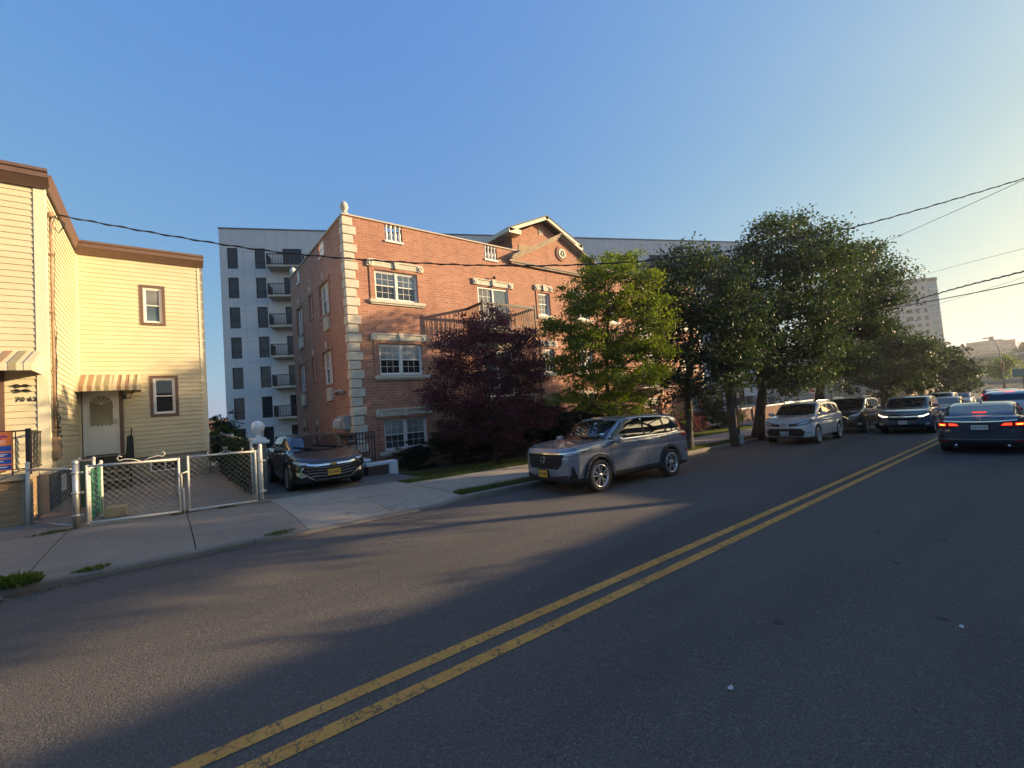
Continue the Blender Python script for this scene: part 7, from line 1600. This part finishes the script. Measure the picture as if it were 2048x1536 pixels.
m = MB(); m.bbox(px_ + .2, px_ + .42, py_ - .18, py_ + .0, zp + 1.75, zp + 2.15, b=.02); m.lathe([(0, 0), (.07, 0), (.08, .06), (.06, .14), (0, .15)], (px_ + .32, py_ - .25, zp + 2.0), 12); m.build("meter_box", GALV, u)
s = thing("parking_sign", "small red lettered parking sign on a metal post beneath the maples", "sign", (44, 12.9, -1.2)); m = MB(); m.bar((44, 12.9, -1.3), (44, 12.9, 1.6), .07, .05); m.build("sign_post", plain("rust_steel", (.22, .11, .08), .7), s)
m = MB(); m.box(43.9, 43.93, 12.6, 13.2, .75, 1.30); m.box(43.885, 43.90, 12.63, 13.17, .78, 1.27, 1); m.box(43.87, 43.885, 12.72, 13.08, .92, 1.12, 2); m.build("sign_plate", [plain("sign_red", (.45, .05, .05), .5), plain("sign_white", (.7, .7, .68), .5), plain("sign_red", (.45, .05, .05), .5)], s)
CABLE = plain("cable_black", (0.012, 0.012, 0.013), .6)
def cable(label, pts, r, twist=False, n=6, name="overhead_cable", extra=0):
    P = [Vector(p) for p in pts]; out = []
    for i in range(len(P) - 1):      # Catmull-Rom
        a, b, c, d = P[max(i - 1, 0)], P[i], P[i + 1], P[min(i + 2, len(P) - 1)]
        for k in range(8):
            t = k / 8; out.append(.5 * ((2 * b) + (c - a) * t + (2 * a - 5 * b + 4 * c - d) * t * t + (3 * b - a - 3 * c + d) * t ** 3))
    out.append(P[-1]); m = MB(); m.tube(out, r, n)
    if twist:
        L = 0; q = []
        for i in range(len(out) - 1):
            for k in range(5):
                p = out[i].lerp(out[i + 1], k / 5); L += (out[i + 1] - out[i]).length / 5; q.append(p + Vector((0, r * 1.3 * math.cos(L * 9), r * 1.5 * math.sin(L * 9))))
        m.tube(q, r * .75, 5)
    tag(m.build(name, CABLE), label, "cable", "overhead cables")
cable("twisted black service cable strung from the yellow house across the brick facade", [(-1.94, 15.1, 7.39), (.16, 13.75, 6.79), (2.08, 12.53, 6.31), (3.98, 11.32, 5.98), (6.19, 9.91, 5.71), (8.2, 8.63, 5.57), (10.37, 7.24, 5.55), (12.3, 6.01, 5.68), (13.64, 5.16, 5.84), (15.88, 3.73, 6.20), (17.95, 2.41, 6.67), (21.89, -.11, 7.74), (25.8, -2.6, 8.9)], .015, True)
cable("single cable just under the twisted one at the upper right", [(52.88, 13.62, 13.0), (41.93, 7.06, 11.55), (34.43, 2.57, 10.5), (29.91, -.14, 9.9), (25.8, -2.6, 9.4)], .013)
cable("thin faint cable above the tower block at the right", [(46, 9.6, 8.6), (38.14, 4.79, 7.97), (30.38, .14, 6.97), (25.8, -2.6, 6.3)], .008)
cable("thick upper cable of the pair crossing the tower block", [(46, 9.5, 7.1), (40.1, 5.97, 6.66), (34.45, 2.58, 6.3), (30.54, .24, 5.97), (25.8, -2.6, 5.7)], .028, True)
cable("thick lower cable of the pair crossing the tower block", [(46, 9.5, 7.2), (41.97, 7.09, 6.7), (34.54, 2.63, 5.86), (30.62, .29, 5.47), (25.8, -2.6, 5.1)], .026)
cable("thin cable dipping below the thick pair in front of the tower", [(46, 9.5, 6.3), (40.23, 6.04, 6.0), (35.33, 3.11, 5.78), (30.58, .26, 5.7), (25.8, -2.6, 5.6)], .008)
for k, (z, dx) in enumerate(((6.85, 0), (6.15, .1), (5.75, .2))):
    cable(("upper", "middle", "lower")[k] + " thin wire of three running left from the house mast", [(-2.0, 14.62, 5.85 - .12 * k), (-2.5, 13.9, 6.05 - .1 * k), (-3.6, 12.3, z - .25), (-6.0, 8.8, z + .8), (-9, 4.5, z + 2)], .006)
# ------------------------------------------------------------------ far right: highway, lamp, signs
STEEL = plain("far_steel", (.30, .29, .27), .6)
for k, (x, z) in enumerate(((168, -2.2), (176, -.9), (184, .3))):
    g = thing("guardrail", ("lowest", "middle", "highest")[k] + " long guardrail on the embankment at the road end", "guardrail", (x, 5, z - .7), 0, "guardrails on the embankment"); m = MB()
    m.box(x, x + .15, -40, 60, z + .3, z + .75); m.build("rail", plain("pale_rail", (.42, .36, .29), .6), g); m = MB()
    for i in range(26): m.box(x + .15, x + .35, -40 + 4 * i, -39.8 + 4 * i, z - 1.2, z + .7)
    m.build("rail_post", STEEL, g)
a = thing("street_lamp", "tall grey street lamp with a curved arm far down the road", "street lamp", (140, 5.9, -3.4)); m = MB(); m.tube([(140, 5.9, -3.4), (140, 6.0, 6.0), (139.6, 6.4, 7.6), (139, 7.4, 8.3)], [.16, .11, .09, .07], 8); m.build("pole", STEEL, a); m = MB(); m.bbox(138.6, 139.4, 7.2, 8.1, 8.2, 8.4, b=.05); m.build("lamp_head", STEEL, a)
a = thing("road_sign", "green highway direction sign on a post at the road end", "sign", (139, 3.2, -3.4)); m = MB(); m.bar((139.2, 2.6, -3.4), (139.2, 2.6, .2), .35); m.bar((139.2, 3.2, -3.4), (139.2, 3.2, .2), .35); m.build("sign_post", plain("rust_steel", (.22, .11, .08)), a); m = MB(); m.bbox(138.8, 139.0, 2.1, 4.6, -.5, 1.2, b=.03); m.build("sign_plate", plain("sign_green", (.02, .16, .13), .5), a)
a = thing("traffic_signal", "yellow traffic signal hanging on the far lamp post", "traffic light", (139.8, 5.9, 1.4)); m = MB(); m.bbox(139.5, 139.85, 5.6, 6.1, 1.2, 2.9, b=.05); m.build("signal_head", plain("signal_yellow", (.55, .30, .04), .5), a); m = MB()
for k in range(3): m.lathe([(0, 0), (.16, 0), (.18, -.12), (.15, -.12)], (139.5, 5.85, 1.5 + .5 * k), 10, axis='x')
m.build("signal_lens", BLACKM, a)
a = thing("overpass", "dark elevated road deck crossing below the brown slab block", "overpass", (260, 10, 3)); m = MB(); m.box(260, 268, -60, 95, 4.6, 6.2); m.build("deck", plain("overpass_concrete", (.17, .15, .14), .9), a); m = MB(); m.box(259.7, 259.95, -60, 95, 6.2, 7.2); m.build("parapet", STEEL, a); m = MB()
for i in range(7): m.box(262, 265, -50 + 22 * i, -47 + 22 * i, -3, 4.6)
m.build("pier", plain("overpass_concrete", (.17, .15, .14)), a)
# ------------------------------------------------------------------ the other side of the street, behind the camera
def plain_house(label, x0, x1, h, y0=-7.5, mat=None):
    dp = 2.6 if x1 - x0 < 3 else 9.0
    t = thing("row_house", label, "house", ((x0 + x1) / 2, y0 - 4, zr(x0)), 0, "houses across the street"); zb = zr((x0 + x1) / 2); M = frame_on((x1, y0, 0), (-1, 0, 0), (0, 1, 0)); w = x1 - x0; m = MB()
    ops = [(w * .15, w * .15 + 1, zb + .9, zb + 2.3), (w * .6, w * .6 + 1, zb + .9, zb + 2.3)]; wall_cells(m, 0, w, zb - .5, zb + h, ops, .12); xf(m, M); m.box(x0 + .01, x1 - .01, y0 - dp, y0 - .3, zb - .5, zb + h - .15); m.build("wall", mat or BRICK, t, fix=False)
    m = MB(); m.box(x0 - .1, x1 + .1, y0 - dp - .2, y0 + .25, zb + h, zb + h + .22); m.build("roof", BROWN, t)
    for o in ops: hung_window(t, M @ Matrix.Translation((o[0], 0, o[2])), 1.0, 1.4)
tops = lambda x0, x1, t: t - .22 - zr((x0 + x1) / 2)
for lb, x0, x1, t, mt in (("low brick row house across the street behind the camera", -12, 4, 5.0, None), ("long cream rendered row house across the street", 4.2, 33.4, 5.05, TAN), ("cream house across the street furthest down", 33.6, 60, 6.5, TAN)): plain_house(lb, x0, x1, tops(x0, x1, t), mat=mt)
t = thing("tower_block", "unseen slab tower added beyond the houses across the street to shade the grey block", "tower", (130, -16, -3)); m = MB(); m.box(124, 136, -22.5, -10.5, -4, 53); m.build("wall", TW1, t)  # unseen tower, added so that its shadow covers the grey apartment block
m = MB()
for k in range(16):
    for i in range(4): m.box(123.96, 124.02, -21.3 + i * 2.9, -19.8 + i * 2.9, 1 + k * 3.1, 2.7 + k * 3.1)
m.build("window", TWG, t); m = MB(); m.box(123.7, 136.3, -22.8, -10.2, 53, 54); m.build("roof", BROWN, t)
p = thing("utility_pole", "tall utility pole across the street where the overhead cables meet", "utility pole", (25.8, -2.75, -.7)); m = MB(); m.tube([(25.8, -2.75, -.9), (25.8, -2.75, 9.8)], [.18, .14], 14); m.build("pole", POLE, p); m = MB(); m.bar((25.8, -3.6, 9.2), (25.8, -1.9, 9.2), .1, .12); m.build("crossarm", POLE, p)
# ------------------------------------------------------------------ evening haze
m_ = bpy.data.materials.new("haze"); m_.use_nodes = True; nt_ = m_.node_tree; nt_.nodes.clear()
v_o = N(nt_, "ShaderNodeVolumePrincipled"); v_o.inputs["Color"].default_value = (0.92, 0.94, 1.0, 1); v_o.inputs["Density"].default_value = 0.0005; v_o.inputs["Anisotropy"].default_value = 0.35
o_ = N(nt_, "ShaderNodeOutputMaterial"); nt_.links.new(v_o.outputs[0], o_.inputs["Volume"])
g = MB(); g.box(-720, 1520, -920, 1420, -30, 62); hz_ = g.build("haze", m_); tag(hz_, kind="stuff", label="thin warm evening haze over the whole street", cat="haze")
scene.cycles.volume_bounces = 0
